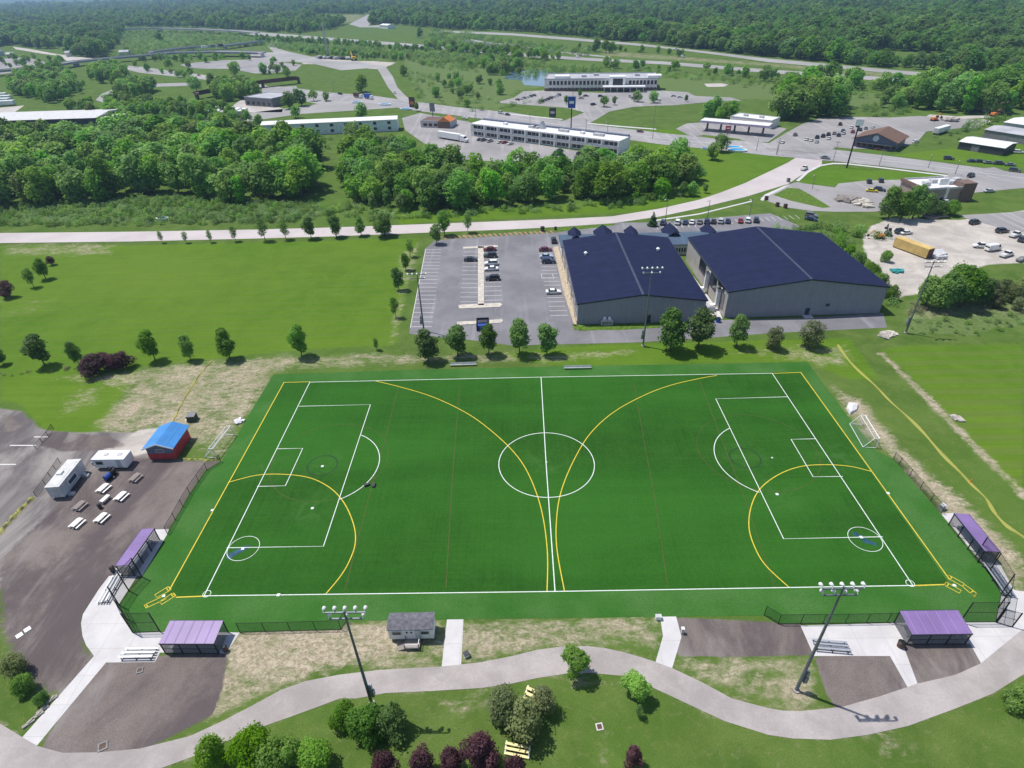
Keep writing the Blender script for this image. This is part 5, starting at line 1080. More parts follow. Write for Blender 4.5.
# ------------------------------------------------------------------ vehicles
def car_mesh(kind):
    S = dict(sedan=(4.6, .90, .34, .92, (-1.55, 1.05, -1.0, .35), 1.45), suv=(4.7, .95, .40, 1.08, (-2.15, 1.1, -1.85, .45), 1.78), hatch=(4.2, .88, .34, .95, (-1.85, 1.0, -1.45, .35), 1.5),
             pickup=(5.6, .98, .45, 1.12, (-.55, 1.45, -.35, .85), 1.85), van=(5.6, 1.0, .40, 1.35, (-2.7, 2.1, -2.6, 1.45), 2.3))[kind]
    L, hw, zl, zh, (c0, c1, t0, t1), zr = S; b, g = MB(), MB(); h = L/2
    st = [(-h, .82, zl+.14, zh-.12), (-h+.18, .97, zl+.02, zh-.02), (-h*.5, 1., zl, zh), (h*.35, 1., zl, zh), (h*.72, .97, zl, zh-.08), (h-.12, .9, zl+.04, zh-.22), (h, .76, zl+.14, zh-.34)]
    v, f = [], []
    for x, k, a, t in st:
        y = hw*k; v += [(x, -y*.92, a), (x, -y, a+(t-a)*.45), (x, -y*.93, t), (x, y*.93, t), (x, y, a+(t-a)*.45), (x, y*.92, a)]
    n = len(st)
    for i in range(n-1):
        for k in range(6): f.append((i*6+k, i*6+(k+1) % 6, (i+1)*6+(k+1) % 6, (i+1)*6+k))
    f += [(5, 4, 3, 2, 1, 0), tuple((n-1)*6+k for k in range(6))]; b.add(v, f)
    if kind == 'pickup':
        g2 = [(-h+.12, c0-.12)]
        b.box(-h+.1, -hw*.93, zh-.02, c0-.1, -hw*.82, zh+.16); b.box(-h+.1, hw*.82, zh-.02, c0-.1, hw*.93, zh+.16); b.box(-h+.02, -hw*.9, zh-.1, -h+.1, hw*.9, zh+.16)
    a1, a2 = hw*.90, hw*.74
    g.add([(c0, -a1, zh-.03), (c1, -a1, zh-.03), (c1, a1, zh-.03), (c0, a1, zh-.03), (t0, -a2, zr-.06), (t1, -a2, zr-.06), (t1, a2, zr-.06), (t0, a2, zr-.06)], [(0, 1, 5, 4), (1, 2, 6, 5), (2, 3, 7, 6), (3, 0, 4, 7), (4, 5, 6, 7)])
    e = .03; b.add([(t0-e, -a2-e, zr-.06), (t1+e, -a2-e, zr-.06), (t1+e, a2+e, zr-.06), (t0-e, a2+e, zr-.06), (t0+.08, -a2+.06, zr), (t1-.08, -a2+.06, zr), (t1-.08, a2-.06, zr), (t0+.08, a2-.06, zr)], [(3, 2, 1, 0), (4, 5, 6, 7), (0, 1, 5, 4), (1, 2, 6, 5), (2, 3, 7, 6), (3, 0, 4, 7)])
    if kind == 'van':   # closed load space
        b.box(-h+.15, -hw*.95, zh-.05, .9, hw*.95, zr-.05)
    for x in (-.1,):
        if kind in ('sedan', 'suv', 'hatch'): b.tube((x, -a1-.005, zh-.03), (x, -a2-.02, zr-.05), .05, .05, 4); b.tube((x, a1+.005, zh-.03), (x, a2+.02, zr-.05), .05, .05, 4)
    def me(mb, nm, mt, sm=False):
        m = bpy.data.meshes.new(nm); m.from_pydata(mb.v, [], mb.f); m.materials.append(mt); m.update()
        return m
    return me(b, 'body', M['paint'], True), me(g, 'windows', M['glass']), L, hw, zl
_w = MB(); _w.tube((0, -.11, .33), (0, .11, .33), .33, .33, 10, 0); _w.tube((0, -.115, .33), (0, .115, .33), .19, .19, 8, 1)
WM = bpy.data.meshes.new('wheel'); WM.from_pydata(_w.v, [], _w.f); WM.materials.append(M['tyre']); WM.materials.append(M['alu']); WM.polygons.foreach_set('material_index', _w.m); WM.update()
CM = {k: car_mesh(k) for k in ('sedan', 'suv', 'hatch', 'pickup', 'van')}
PC = dict(white=(.75, .75, .74), silver=(.48, .49, .51), grey=(.17, .175, .185), black=(.014, .014, .016), dark=(.03, .034, .045), navy=(.02, .035, .10), blue=(.05, .12, .32), red=(.30, .022, .035), maroon=(.15, .02, .03), yellow=(.65, .55, .04), lightblue=(.35, .45, .58), brown=(.12, .07, .05), green=(.05, .10, .07))
def car(kind, col, u, v, a, lab, group=None, z=0.):
    body, glass, L, hw, zl = CM[kind]; p = G(u, v); r = thing({'pickup': 'pickup_truck', 'van': 'van'}.get(kind, 'car'), lab, {'pickup': 'pickup truck', 'van': 'van'}.get(kind, 'car'), (p.x, p.y, z+.03), a, group)
    for nm, m in (('body', body), ('windows', glass)):
        o = bpy.data.objects.new(nm, m); COL.objects.link(o); o.parent = r; o.color = (*PC[col], 1)
    for x in (-L*.31, L*.31):
        for y in (-hw+.1, hw-.1):
            o = bpy.data.objects.new('wheel', WM); COL.objects.link(o); o.parent = r; o.location = (x, y, 0); o.scale = (1, 1, 1) if zl < .4 else (1.15, 1, 1.15)
    return r
RT = math.radians
g1 = 'cars parked along the middle island of the car park'
for k, c, x, y, a, lab in [('sedan', 'dark', 452, 262, 0, 'dark car alone left of the middle island'), ('sedan', 'maroon', 575, 196, 180, 'dark red car at the top right of the middle island'), ('suv', 'dark', 578, 238, 180, 'dark car just below the red one at the island'), ('suv', 'white', 585, 288, 180, 'white car at the island, upper of two white ones'), ('sedan', 'white', 584, 322, 180, 'white car at the island, lower of two white ones'), ('suv', 'black', 594, 384, 180, 'black car below the white pair at the island')]:
    car(k, c, *c4(x, y), RT(a)+.02, lab, g1)
g1 = 'cars parked along the left hall'
for k, c, x, y, a, lab in [('sedan', 'maroon', 930, 198, 0, 'dark red car by the left hall'), ('sedan', 'lightblue', 938, 242, 0, 'pale blue car by the left hall'), ('suv', 'navy', 950, 275, 0, 'navy car below the pale blue one by the left hall'), ('sedan', 'white', 982, 470, 0, 'white car alone by the left hall'), ('suv', 'black', 984, 140, 90, 'black car beyond the corner of the left hall')]:
    car(k, c, *c4(x, y), RT(a)+.02, lab, g1)
g1 = 'cars in the row behind the halls'
for i, (k, c, x) in enumerate([('suv', 'navy', 25), ('suv', 'white', 150), ('sedan', 'navy', 215), ('sedan', 'white', 272), ('sedan', 'grey', 337), ('suv', 'navy', 398), ('sedan', 'black', 455), ('suv', 'silver', 517), ('sedan', 'navy', 577), ('sedan', 'red', 685), ('suv', 'white', 748), ('suv', 'dark', 818)]):
    car(k, c, 660+x/8.53, 190+(292-x*.028)/8.53, ang((700, 230), (702, 224)), f'{c} car, {ORD[i]} from the left in the row behind the halls', g1)
# office car park
c5 = lambda x, y: (500+x/6.4, 60+y/6.4)
a5 = ang(c5(120, 255), c5(220, 228)); g1 = 'cars in the office car park'
for i, c in enumerate(['maroon', 'white', 'grey', 'white', 'green', 'dark']): car('sedan', c, *c5(112+i*21, 258-i*5.5), a5+1.3, f'{c} car, {ORD[i]} of the left diagonal row before the office', g1)
for i, c in enumerate(['dark', 'grey', 'black', 'brown', 'silver', 'white', 'grey']): car('suv' if i % 3 == 0 else 'sedan', c, *c5(268+i*18, 268-i*6.5), a5+1.3, f'{c} car, {ORD[i]} of the second diagonal row before the office', g1)
for k, c, x, y, a, lab in [('sedan', 'dark', 550, 234, 0, 'dark car under the trees before the office middle'), ('sedan', 'silver', 520, 249, 0, 'silver car left of the dark one before the office'), ('suv', 'black', 597, 290, .6, 'dark car turning in the office driveway'), ('suv', 'dark', 645, 238, 0, 'dark car below the entrance canopy left end'), ('sedan', 'grey', 735, 248, 0, 'grey car below the entrance canopy middle'), ('suv', 'silver', 830, 238, 1.4, 'silver car below the canopy right end'), ('suv', 'grey', 848, 250, 1.4, 'grey car next to the silver one below the canopy'), ('suv', 'grey', 865, 243, 1.4, 'third car below the canopy right end'), ('suv', 'dark', 1000, 255, 1.3, 'dark car beside the tall car park tree'), ('suv', 'white', 1020, 262, 1.3, 'white car beside the tall car park tree'), ('sedan', 'silver', 1110, 235, 0, 'silver car at the right end of the office car park'), ('sedan', 'white', 1150, 242, 0, 'white car at the right end of the office car park')]:
    car(k, c, *c5(x, y), a, lab, g1)
# motel
am = ang((474, 139), (616, 158)); g1 = 'cars before the motel'
for k, c, x, y, lab in [('sedan', 'dark', 480, 140.5, 'dark car at the left end before the motel'), ('suv', 'grey', 483.5, 141, 'grey car second from the left before the motel'), ('suv', 'silver', 490, 142, 'silver car third from the left before the motel'), ('sedan', 'white', 500, 143, 'white car left of the red one before the motel'), ('sedan', 'red', 504.5, 143.4, 'red car before the motel'), ('sedan', 'white', 510.5, 144.6, 'white car right of the red one before the motel'), ('suv', 'black', 560, 152, 'black car alone before the motel middle'), ('suv', 'black', 579.5, 155, 'black car beside the white sedan before the motel'), ('sedan', 'white', 585, 155.2, 'white sedan beside the black car before the motel'), ('sedan', 'white', 607.5, 158, 'white car at the right end before the motel')]:
    car(k, c, x, y, am+1.45, lab, g1)
# main road traffic
arx = ang((512, 117), (662, 139)); ar2 = ang((768, 149), (1000, 174))
for k, c, x, y, a, lab in [('sedan', 'dark', 507.5, 115.5, arx, 'dark car on the main road left of the motel sign'), ('suv', 'silver', 501, 114, arx, 'silver car behind the dark one on the main road'), ('sedan', 'maroon', 640, 132.5, arx, 'dark red car on the main road right of the motel'), ('suv', 'maroon', 719, 140.5, arx, 'dark red car on the main road before the petrol station'), ('suv', 'black', 340.5, 94.8, ang((300, 91), (376, 100)), 'lone dark car on the main road at left centre'), ('sedan', 'white', 465, 119, arx, 'white car on the road edge behind the motel roof'), ('suv', 'black', 970.5, 177, ar2+1.2, 'black car waiting in the junction at the right'), ('pickup', 'white', 804, 170, ang((745, 193), (806, 160)), 'white pickup at the mouth of the pale road'), ('sedan', 'grey', 825, 159, ar2, 'grey car turning on the main road'), ('suv', 'dark', 1014, 172, ar2, 'dark car on the main road at the right edge'),
                           ('sedan', 'silver', 395, 93.5, ang((380, 80), (400, 96)), 'small car on the slip road bend'), ('van', 'red', 366, 43.2, ang((356, 41), (431, 46.5)), 'red lorry-like van on the raised highway'), ('van', 'white', 578, 58, ang((512, 55), (600, 60)), 'white van on the lower highway'), ('van', 'silver', 683, 57.5, ang((640, 47), (720, 55)), 'pale van on the upper highway'), ('van', 'white', 675, 50, ang((640, 46), (700, 51.5)), 'white van beside the upper highway'), ('sedan', 'red', 199, 76, ang((130, 68), (230, 78)), 'red car on the interchange road')]:
    car(k, c, x, y, a, lab, None, .15)
# tavern lot
c7 = lambda x, y: (770+x/6.4, 80+y/6.4); at = ang(c7(230, 385), c7(660, 305)); g1 = 'cars on the tavern car park'
for i, (k, c, x, y, d) in enumerate([('sedan', 'white', 232, 386, 'first from the left in the near row'), ('sedan', 'white', 262, 391, 'second from the left in the near row'), ('sedan', 'silver', 298, 402, 'nearest to the road'), ('suv', 'dark', 300, 374, 'behind the nearest silver car'), ('suv', 'black', 338, 366, 'left of the white pair in the middle'), ('sedan', 'white', 375, 379, 'in the middle of the near row'), ('suv', 'dark', 372, 356, 'behind the middle white car'), ('sedan', 'grey', 410, 348, 'left of the wide dark one'), ('suv', 'dark', 438, 360, 'right of the middle white car'), ('sedan', 'silver', 470, 347, 'left of the red one'), ('sedan', 'navy', 466, 330, 'above the silver one left of the red'), ('suv', 'red', 528, 338, 'beside the tall sign pole'), ('sedan', 'white', 520, 308, 'above the red one'), ('suv', 'navy', 560, 300, 'in the far row behind the sign pole'), ('suv', 'dark', 575, 325, 'right of the red one'), ('sedan', 'grey', 612, 315, 'near the tavern roof'), ('sedan', 'white', 655, 306, 'at the right end near the tavern roof'), ('suv', 'black', 448, 290, 'alone at the far side'), ('suv', 'grey', 160, 358, 'alone at the left side'), ('sedan', 'white', 78, 405, 'alone at the road mouth')]):
    car(k, c, *c7(x, y), at+.5, f'{c} car on the tavern car park, {d}', g1)
car('sedan', 'red', *c7(695, 448), ar2, 'red car parked before the tavern porch'); car('hatch', 'white', *c7(930, 402), ar2+1, 'white car at the right end wall of the tavern')
c8 = lambda x, y: (864+x/6.4, 80+y/6.4); g1 = 'cars on the strip below the white-roofed sheds'
for i, (k, c, x, y) in enumerate([('suv', 'dark', 540, 510), ('sedan', 'navy', 690, 526), ('sedan', 'dark', 738, 527), ('sedan', 'grey', 795, 536), ('suv', 'dark', 865, 542), ('sedan', 'grey', 935, 549), ('suv', 'white', 985, 470)]):
    car(k, c, *c8(x, y), ar2+.3, f'{c} car, {ORD[i]} from the left below the white-roofed sheds', g1)
# brick restaurant, yard
cb = lambda x, y: (864+x/6.4, 170+y/6.4); g1 = 'cars around the brick restaurant'
for k, c, x, y, a, lab in [('suv', 'dark', 30, 82, 1.2, 'dark car left of the restaurant, left one of two'), ('suv', 'dark', 106, 76, 1.2, 'dark car left of the restaurant, right one of two'), ('sedan', 'yellow', 48, 140, -.4, 'bright yellow car left of the restaurant'), ('suv', 'dark', 98, 134, -.6, 'dark car right of the yellow one'), ('sedan', 'silver', 800, 142, .1, 'silver car on the lot right of the restaurant'), ('suv', 'black', 430, 210, .1, 'black car below the restaurant wall'), ('sedan', 'white', 525, 213, .1, 'white car below the restaurant wall'), ('suv', 'grey', -340, 300, -.6, 'grey car beside the building site'), ('sedan', 'navy', -340, 322, -.6, 'navy car beside the building site')]:
    car(k, c, *cb(x, y), a, lab, g1)
for k, c, x, y, a, lab in [('suv', 'black', 705, 345, .35, 'black car at the top of the pale yard'), ('suv', 'dark', 880, 400, .1, 'dark car beside the thin grass strip of the yard'), ('pickup', 'white', 965, 425, .5, 'white pickup at the right edge of the yard'), ('suv', 'dark', 1012, 455, .6, 'dark car cut by the right edge of the yard'), ('pickup', 'white', 752, 498, 2.9, 'white pickup hitched to the white trailer van'), ('van', 'white', 820, 515, .25, 'white van behind the pickup in the yard'), ('pickup', 'white', 908, 552, .45, 'white pickup nearest the big tree clump'), ('sedan', 'grey', 1010, 582, .4, 'grey car at the right edge above the scrub'), ('suv', 'dark', 232, 404, .25, 'dark car beside the tan container'), ('sedan', 'white', 268, 410, .25, 'white car beside the tan container')]:
    car(k, c, *cb(x, y), a, lab, 'vehicles in the pale yard')
# bigger vehicles
def box_trailer(lab, A, B, wd, h, wall='white', cat='trailer', group=None, name='box_trailer', roof='wroof', z0=1.):
    a, b = G(*A), G(*B); t = b-a; L = t.length; o = thing(name, lab, cat, a, math.atan2(t.y, t.x), group); m = MB(); m.box(0, 0, z0, L, wd, h); b_ = m.build('body', M[wall], o)
    for i in range(int(L/1.2)): pass
    m = MB(); m.box(.05, .05, h+.003, L-.05, wd-.05, h+.06); m.build('roof', M[roof], o); m = MB(); m.box(.1, .15, z0-.25, L-.1, wd-.15, z0-.003); m.build('chassis', M['black'], o)
    m = MB(); m.box(-.05, .15, z0+.1, -.003, wd-.15, h-.1); m.build('door', M['lgrey'], o)
    for x in (L*.12, L*.2):
        for y in (.25, wd-.25): wheel(o, x, y, .5, .35)
    return o, L
o, L = box_trailer('white articulated lorry parked beside the motel lot', (437.5, 138.5), (459, 142), 2.6, 4.1, 'white', 'lorry', None, 'lorry')
m = MB(); m.exxz([(L+.4, .7), (L+5.6, .7), (L+5.6, 1.9), (L+4.2, 2.2), (L+3.6, 3.3), (L+.4, 3.9)], .1, 2.5); c_ = m.build('cab', M['white'], o); m = MB(); m.exxz([(L+4.25, 2.25), (L+3.68, 3.2), (L+3.72, 3.22), (L+4.29, 2.27)], .25, 2.35); m.build('windscreen', M['glass'], c_)
for x in (L+1.2, L+4.6):
    for y in (.3, 2.3): wheel(o, x, y, .5, .35)
o, L = box_trailer('long tan container trailer with rusty end in the pale yard', cb(180, 492), cb(392, 572), 2.9, 3.3, 'ytan', 'container', None, 'container_trailer', 'ytan', .35)
m = MB()
for k in range(int(L/.8)): m.box(k*.8+.2, -.06, .4, k*.8+.5, -.003, 3.25)
m.build('ribs', M['ytan'], o); m = MB(); m.box(L+.003, .2, .4, L+.06, 2.7, 3.2); m.build('end_door', M['rust'], o)
box_trailer('white box trailer by the hedge right of the tavern', (937, 135.5), (949, 132), 2.8, 3.6, 'white', 'trailer', None)
for i, (A, B) in enumerate([((-8, 104), (9, 103.6)), ((-8, 101.5), (11, 100.5)), ((-8, 99), (7, 98)), ((-8, 107), (14, 105.8))]): box_trailer(ORD[i]+' long white trailer of the stack at the left edge', A, B, 5, 4.0, 'white', 'trailer', 'white trailers at the left edge')
for i, (A, B) in enumerate([((210, 117), (219, 112)), ((219, 117.5), (229, 112)), ((226, 117.5), (236, 112.4)), ((234, 117.5), (243, 113.2)), ((243, 117), (249, 113.5))]): box_trailer(ORD[i]+' white box trailer from the left in the yard behind the wood', A, B, 3.4, 4, 'lightpaint' if 'lightpaint' in M else 'white', 'trailer', 'white box trailers in the yard behind the wood')
for i, (u, v, lab, mt) in enumerate([(369, 99.2, 'blue box lorry on the main road at left centre', 'bluep'), (358.5, 98, 'brown small lorry left of the blue lorry', 'rust'), (214, 47.5, 'grey lorry in the queue on the second road bridge', 'mgrey'), (222, 46.8, 'dark lorry in the queue on the second road bridge', 'dgrey'), (205, 48.5, 'white lorry in the queue on the second road bridge', 'white')]):
    on = i > 1; a = ang((300, 91), (376, 100)) if not on else ang((150, 52), (225, 45.5)); p = G(u, v, 5 if on else 0); o = thing('lorry', lab, 'lorry', (p.x, p.y, 5.02 if on else .1), a); m = MB(); m.box(-4.5, -1.3, .9, 2.2, 1.3, 3.9); m.build('box', M[mt], o); m = MB(); m.exxz([(2.35, .6), (4.6, .6), (4.6, 1.7), (4.2, 2.9), (2.35, 2.9)], -1.2, 1.2); m.build('cab', M['white'], o)
    for x in (-3, 3.4):
        for y in (-1.1, 1.1): wheel(o, x, y, .5, .35)
def digger(lab, px, col, a, s=1.):
    o = thing('excavator', lab, 'excavator', G(*px), a); o.scale = (s, s, s); m = MB()
    for y in (-1.1, 1.1): m.exxz([(-1.8, .1), (1.8, .1), (2.1, .5), (1.8, .9), (-1.8, .9), (-2.1, .5)], y-.3, y+.3)
    m.build('tracks', M['black'], o); m = MB(); m.box(-2, -1.2, 1.0, 1.0, 1.2, 2.1); m.build('body', M[col], o); m = MB(); m.box(.2, -1.1, 2.1, 1.6, 0, 3.1); m.build('cab', M['glass'], o)
    m = MB(); m.tube((1.0, .4, 1.8), (3.6, .4, 4.2), .28, .22, 6); m.tube((3.6, .4, 4.2), (5.4, .4, 2.0), .22, .16, 6); m.build('boom', M[col], o); m = MB(); m.exxz([(5.0, 1.2), (5.9, 1.0), (5.9, 2.1), (5.2, 2.2)], -.2, 1.0); m.build('bucket', M['dgrey'], o)
digger('small orange excavator on the edge of the pale yard', cb(95, 437), 'orange', 3.0, .7); digger('dark machine with raised arm beside the orange excavator', cb(150, 418), 'dgrey', 1.2, .75); digger('yellow excavator on the road works at left centre', (354, 60.5), 'yellow', 2., 2.2); digger('orange excavator by the tavern yard rubble', (934, 121), 'orange', .3, 1.0); digger('yellow excavator beside the upper highway', (741, 52.3), 'yellow', .8, 1.4); digger('orange machine at the end of the access road', (994, 116.5), 'orange', .3, 1.1)
heap('scrap_heap', 'grey-white heap of scrap beside the tan container', 'heap', cb(470, 545), 4.2, 1.4, 'lgrey', 9, 16); heap('scrap_heap', 'brown heap of timber before the restaurant hedge', 'heap', cb(430, 300), 4.5, 1.0, 'wood', 10, 14); heap('barrel_heap', 'teal heap of plastic barrels at the foot of the pale yard', 'heap', cb(205, 652), 2.0, .9, 'teal', 11, 9)
heap('rubble_heap', 'heap of building rubble and timber on the building site', 'rubble', (848, 201), 5, 1.6, 'wood', 12, 16); heap('rubble_heap', 'pale heap of slabs on the building site', 'rubble', (860, 204), 5, 1.2, 'kerb', 13, 14); heap('rubble_heap', 'dark heap of spoil at the far tavern yard', 'rubble', (950, 121), 5, 2.2, 'stone', 15, 12)
for i, u in enumerate((318, 322, 327, 332, 337, 343, 348)): heap('site_stack', ORD[i]+' dark stack of material from the left along the road works', 'material stack', (u, 58.5+i*.2), 5, 4, 'dgrey' if i % 2 else 'lgrey', 20+i, 6)

# pool shells on display, signs, poles
for i, (u, v, r, rz, lab) in enumerate([(357, 103, 4.4, 0, 'blue pool shell on the grass, left of three by the main road'), (385, 105.2, 4.8, -.2, 'turquoise pool shell on the grass, middle of three by the main road'), (406, 109.8, 4.6, -.1, 'blue pool shell on the grass, right of three by the main road'), (622, 137.6, 3.6, -.3, 'turquoise pool shell at the end of the motel'), (737, 151.3, 5, -.2, 'turquoise pool shell on the corner lawn, front one'), (733, 148.5, 4.6, -.2, 'white-blue pool shell on the corner lawn, back one'), (705, 149.5, 2.2, -.2, 'small blue pool shell at the edge of the corner lawn'), (163, 220, 2.6, 0, 'pale blue sign-like shell in the scrub beyond the pale road')]):
    p = G(u, v); o = thing('pool_shell', lab, 'pool shell', p, rz, 'pool shells on the roadside grass'); N_ = 20; m = MB()
    el = lambda k, s, z: (r*s*math.cos(6.2832*k/N_), r*s*.55*math.sin(6.2832*k/N_), z)
    m.add([el(k, .92, 0) for k in range(N_)]+[el(k, 1, 1.0) for k in range(N_)]+[el(k, .84, 1.0) for k in range(N_)], [(k, (k+1) % N_, N_+(k+1) % N_, N_+k) for k in range(N_)]+[(N_+k, N_+(k+1) % N_, 2*N_+(k+1) % N_, 2*N_+k) for k in range(N_)]); m.build('rim', M['white'], o)
    m = MB(); m.add([el(k, .84, 1.0) for k in range(N_)]+[el(k, .7, .35) for k in range(N_)], [(k, (k+1) % N_, N_+(k+1) % N_, N_+k) for k in range(N_)]+[tuple(range(N_, 2*N_))]); m.build('basin', M['pool'], o)
def pole_sign(name, lab, base, h, w_, ph, col, pr=.3, a=0, face=None, col2='steelb'):
    p = G(*base); o = thing(name, lab, 'sign', p, a); m = MB(); m.tube((0, 0, 0), (0, 0, h-ph*.2), pr, pr*.8, 8); m.build('pole', M[col2], o); m = MB(); m.box(-w_/2, -.35, h-ph, w_/2, .35, h); pn = m.build('panel', M[col], o)
    if face: m = MB(); m.box(-w_*.3, -.4, h-ph*.62, w_*.3, -.355, h-ph*.38); m.build('face', M[face], pn)
    return o
pole_sign('pylon_sign', 'tall blue motel pylon sign on a dark blue pole', (571, 129), HG(571, 129, 96.5), 4.6, 6.4, 'bluep', .36, -.2, 'white', 'navy')
pole_sign('pylon_sign', 'very tall black pole with a small white sign head', (846.6, 168), HG(846.6, 168, 119), 3.4, 2.8, 'white', .36, -.3, None, 'black')
pole_sign('pylon_sign', 'rusty orange sign by the junction of the slip road', (412.5, 107.5), HG(412.5, 107.5, 97), 4.6, 8.0, 'rust', .5, -.3, 'orange'); pole_sign('pylon_sign', 'dark grey sign board behind the orange restaurant', (433, 117), 9, 3.6, 5.5, 'mgrey', .35, -.3)
pole_sign('monument_sign', 'dark upright sign block at the office driveway', (552.5, 117.5), 6, 4.6, 5.6, 'dgrey', .4, -.2, 'lgrey'); pole_sign('station_sign', 'small red and white sign before the petrol station', (726.5, 139), 7, 3.0, 2.4, 'red', .2, -.3, 'white')
t = thing('lattice_mast', 'pale tall lattice mast behind the road works', 'mast', G(328, 56.5)); H_ = HG(328, 56.5, 24)
for k in range(3): m = MB(); a = 2.094*k; m.tube((1.5*math.cos(a), 1.5*math.sin(a), 0), (.7*math.cos(a), .7*math.sin(a), H_), .38, .3, 6); m.build('leg', M['lgrey'], t)
m = MB()
for k in range(18):
    z = H_*k/18; r0 = 1.5-.8*k/18; r1 = 1.5-.8*(k+1)/18
    for q in range(3): a, b = 2.094*q, 2.094*(q+1); m.tube((r0*math.cos(a), r0*math.sin(a), z), (r1*math.cos(b), r1*math.sin(b), z+H_/18), .22, .22, 4)
m.build('bracing', M['lgrey'], t)
def upole(i, base, top, kind='lamp', lab=''):
    p = G(*base); h = max(6, HG(base[0], base[1], top)); o = thing('street_lamp' if kind == 'lamp' else 'utility_pole', lab, 'street lamp' if kind == 'lamp' else 'utility pole', p, arx); m = MB(); m.tube((0, 0, 0), (0, 0, h), .16, .10, 6); m.build('pole', M['mgrey'] if kind == 'lamp' else M['wood'], o)
    if kind == 'lamp': m = MB(); m.tube((0, 0, h), (0, -1.8, h+.25), .07, .06, 5); m.build('arm', M['mgrey'], o); m = MB(); m.box(-.18, -2.5, h+.15, .18, -1.7, h+.32); m.build('lamp_head', M['lgrey'], o)
    else: m = MB(); m.box(-1.2, -.06, h-.7, 1.2, .06, h-.5); m.build('crossarm', M['wood'], o)
for i, (b_, tp, k, lab) in enumerate([((776, 155.5), 141, 'pole', 'utility pole at the corner of the tavern lot'), ((833, 161.5), 141, 'pole', 'utility pole between the main road and the corner grass'), ((879, 165.5), 149, 'pole', 'utility pole before the tavern'), ((726.3, 151), 122.5, 'pole', 'tall utility pole before the petrol station'), ((756.3, 151), 138, 'lamp', 'street lamp on the corner lawn edge'), ((777, 154.5), 138, 'lamp', 'street lamp right of the corner lawn'), ((652.5, 139), 105, 'pole', 'very tall utility pole right of the motel'), ((586, 129.5), 119, 'pole', 'utility pole by the office driveway'), ((530, 123.5), 113, 'lamp', 'street lamp behind the motel left part'), ((607.5, 132.5), 124, 'lamp', 'street lamp behind the motel right part'), ((475.5, 128), 115, 'lamp', 'street lamp at the left end of the motel'), ((476, 118), 107, 'lamp', 'street lamp left of the motel across the road'), ((928, 168), 158, 'lamp', 'street lamp on the main road right of the tavern'), ((955, 174), 162, 'lamp', 'street lamp at the junction on the right'), ((665.5, 219.5), 199, 'lamp', 'street lamp by the pale road, left of three'), ((707, 220), 200.5, 'lamp', 'street lamp by the pale road, middle of three'), ((749, 218), 199, 'lamp', 'street lamp by the pale road, right of three'), ((812, 189), 177, 'lamp', 'street lamp on the junction grass'), ((365, 95), 86, 'lamp', 'street lamp above the lorries on the main road'), ((334, 92), 82, 'lamp', 'street lamp left of the lone car'), ((573, 96), 84, 'lamp', 'street lamp in the office car park')]):
    upole(i, b_, tp, k, lab)
for i, (u, v) in enumerate([(777, 206.5), (785, 208), (766, 200), (788, 182)]): box_thing('kiosk_box', ['small red-brown box by the pale road bend', 'small brown post box right of the bend', 'small red box at the mouth of the pale road', 'grey cabinet on the junction grass'][i], 'utility box', (u, v), (1.2, 1.0, 1.5), 'rust' if i < 3 else 'mgrey', .2, 'dgrey')

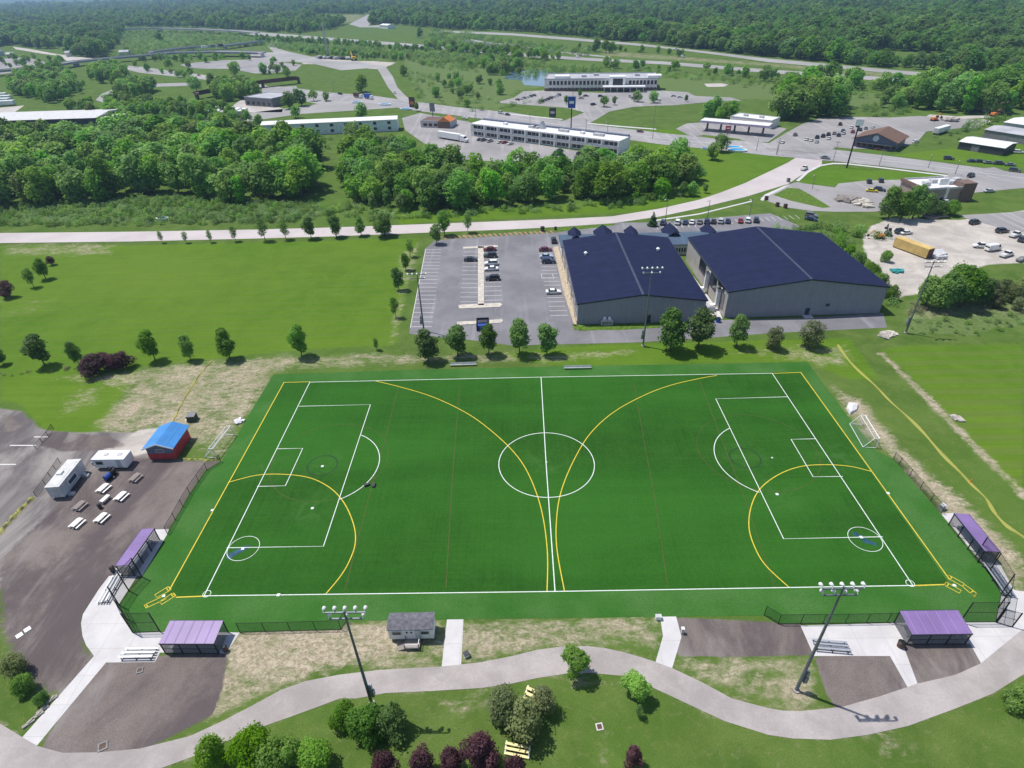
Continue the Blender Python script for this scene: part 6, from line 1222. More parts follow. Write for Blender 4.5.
# ------------------------------------------------------------------ trees
def crown_mesh(name, mat, seed, R, z0, z1, n, leaf, lobes=9, kind='round', flat=.0):
    lobes = int(lobes*1.5) if kind == 'round' else lobes
    """many small leaf-clump faces spread over uneven lobes between z0 and z1"""
    g = np.random.default_rng(seed); H = z1-z0; C_, Rd = [], []
    for k in range(lobes):
        if kind == 'round':
            a = g.uniform(0, 2*np.pi); t = g.uniform(.1, .92); prof = np.sin(np.pi*min(1, .18+.8*t))**.7
            r = g.uniform(.1, .84)*R*prof; C_.append((r*np.cos(a), r*np.sin(a), z0+H*(.10+.78*t))); q = R*g.uniform(.24, .46)*(.72+.4*prof); Rd.append((q, q, q*min(1.1, .75*H/(2*R)+.35)))
        elif kind == 'oval':
            t = (k+.5)/lobes; a = k*2.4+g.uniform(-.5, .5); prof = np.sin(np.pi*(.12+.80*t))**.8
            r = g.uniform(.25, .62)*R*prof; q = R*(.32+.28*prof)*g.uniform(.75, 1.2); C_.append((r*np.cos(a), r*np.sin(a), z0+H*(.06+.84*t))); Rd.append((q, q, q*.8))
        elif kind == 'cone':
            t = k/lobes; a = k*2.4; q = R*(1-.88*t)*.75; C_.append((q*.35*np.cos(a), q*.35*np.sin(a), z0+H*(.04+.9*t))); Rd.append((q, q, H/lobes*1.1))
        else:   # low scrub
            a = g.uniform(0, 2*np.pi); r = R*np.sqrt(g.uniform(0, .8)); q = R*g.uniform(.28, .5); C_.append((r*np.cos(a), r*np.sin(a), z0+H*g.uniform(.15, .6))); Rd.append((q, q, H*g.uniform(.3, .5)))
    C_, Rd = np.array(C_), np.array(Rd); wt = Rd[:, 0]**2; wt /= wt.sum()
    m = int(n*1.7); L = g.choice(lobes, m, p=wt)
    d = g.normal(size=(m, 3)); d /= np.linalg.norm(d, axis=1)[:, None]; d[:, 2] = np.where(g.random(m) < .3, np.abs(d[:, 2]), d[:, 2])
    rr = np.where(g.random(m) < .85, g.uniform(.78, 1.14, m), g.uniform(.3, .8, m)); rr = np.where(g.random(m) < .10, g.uniform(1.1, 1.42, m), rr)
    P = C_[L]+d*Rd[L]*rr[:, None]
    dep = np.min(np.linalg.norm((P[:, None]-C_[None])/Rd[None], axis=2)+np.where(np.arange(lobes)[None] == L[:, None], 9, 0), axis=1)
    keep = (dep > .72) & (P[:, 2] > z0*.75); P, d, L = P[keep][:n], d[keep][:n], L[keep][:n]; n = len(P)
    N = d+g.normal(size=(n, 3))*.5+np.array([0, 0, .75]); N /= np.linalg.norm(N, axis=1)[:, None]
    T = np.cross(N, g.normal(size=(n, 3))); T /= np.linalg.norm(T, axis=1)[:, None]; B = np.cross(N, T)
    s = leaf*g.uniform(.55, 1.45, n)[:, None]; asp = g.uniform(.55, 1., n)[:, None]
    q = [P-T*s+N*s*.15, P-B*s*asp, P+T*s+N*s*.15, P+B*s*asp]
    V = np.stack(q, 1).reshape(-1, 3); FQ = np.arange(4*n).reshape(n, 4)
    tint = np.clip(g.random(lobes)[L]*.6+g.random(n)**2*.6, 0, 1)  # random lobe and leaf tone; brightest leaves imitate glossy highlights in colour
    return quadmesh(name, V, FQ, [mat], tint)

def trunk_mesh(name, h, r, lim=4, seed=1, spread=1.6):
    g = random.Random(seed); b = MB()
    b.tube((0, 0, -.05), (.05*h*.2, 0, h*.55), r, r*.72, 7); b.tube((.05*h*.2, 0, h*.53), (0, .02*h, h), r*.72, r*.3, 6)
    for k in range(lim):
        a = k*2.3+g.random(); z = h*(.45+.4*k/max(1, lim)); b.tube((0, 0, z), (math.cos(a)*spread, math.sin(a)*spread, z+spread*.9), r*.4, r*.12, 5)
    me = bpy.data.meshes.new(name); me.from_pydata(b.v, [], b.f); me.materials.append(M['bark']); me.update(); return me

# kind -> list of (crown mesh, trunk mesh); every kind is modelled 10 units tall
TK = {}
def kind(k, mat, n, leaf, R, z0, var=3, shape='round', lobes=10, tr=.18, th=6, sp=1.8):
    TK[k] = [(crown_mesh('crown', M[mat], 11*i+sum(map(ord, k)), R, z0, 10, n, leaf, lobes, shape), trunk_mesh('trunk', th, tr, 4, i, sp)) for i in range(var)]
kind('row', 'leafB', 2300, 0.270, 2.9, 2.0, 5, 'oval', 9, .2, 6, 1.2)
kind('young', 'leafB', 1248, 0.230, 2.7, 2.6, 4, 'oval', 7, .16, 6, 1.0)
kind('big', 'leafA', 5040, 0.269, 4.0, 1.4, 5, 'round', 15, .28, 6, 1.8)
kind('wood', 'leafF', 1339, 0.350, 3.7, .3, 6, 'round', 13, .25, 6, 1.8)
kind('woodtall', 'leafF', 1190, 0.322, 2.7, .8, 4, 'oval', 10, .22, 6, 1.2)
kind('woodlight', 'leafA', 1302, 0.357, 3.8, .2, 4, 'round', 13, .25, 6, 1.8)
kind('plum', 'leafP', 3600, 0.288, 5.2, 1.2, 3, 'round', 12, .25, 5, 2.2)
kind('olive', 'leafO', 2700, 0.218, 3.2, .6, 3, 'oval', 10, .15, 5, 1.2)
kind('lime', 'leafL', 3600, 0.269, 4.0, 2.6, 3, 'round', 11, .16, 5, 1.4)
kind('bush', 'leafA', 4080, 0.320, 5.6, .1, 4, 'round', 12, .2, 5, 2.)
kind('limebush', 'leafL', 4560, 0.282, 5.0, .1, 4, 'round', 13, .2, 5, 2.)
kind('conifer', 'leafC', 2400, 0.243, 2.8, .3, 2, 'cone', 9, .15, 8, .5)
kind('far', 'leafD', 620, 0.520, 4.4, 1.0, 5, 'round', 9, .2, 5, 1.)
cnt = {}
def tree(k, u, v, h, label, group=None, name='tree', wid=1.0, cat='tree', trunk=True, p=None):
    p = p if p is not None else G(u, v); i = cnt.get(k, 0); cnt[k] = i+1
    cm, tm = TK[k][i % len(TK[k])]
    o = thing(name, label, cat, (p.x, p.y, 0), rnd.uniform(0, 6.28), group); s = h/10; wid = wid*(.86 if k in ('row', 'young') else 1); o.scale = (s*wid, s*wid, s)
    c = bpy.data.objects.new('crown', cm); COL.objects.link(c); c.parent = o
    t = bpy.data.objects.new('trunk', tm); COL.objects.link(t); t.parent = o
    return o
def treec(k, u, v, h, label, group=None, **kw):
    """a tree whose crown centre was surveyed at (u, v)"""
    return tree(k, 0, 0, h, label, group, p=G(u, v, h*.55), **kw)
def treepx(k, u, v, top, label, group=None, **kw): return tree(k, u, v, HG(u, v, top), label, group, **kw)

# row beside the far end of the left lawn
grp = 'trees along the near edge of the left lawn'
for i, (u, v, t, w_) in enumerate([(4, 364.5, 348, 1.1), (45, 365.7, 335, 1.15), (80, 366, 341.5, .85), (155.5, 360.5, 330.5, 1.), (191, 360, 335, .95), (230.5, 359, 328.5, 1.05), (302, 356.5, 325, 1.)]):
    treepx('row', u, v, t, ORD[i]+' leafy tree from the left along the near edge of the left lawn', grp, name='lawn_tree', wid=w_)
treepx('young', 377, 350, 337.5, 'small sapling at the lawn corner left of the car park', None, name='sapling')
for i, (u, v, t) in enumerate([(97, 374, 355.5), (109, 368.5, 354), (123, 370, 353)]):
    treepx('plum', u, v, t, ['left', 'middle', 'right'][i]+' one of the three purple plum bushes on the lawn edge', 'purple bushes on the lawn edge', name='plum_bush', wid=1.15, cat='bush')
treepx('plum', 10, 297, 281.5, 'round purple tree at the left rim of the big lawn', None, name='plum_tree', wid=.9)
treepx('plum', 52.5, 265, 256.5, 'small purple tree on the far corner of the left lawn', None, name='plum_tree', wid=.9)
treepx('young', 34, 287, 267.5, 'thin green tree beside the purple tree on the lawn', None, name='lawn_tree', wid=1.1)
treepx('row', 46, 279, 258.5, 'denser green tree between two purple trees on the lawn', None, name='lawn_tree', wid=1.1)
grp = 'trees along the near side of the pale road'
for i, (u, v, t, k, w_) in enumerate([(162.5, 243, 231, 'young', .9), (187, 243, 231, 'young', 1.), (211, 242.5, 229, 'young', 1.), (236, 241.5, 225.5, 'young', 1.), (265.5, 241, 218, 'young', 1.1), (286, 239.5, 219.5, 'young', 1.1), (311.5, 238.7, 217, 'row', 1.1), (336.5, 237.2, 214.5, 'row', 1.1), (361.5, 235.7, 217, 'row', 1.1), (385, 235.5, 211.5, 'big', 1.)]):
    treepx(k, u, v, t, ORD[i]+' tree from the left in the row along the pale road', grp, name='roadside_tree', wid=w_)
treepx('row', 436.5, 244, 224, 'tree at the far left corner of the car park', None, name='roadside_tree', wid=1.1)
treepx('row', 444.7, 235.5, 211, 'tree at the road behind the car park corner tree', None, name='roadside_tree', wid=1.0)
treepx('young', 468, 232.5, 210.5, 'slim young tree on the verge above the car park', None, name='roadside_tree', wid=1.0)
grp = 'trees along the left side of the car park'
for i, (u, v, t, k) in enumerate([(410.5, 257, 238, 'young'), (406, 270.5, 253, 'row'), (399, 290, 267, 'row'), (396, 317.5, 297, 'young')]):
    treepx(k, u, v, t, ORD[i]+' tree counted from the road along the car park left side', grp, name='verge_tree', wid=.95)
grp = 'trees between the field and the car park'
for i, (u, v, t, k, w_) in enumerate([(428.5, 361, 329, 'row', 1.2), (458, 356, 325.5, 'row', 1.2), (489, 354.5, 324.5, 'row', 1.), (519.5, 354, 319.5, 'row', 1.), (547, 354.5, 323.5, 'row', 1.1)]):
    treepx(k, u, v, t, ORD[i]+' tree from the left below the car park edge', grp, name='field_edge_tree', wid=w_)
for i, (u, v, t, k, w_) in enumerate([(670, 351, 308.5, 'row', 1.15), (698, 348.5, 309.5, 'row', 1.2), (736, 347, 314.5, 'row', .95)]):
    treepx(k, u, v, t, ORD[i]+' green tree from the left below the big sports halls', 'green trees below the sports halls', name='field_edge_tree', wid=w_)
for i, (u, v, t) in enumerate([(771.7, 348.5, 326), (808.6, 347, 319.5)]):
    treepx('olive', u, v, t, ['smaller', 'larger'][i]+' brownish oval tree below the right sports hall', 'brownish trees below the sports hall', name='brownish_tree', wid=[1.05, 1.15][i])
# the foreground
treec('lime', 577, 664, 5.2, 'bright green tree on the lawn touching the curved path', None, name='maple_tree', wid=.9)
treec('lime', 637, 684, 5.0, 'bright green loose tree right of the round maple', None, name='maple_tree', wid=.82)
treec('young', 639, 711, 2.6, 'tiny sapling in a round mulch ring', None, name='sapling', wid=.9)
treec('plum', 633, 755, 4.4, 'dark purple tree at the bottom edge right of centre', None, name='plum_tree', wid=.55)
for i, (u, v, h, w_) in enumerate([(503, 704, 6.6, .95), (524, 722, 6.4, 1.15), (543, 699, 4.8, 1.)]):
    treec('olive', u, v, h, ['tall narrow', 'broad', 'short dark'][i]+' olive-green tree by the yellow boards', 'olive trees around the yellow boards', name='olive_tree', wid=w_)
for i, (u, v, h, w_) in enumerate([(346, 716, 4.8, .72), (368, 722, 5.2, .8), (392, 721, 4.8, .8)]):
    treec('bush', u, v, h, ['left', 'middle', 'right'][i]+' green bush of three below the curved path pole', 'green bushes below the curved path', name='green_bush', wid=w_, cat='bush')
for i, (u, v, h, w_) in enumerate([(213, 753, 5.8, .72), (245, 747, 7.0, .68), (279, 755, 6.2, .76), (316, 760, 5.8, .8)]):
    treec('limebush', u, v, h, ORD[i]+' bright bushy tree from the left along the bottom edge', 'bright bushy trees along the bottom edge', name='bushy_tree', wid=w_)
for i, (u, v, h, w_) in enumerate([(385, 766, 5.0, .7), (421, 761, 4.8, .62), (449, 761, 4.8, .72), (480, 754, 6.0, .74), (514, 770, 4.6, .62)]):
    treec('plum', u, v, h, ORD[i]+' purple-leaved tree from the left in the bottom clump', 'purple trees in the bottom clump', name='plum_tree', wid=w_)
treec('olive', 13, 664, 4.0, 'grey-olive shrub at the left edge below the dark gravel', None, name='olive_shrub', wid=1.2, cat='bush')
treec('bush', 22, 684, 3.2, 'dark green bush between grey shrub and walkway', None, name='green_bush', wid=.75, cat='bush')
treec('bush', 40, 697, 2.2, 'low dark shrub beside the slanting concrete walkway', None, name='green_bush', wid=.7, cat='bush')
treec('bush', 1022, 696, 4., 'green bush cut by the right edge below the path', None, name='green_bush', wid=.75, cat='bush')
treepx('conifer', 652.5, 226, 211, 'cone-shaped evergreen by the car park entrance', None, name='evergreen_tree', wid=1.2)
# the clump right of the sports halls
for i, (u, v, h, w_) in enumerate([(924, 307, 9, .85), (940, 309, 11.5, .9), (960, 307, 12, .9), (977, 304, 8.5, .9), (950, 299, 11, .85)]):
    tree('big', u, v, h, 'big rounded tree of the clump beside the leaning light pole', 'clump of big trees right of the sports halls', name='clump_tree', wid=w_)
for i, (u, v, h) in enumerate([(845, 262, 6), (855, 272, 7), (866, 283, 7), (877, 292, 6), (838, 254, 6.5), (885, 262, 4), (889, 299, 5)]):
    tree('bush', u, v, h, 'green scrub tree along the right flank of the larger hall', 'scrub trees along the right flank of the larger hall', name='scrub_tree', wid=.75, cat='bush')
for i, (u, v, h, w_) in enumerate([(888, 219, 12, .9), (900, 221, 11, .9), (912, 219, 12.5, .8), (925, 217, 9, .9), (938, 216, 6, 1.2), (950, 215, 5.5, 1.2)]):
    tree('big', u, v, h, 'tree of the dense hedge group before the brick restaurant', 'trees before the brick restaurant', name='hedge_tree', wid=w_)
for i, (u, v, h) in enumerate([(988, 300, 6.5), (1000, 298, 6), (1010, 302, 5.5), (1020, 297, 6), (996, 308, 4.5), (1016, 310, 4)]):
    tree('olive', u, v, h, 'loose pale scrub tree right of the big clump', 'pale scrub trees right of the big clump', name='scrub_tree', wid=1.2)

# woods: trees that stand apart are things; the far-off woods are one mass
def inpoly(poly, x, y):
    c = False; n = len(poly); j = n-1
    for i in range(n):
        if (poly[i][1] > y) != (poly[j][1] > y) and x < (poly[j][0]-poly[i][0])*(y-poly[i][1])/(poly[j][1]-poly[i][1])+poly[i][0]: c = not c
        j = i
    return c
def scatter(poly_px, d, jit=.42, keep=1.0):
    P = [(p.x, p.y) for p in (G(*q) for q in poly_px)]; xs = [p[0] for p in P]; ys = [p[1] for p in P]; out = []
    y = min(ys); r = 0
    while y < max(ys):
        x = min(xs)+(r % 2)*d/2
        while x < max(xs):
            a, b = x+rnd.uniform(-jit, jit)*d, y+rnd.uniform(-jit, jit)*d
            if inpoly(P, a, b) and rnd.random() < keep: out.append(Vector((a, b, 0)))
            x += d
        y += d*.87; r += 1
    return out
extra = []      # positions that end up in the one mass
W1 = scatter([(-30, 209), (60, 208), (110, 204), (150, 196), (185, 196), (200, 206), (250, 206), (306, 205), (316, 175), (322, 160), (300, 154), (262, 153), (236, 144), (160, 142), (130, 143), (100, 150), (-30, 153)], 9.6)
W2 = scatter([(345, 210), (352, 150), (398, 148), (412, 158), (440, 172), (480, 177), (540, 177), (600, 175), (640, 170), (690, 162), (704, 172), (696, 186), (660, 199), (620, 202), (560, 204), (520, 207), (480, 211), (420, 213)], 8.6)
W1.sort(key=lambda p: p.y); W2.sort(key=lambda p: p.y)
def wood(pts, n, label, group, hl, hh, kinds=('wood', 'wood', 'woodtall')):
    for i, p in enumerate(pts):
        if i < n: tree(rnd.choice(kinds), 0, 0, rnd.uniform(hl, hh), label, group, name='woodland_tree', wid=rnd.uniform(.85, 1.15), p=p)
        else: extra.append((p, rnd.uniform(hl, hh)))
wood(W1, 82, 'leafy tree in the dense left wood beyond the pale road', 'trees of the left wood beyond the pale road', 10, 22)
wood(W2, 62, 'leafy tree in the wood between pale road and motel', 'trees of the wood between pale road and motel', 7, 17, ('woodlight', 'wood', 'woodlight', 'woodtall'))
for i, (u, v, h) in enumerate([(366, 172, 17), (355, 178, 15), (378, 176, 15), (347, 186, 12), (390, 182, 14)]):
    tree('wood', u, v, h, 'tall tree of the dark group right of the grassy ride', 'tall trees right of the grassy ride', name='woodland_tree')
for (poly, d, n, label, grp_, hl, hh) in [
        ([(10, 88), (30, 76), (60, 72), (74, 82), (72, 98), (62, 106), (40, 102), (15, 96)], 10, 14, 'tree of the clump left of the curving west road', 'trees of the clump left of the curving west road', 9, 15),
        ([(90, 80), (96, 72), (120, 70), (130, 76), (126, 84), (100, 84)], 11, 9, 'tree of the dark group before the road bridge', 'trees of the dark group before the road bridge', 10, 15),
        ([(112, 96), (120, 88), (150, 86), (158, 93), (140, 99)], 9, 8, 'tree of the group inside the curving west road', 'trees of the group inside the curving west road', 9, 14),
        ([(66, 110), (110, 104), (170, 106), (225, 110), (240, 118), (200, 124), (130, 122), (70, 118)], 11, 14, 'tree of the belt behind the long warehouse roof', 'trees of the belt behind the long warehouse roof', 7, 12),
        ([(206, 98), (220, 90), (262, 92), (262, 97), (230, 102)], 9, 9, 'dark tree of the row behind the grey flat building', 'dark trees behind the grey flat building', 10, 15),
        ([(776, 122), (790, 124), (812, 118), (840, 118), (842, 108), (800, 98), (782, 102)], 9.5, 20, 'tree of the dark grove left of the tavern', 'trees of the dark grove left of the tavern', 13, 24),
        ([(884, 106), (930, 112), (1000, 116), (1030, 112), (1030, 92), (1000, 94), (960, 92), (910, 92)], 11, 24, 'tree of the thicket behind the tavern yard', 'trees of the thicket behind the tavern yard', 10, 24),
        ([(700, 122), (730, 122), (736, 116), (705, 114)], 9, 5, 'tree behind the petrol station forecourt', 'trees behind the petrol station', 9, 14)]:
    pts = sorted(scatter(poly, d), key=lambda p: p.y); wood(pts, n, label, grp_, hl, hh, ('wood', 'woodtall', 'woodtall'))
for (poly, d, n, label, grp_) in [([(170, 112), (255, 118), (262, 128), (230, 134), (150, 132), (110, 126), (112, 120)], 12, 16, 'small tree of the scattered belt behind the left wood', 'scattered trees behind the left wood'),
        ([(96, 120), (116, 112), (180, 108), (240, 112), (200, 118)], 15, 8, 'tree scattered along the curving west road', 'trees scattered along the curving west road'),
        ([(255, 74), (290, 78), (300, 74), (280, 70)], 16, 4, 'tree on the slope above the girder bridge', 'trees on the slope above the girder bridge'),
        ([(140, 62), (170, 56), (250, 58), (250, 62), (170, 64)], 26, 5, 'tree on the grass strip below the raised bridges', 'trees on the grass strip below the raised bridges'),
        ([(430, 82), (450, 78), (500, 84), (500, 98), (450, 104), (430, 96)], 20, 8, 'bushy tree dotted on the marsh', 'bushy trees dotted on the marsh')]:
    pts = sorted(scatter(poly, d), key=lambda p: p.y); wood(pts, n, label, grp_, 5, 10, ('wood', 'woodlight', 'wood'))
for (u, v, h, label) in [(362, 92, 15, 'lone round tree on the grass inside the slip road'), (314, 101, 9, 'small tree left of the lone car on the main road'), (327, 101, 8, 'round bush tree beside the main road junction'),
                         (302, 106, 14, 'tree at the end of the brown girder bridge'), (290, 109, 13, 'bright tree beside the grey flat building'), (296, 118, 9, 'low tree on the lawn above the long storage block'), (362, 120, 12, 'tree before the long white storage block'),
                         (170, 70, 13, 'lone dark tree left of the interchange car park'), (189, 68, 10, 'small tree at the interchange slope'), (236, 76, 16, 'big dark tree beside the interchange car park'), (264, 74, 12, 'tree right of the big dark interchange tree'),
                         (197, 92, 15, 'tall tree between the west roads'), (212, 86, 12, 'round tree above the west junction'), (188, 82, 10, 'tree below the interchange road'), (226, 86, 11, 'tree left of the girder bridge'),
                         (467, 107, 7, 'lone bush tree between marsh and main road'), (404, 76, 11, 'tree beside the slip road bend'), (470, 68, 9, 'tree on the marsh edge'), (417, 111, 6, 'small dark evergreen by the orange sign'),
                         (596, 52, 16, 'dark tree between the highways, left of a pair'), (606, 53, 15, 'dark tree between the highways, right of a pair'), (612, 53, 14, 'third dark tree between the highways'),
                         (745, 77, 10, 'thin tree on the rough grass before the highway'), (764, 81, 13, 'solid tree on the rough grass before the highway'), (808, 82, 14, 'slim tall tree before the highway at right'), (816, 82, 14, 'slim tree right of its twin before the highway'), (830, 84, 18, 'tall narrow tree before the highway at right'), (853, 90, 16, 'broad tree before the highway above the tavern'),
                         (1012, 94, 22, 'great dark tree at the right edge above the white roofs'), (1000, 107, 9, 'pale blossoming tree by the white roofed sheds'), (721, 152, 10, 'thin dead-looking tree beside the main road'), (712, 160, 9, 'round tree on the corner lawn by the main road'),
                         (566, 104, 6, 'tree in the office car park beside the blue sign'), (580, 97, 6, 'tree in the office car park by the entrance'), (604, 107, 8, 'wide tree in the middle of the office car park'), (614, 105, 6, 'smaller tree in the middle of the office car park'), (637, 102, 9, 'tall tree right of the office entrance'), (653, 103, 9, 'second tall tree right of the office entrance'), (686, 102, 5, 'small tree at the right end of the office car park'),
                         (683, 196, 6, 'small tree on the slope left of its twin'), (691, 196, 6.5, 'small tree on the slope above the curve of the pale road'), (705, 193, 4, 'little tree nearest the curve of the pale road')]:
    tree('wood' if h > 6 else 'row', u, v, h, label, None, name='lone_tree', wid=1.1)

# hedgerows and small blocks of trees between the far roads
for poly, d, lo, hi in [([(256, 38), (330, 42), (430, 50), (430, 53), (330, 46), (256, 42)], 11, 4, 10), ([(300, 50), (420, 58), (420, 62), (340, 58), (300, 54)], 13, 4, 9), ([(425, 46), (520, 54), (560, 58), (560, 61), (500, 60), (425, 50)], 12, 5, 13),
        ([(0, 60), (60, 60), (70, 66), (0, 70)], 22, 5, 11), ([(60, 86), (84, 84), (90, 92), (66, 98)], 14, 5, 11), ([(150, 58), (262, 58), (262, 61), (150, 63)], 24, 5, 10), ([(600, 66), (700, 70), (780, 77), (780, 80), (700, 74), (600, 70)], 17, 4, 11),
        ([(840, 84), (900, 88), (1000, 94), (1000, 98), (900, 94), (840, 90)], 12, 6, 18), ([(560, 46), (640, 50), (700, 56), (700, 58), (600, 53), (560, 49)], 24, 4, 10), ([(262, 60), (300, 66), (300, 70), (262, 66)], 18, 4, 8), ([(476, 62), (520, 66), (524, 74), (490, 76)], 10, 6, 14), ([(870, 104), (905, 102), (915, 110), (880, 112)], 9, 6, 14), ([(130, 66), (190, 76), (250, 84), (190, 80), (130, 70)], 22, 5, 10)]:
    extra += [(p, rnd.uniform(lo, hi)) for p in scatter(poly, d, .5, .85)]

# ------------------------------------------------------------------ far woods, scrub and haze (masses nobody could count)
def mass(name, label, pts, protos, jit=.3):
    """one object: points with a size, a plant of the given meshes on each point"""
    me = bpy.data.meshes.new(name); n = len(pts)
    me.vertices.add(n); me.vertices.foreach_set('co', np.array([[p.x, p.y, 0] for p, s in pts], np.float32).ravel())
    a = me.attributes.new('size', 'FLOAT_VECTOR', 'POINT'); a.data.foreach_set('vector', np.array([[s*rnd.uniform(.9, 1.25)]*2+[s] for p, s in pts], np.float32).ravel())
    a = me.attributes.new('turn', 'FLOAT_VECTOR', 'POINT'); a.data.foreach_set('vector', np.array([[0, 0, rnd.uniform(0, 6.28)] for _ in pts], np.float32).ravel())
    a = me.attributes.new('kind', 'INT', 'POINT'); a.data.foreach_set('value', np.array([rnd.randrange(len(protos)) for _ in pts], np.int32))
    o = bpy.data.objects.new(name, me); COL.objects.link(o); tag(o, label, kind='stuff')
    ng = bpy.data.node_groups.new(name, 'GeometryNodeTree')
    ng.interface.new_socket('Geometry', in_out='INPUT', socket_type='NodeSocketGeometry'); ng.interface.new_socket('Geometry', in_out='OUTPUT', socket_type='NodeSocketGeometry')
    N, L = ng.nodes, ng.links; gi = N.new('NodeGroupInput'); gout = N.new('NodeGroupOutput'); jn = N.new('GeometryNodeJoinGeometry')
    def named(t, nm):
        x = N.new('GeometryNodeInputNamedAttribute'); x.data_type = t; x.inputs['Name'].default_value = nm; return x.outputs['Attribute']
    sz, tn, kd = named('FLOAT_VECTOR', 'size'), named('FLOAT_VECTOR', 'turn'), named('INT', 'kind')
    for i, pr in enumerate(protos):
        oi = N.new('GeometryNodeObjectInfo'); oi.inputs['Object'].default_value = pr; oi.transform_space = 'ORIGINAL'
        ip = N.new('GeometryNodeInstanceOnPoints'); cp = N.new('FunctionNodeCompare'); cp.data_type = 'INT'; cp.operation = 'EQUAL'
        L.new(kd, cp.inputs[2]); cp.inputs[3].default_value = i
        L.new(gi.outputs[0], ip.inputs['Points']); L.new(cp.outputs[0], ip.inputs['Selection']); L.new(oi.outputs['Geometry'], ip.inputs['Instance'])
        L.new(tn, ip.inputs['Rotation']); L.new(sz, ip.inputs['Scale']); L.new(ip.outputs[0], jn.inputs[0])
    L.new(jn.outputs[0], gout.inputs[0])
    md = o.modifiers.new('plants', 'NODES'); md.node_group = ng
    return o
far_poly = [[(-60, 64), (0, 50), (20, 46), (45, 49), (70, 56), (96, 58), (112, 52), (118, 44), (124, 32), (124, 27.6), (160, 27), (200, 28), (250, 30.8), (290, 33), (300, 33), (332, 30), (345, 25), (405, 25.5), (440, 29), (520, 32), (580, 37), (650, 43.5), (720, 52), (780, 58.5), (840, 63.5), (900, 69), (960, 74), (1015, 79), (1100, 90), (1100, -8), (-60, -8)]]
holes = [[(312, 15), (340, 14.5), (372, 15), (372, 18), (345, 25), (312, 21)], [(345, 25), (360, 18), (370, 13), (376, 13), (377, 21), (368, 26)], [(0, 46), (14, 45), (70, 54), (80, 60), (60, 60), (12, 50), (0, 56)]]
from mathutils import noise as mnoise
pts = []
for f in far_poly:
    r = 420.
    while r < 5200:
        step = max(9.5, r*.0068); wid = r*1.05; x = -wid
        while x < wid:
            p = Vector((CX+x+rnd.uniform(-.5, .5)*step, CY+r+rnd.uniform(-.5, .5)*r*.014, 0)); u, v = PR(p)
            if -50 < u < 1080 and inpoly(f, u, v) and not any(inpoly(h, u, v) for h in holes):
                nz = mnoise.noise((p.x*.006, p.y*.003, 0)); n2 = mnoise.noise((p.x*.018+9, p.y*.012, 3))
                if nz > -.36 and rnd.random() > .06: pts.append((p, rnd.uniform(8, 21)/10*(1+.7*n2+.3*nz)*(1+max(0, r-1500)*.00008)))
            x += step
        r += max(8.5, r*.0125)
print('FAR TREES', len(pts))
far_trees = [o for o in bpy.data.objects if o.type == 'MESH' and o.name.startswith('crown')]
def proto(k, i): return next(o for o in far_trees if o.data == TK[k][i][0])
ft = []
for i, (u, v) in enumerate([(300, 36), (420, 38), (700, 49), (880, 66), (160, 42)]):
    o = tree('far', u, v, 16, ['tree at the highway bend before the far field', 'tree beside the lower highway at the centre', 'tree on the wood edge above the highway', 'tree on the wood edge right above the highway', 'tree left of the raised highway'][i], None, name='forest_tree'); ft.append(o.children[0] if 'crown' in o.children[0].name else o.children[1])
wt_ = [next(o for o in far_trees if o.data == TK['wood'][i][0]) for i in range(4)]
mass('deep_woods', 'lesser trees of the woods, hedgerows and copses beyond the pale road', [(p, h/10) for p, h in extra], wt_)
mass('far_woods', 'wide green woods stretching to the horizon', pts, ft)
# scrub: belts of undergrowth
kind('scrub', 'leafS', 260, .62, 6.5, 0., 4, 'scrub', 8, .05, 2, .5)
kind('greyscrub', 'leafG', 260, .5, 6.5, 0., 3, 'scrub', 8, .05, 2, .5)
kind('reed', 'leafR', 300, .45, 6., 0., 2, 'scrub', 8, .05, 2, .5)
sp = []
for k, i, u, v, lab in (('scrub', 0, 96, 220, 'bush in the belt before the left wood'), ('scrub', 1, 330, 216, 'bush at the ride mouth'), ('greyscrub', 0, 250, 222, 'grey-green bush in the belt before the left wood'), ('reed', 0, 915, 312, 'dry bush beside the leaning light pole')):
    cnt[k] = i; o = tree(k, u, v, 3.2, lab, None, name='wild_bush', wid=.8, cat='bush'); sp.append([c for c in o.children if 'crown' in c.name][0])
S = []
def sc(poly, d, lo, hi, keep=1.): return [(p, rnd.uniform(lo, hi)) for p in scatter(poly, d, .5, keep)]
S += sc([(-30, 208), (190, 198), (315, 206), (338, 214), (300, 222), (200, 225), (-30, 227)], 3.0, .16, .32)
S += sc([(336, 205), (420, 214), (520, 208), (620, 203), (690, 187), (700, 194), (620, 209), (480, 216), (380, 222), (338, 220)], 3.6, .14, .32, .75)
S += sc([(262, 140), (345, 136), (350, 150), (318, 155), (306, 150)], 6, .16, .36, .35)
S += sc([(768, 232), (800, 228), (880, 232), (885, 240), (850, 246), (820, 250), (775, 240)], 4, .2, .36, .75)
S += sc([(840, 250), (870, 262), (895, 300), (892, 316), (884, 300), (850, 262)], 3.6, .12, .3, .8)
S += sc([(420, 66), (520, 78), (600, 76), (600, 70), (500, 60), (420, 54)], 8, .2, .6, .7)
S += sc([(400, 70), (470, 80), (500, 100), (560, 104), (470, 112), (420, 100)], 9, .15, .45, .45)
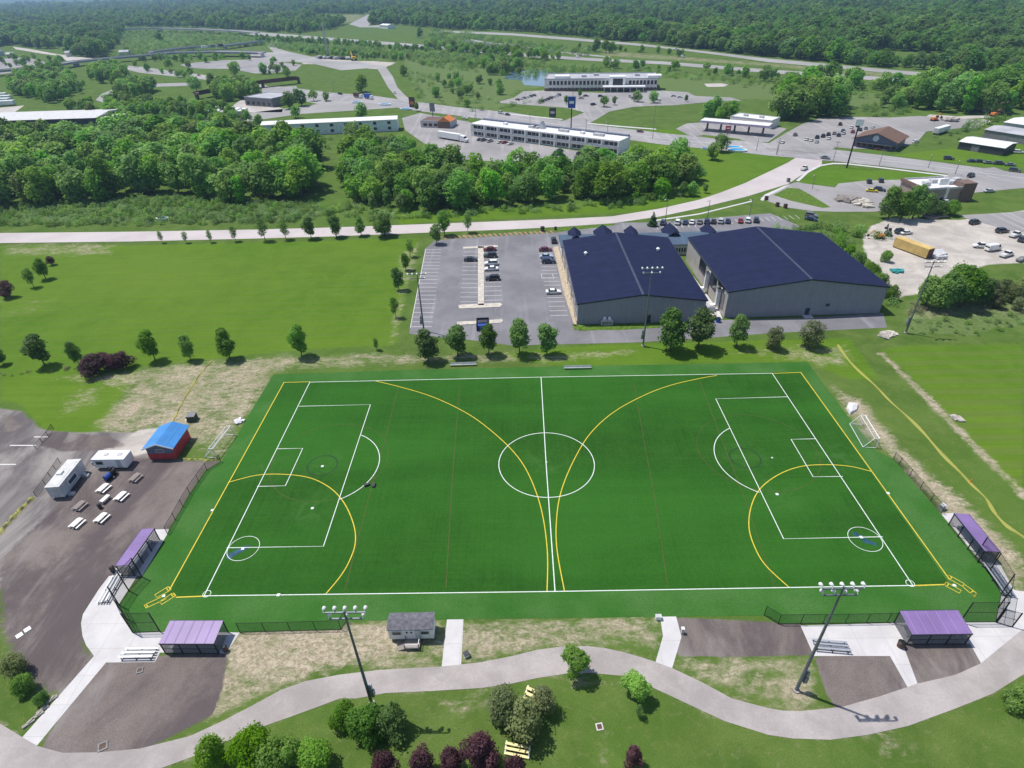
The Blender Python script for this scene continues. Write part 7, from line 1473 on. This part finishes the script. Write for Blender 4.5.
S += sc([(180, 36), (250, 38), (290, 44), (420, 52), (510, 60), (510, 66), (420, 64), (380, 58), (330, 56), (260, 46), (200, 50), (130, 56), (90, 58), (140, 50)], 8.5, .2, .55, .9)
S += sc([(600, 66), (760, 77), (900, 88), (1000, 92), (1000, 100), (900, 100), (780, 98), (720, 82), (600, 74)], 9, .15, .5, .6)
S += sc([(124, 31), (200, 31), (250, 34), (236, 38), (160, 48), (118, 52)], 14, .25, .6, .9)
S += sc([(850, 108), (900, 106), (912, 114), (870, 118)], 8, .25, .5)
S += sc([(960, 130), (990, 118), (1010, 120), (985, 128), (950, 138)], 7, .25, .5)
S += sc([(905, 318), (975, 322), (1030, 312), (1030, 322), (975, 337), (910, 334)], 3., .06, .16)
S += sc([(-30, 130), (100, 128), (250, 136), (250, 142), (100, 134), (-30, 142)], 7, .3, .5)
S += sc([(860, 150), (905, 148), (960, 142), (952, 132), (920, 140)], 7, .15, .35, .5)
S += sc([(430, 30), (500, 40), (570, 50), (590, 52), (590, 56), (500, 50), (430, 42)], 11, .3, .8, .8)
mass('scrub_belts', 'green belts of scrub and undergrowth', S, sp[:3])
Rr = sc([(905, 302), (1030, 298), (1030, 314), (905, 318)], 2.6, .05, .13, .9)+sc([(0, 372), (60, 368), (140, 364), (140, 368), (60, 372), (0, 377)], 2.2, .04, .10, .8)
mass('dry_reeds', 'dry pale reeds and tall grass', Rr, sp[3:])

hz = MB(); hz.box(-7000, -500, -1, 7000, 9500, 80.5)
ho = hz.build('haze', []); tag(ho, 'thin bluish summer haze', kind='stuff')
hm = bpy.data.materials.new('haze_air'); hm.use_nodes = True; hn = hm.node_tree
hn.nodes.remove(hn.nodes['Principled BSDF']); pv = hn.nodes.new('ShaderNodeVolumePrincipled')
pv.inputs['Color'].default_value = (.45, .66, 1, 1); pv.inputs['Density'].default_value = .00012; pv.inputs['Anisotropy'].default_value = .2
hn.links.new(pv.outputs[0], hn.nodes['Material Output'].inputs['Volume']); ho.data.materials.append(hm)
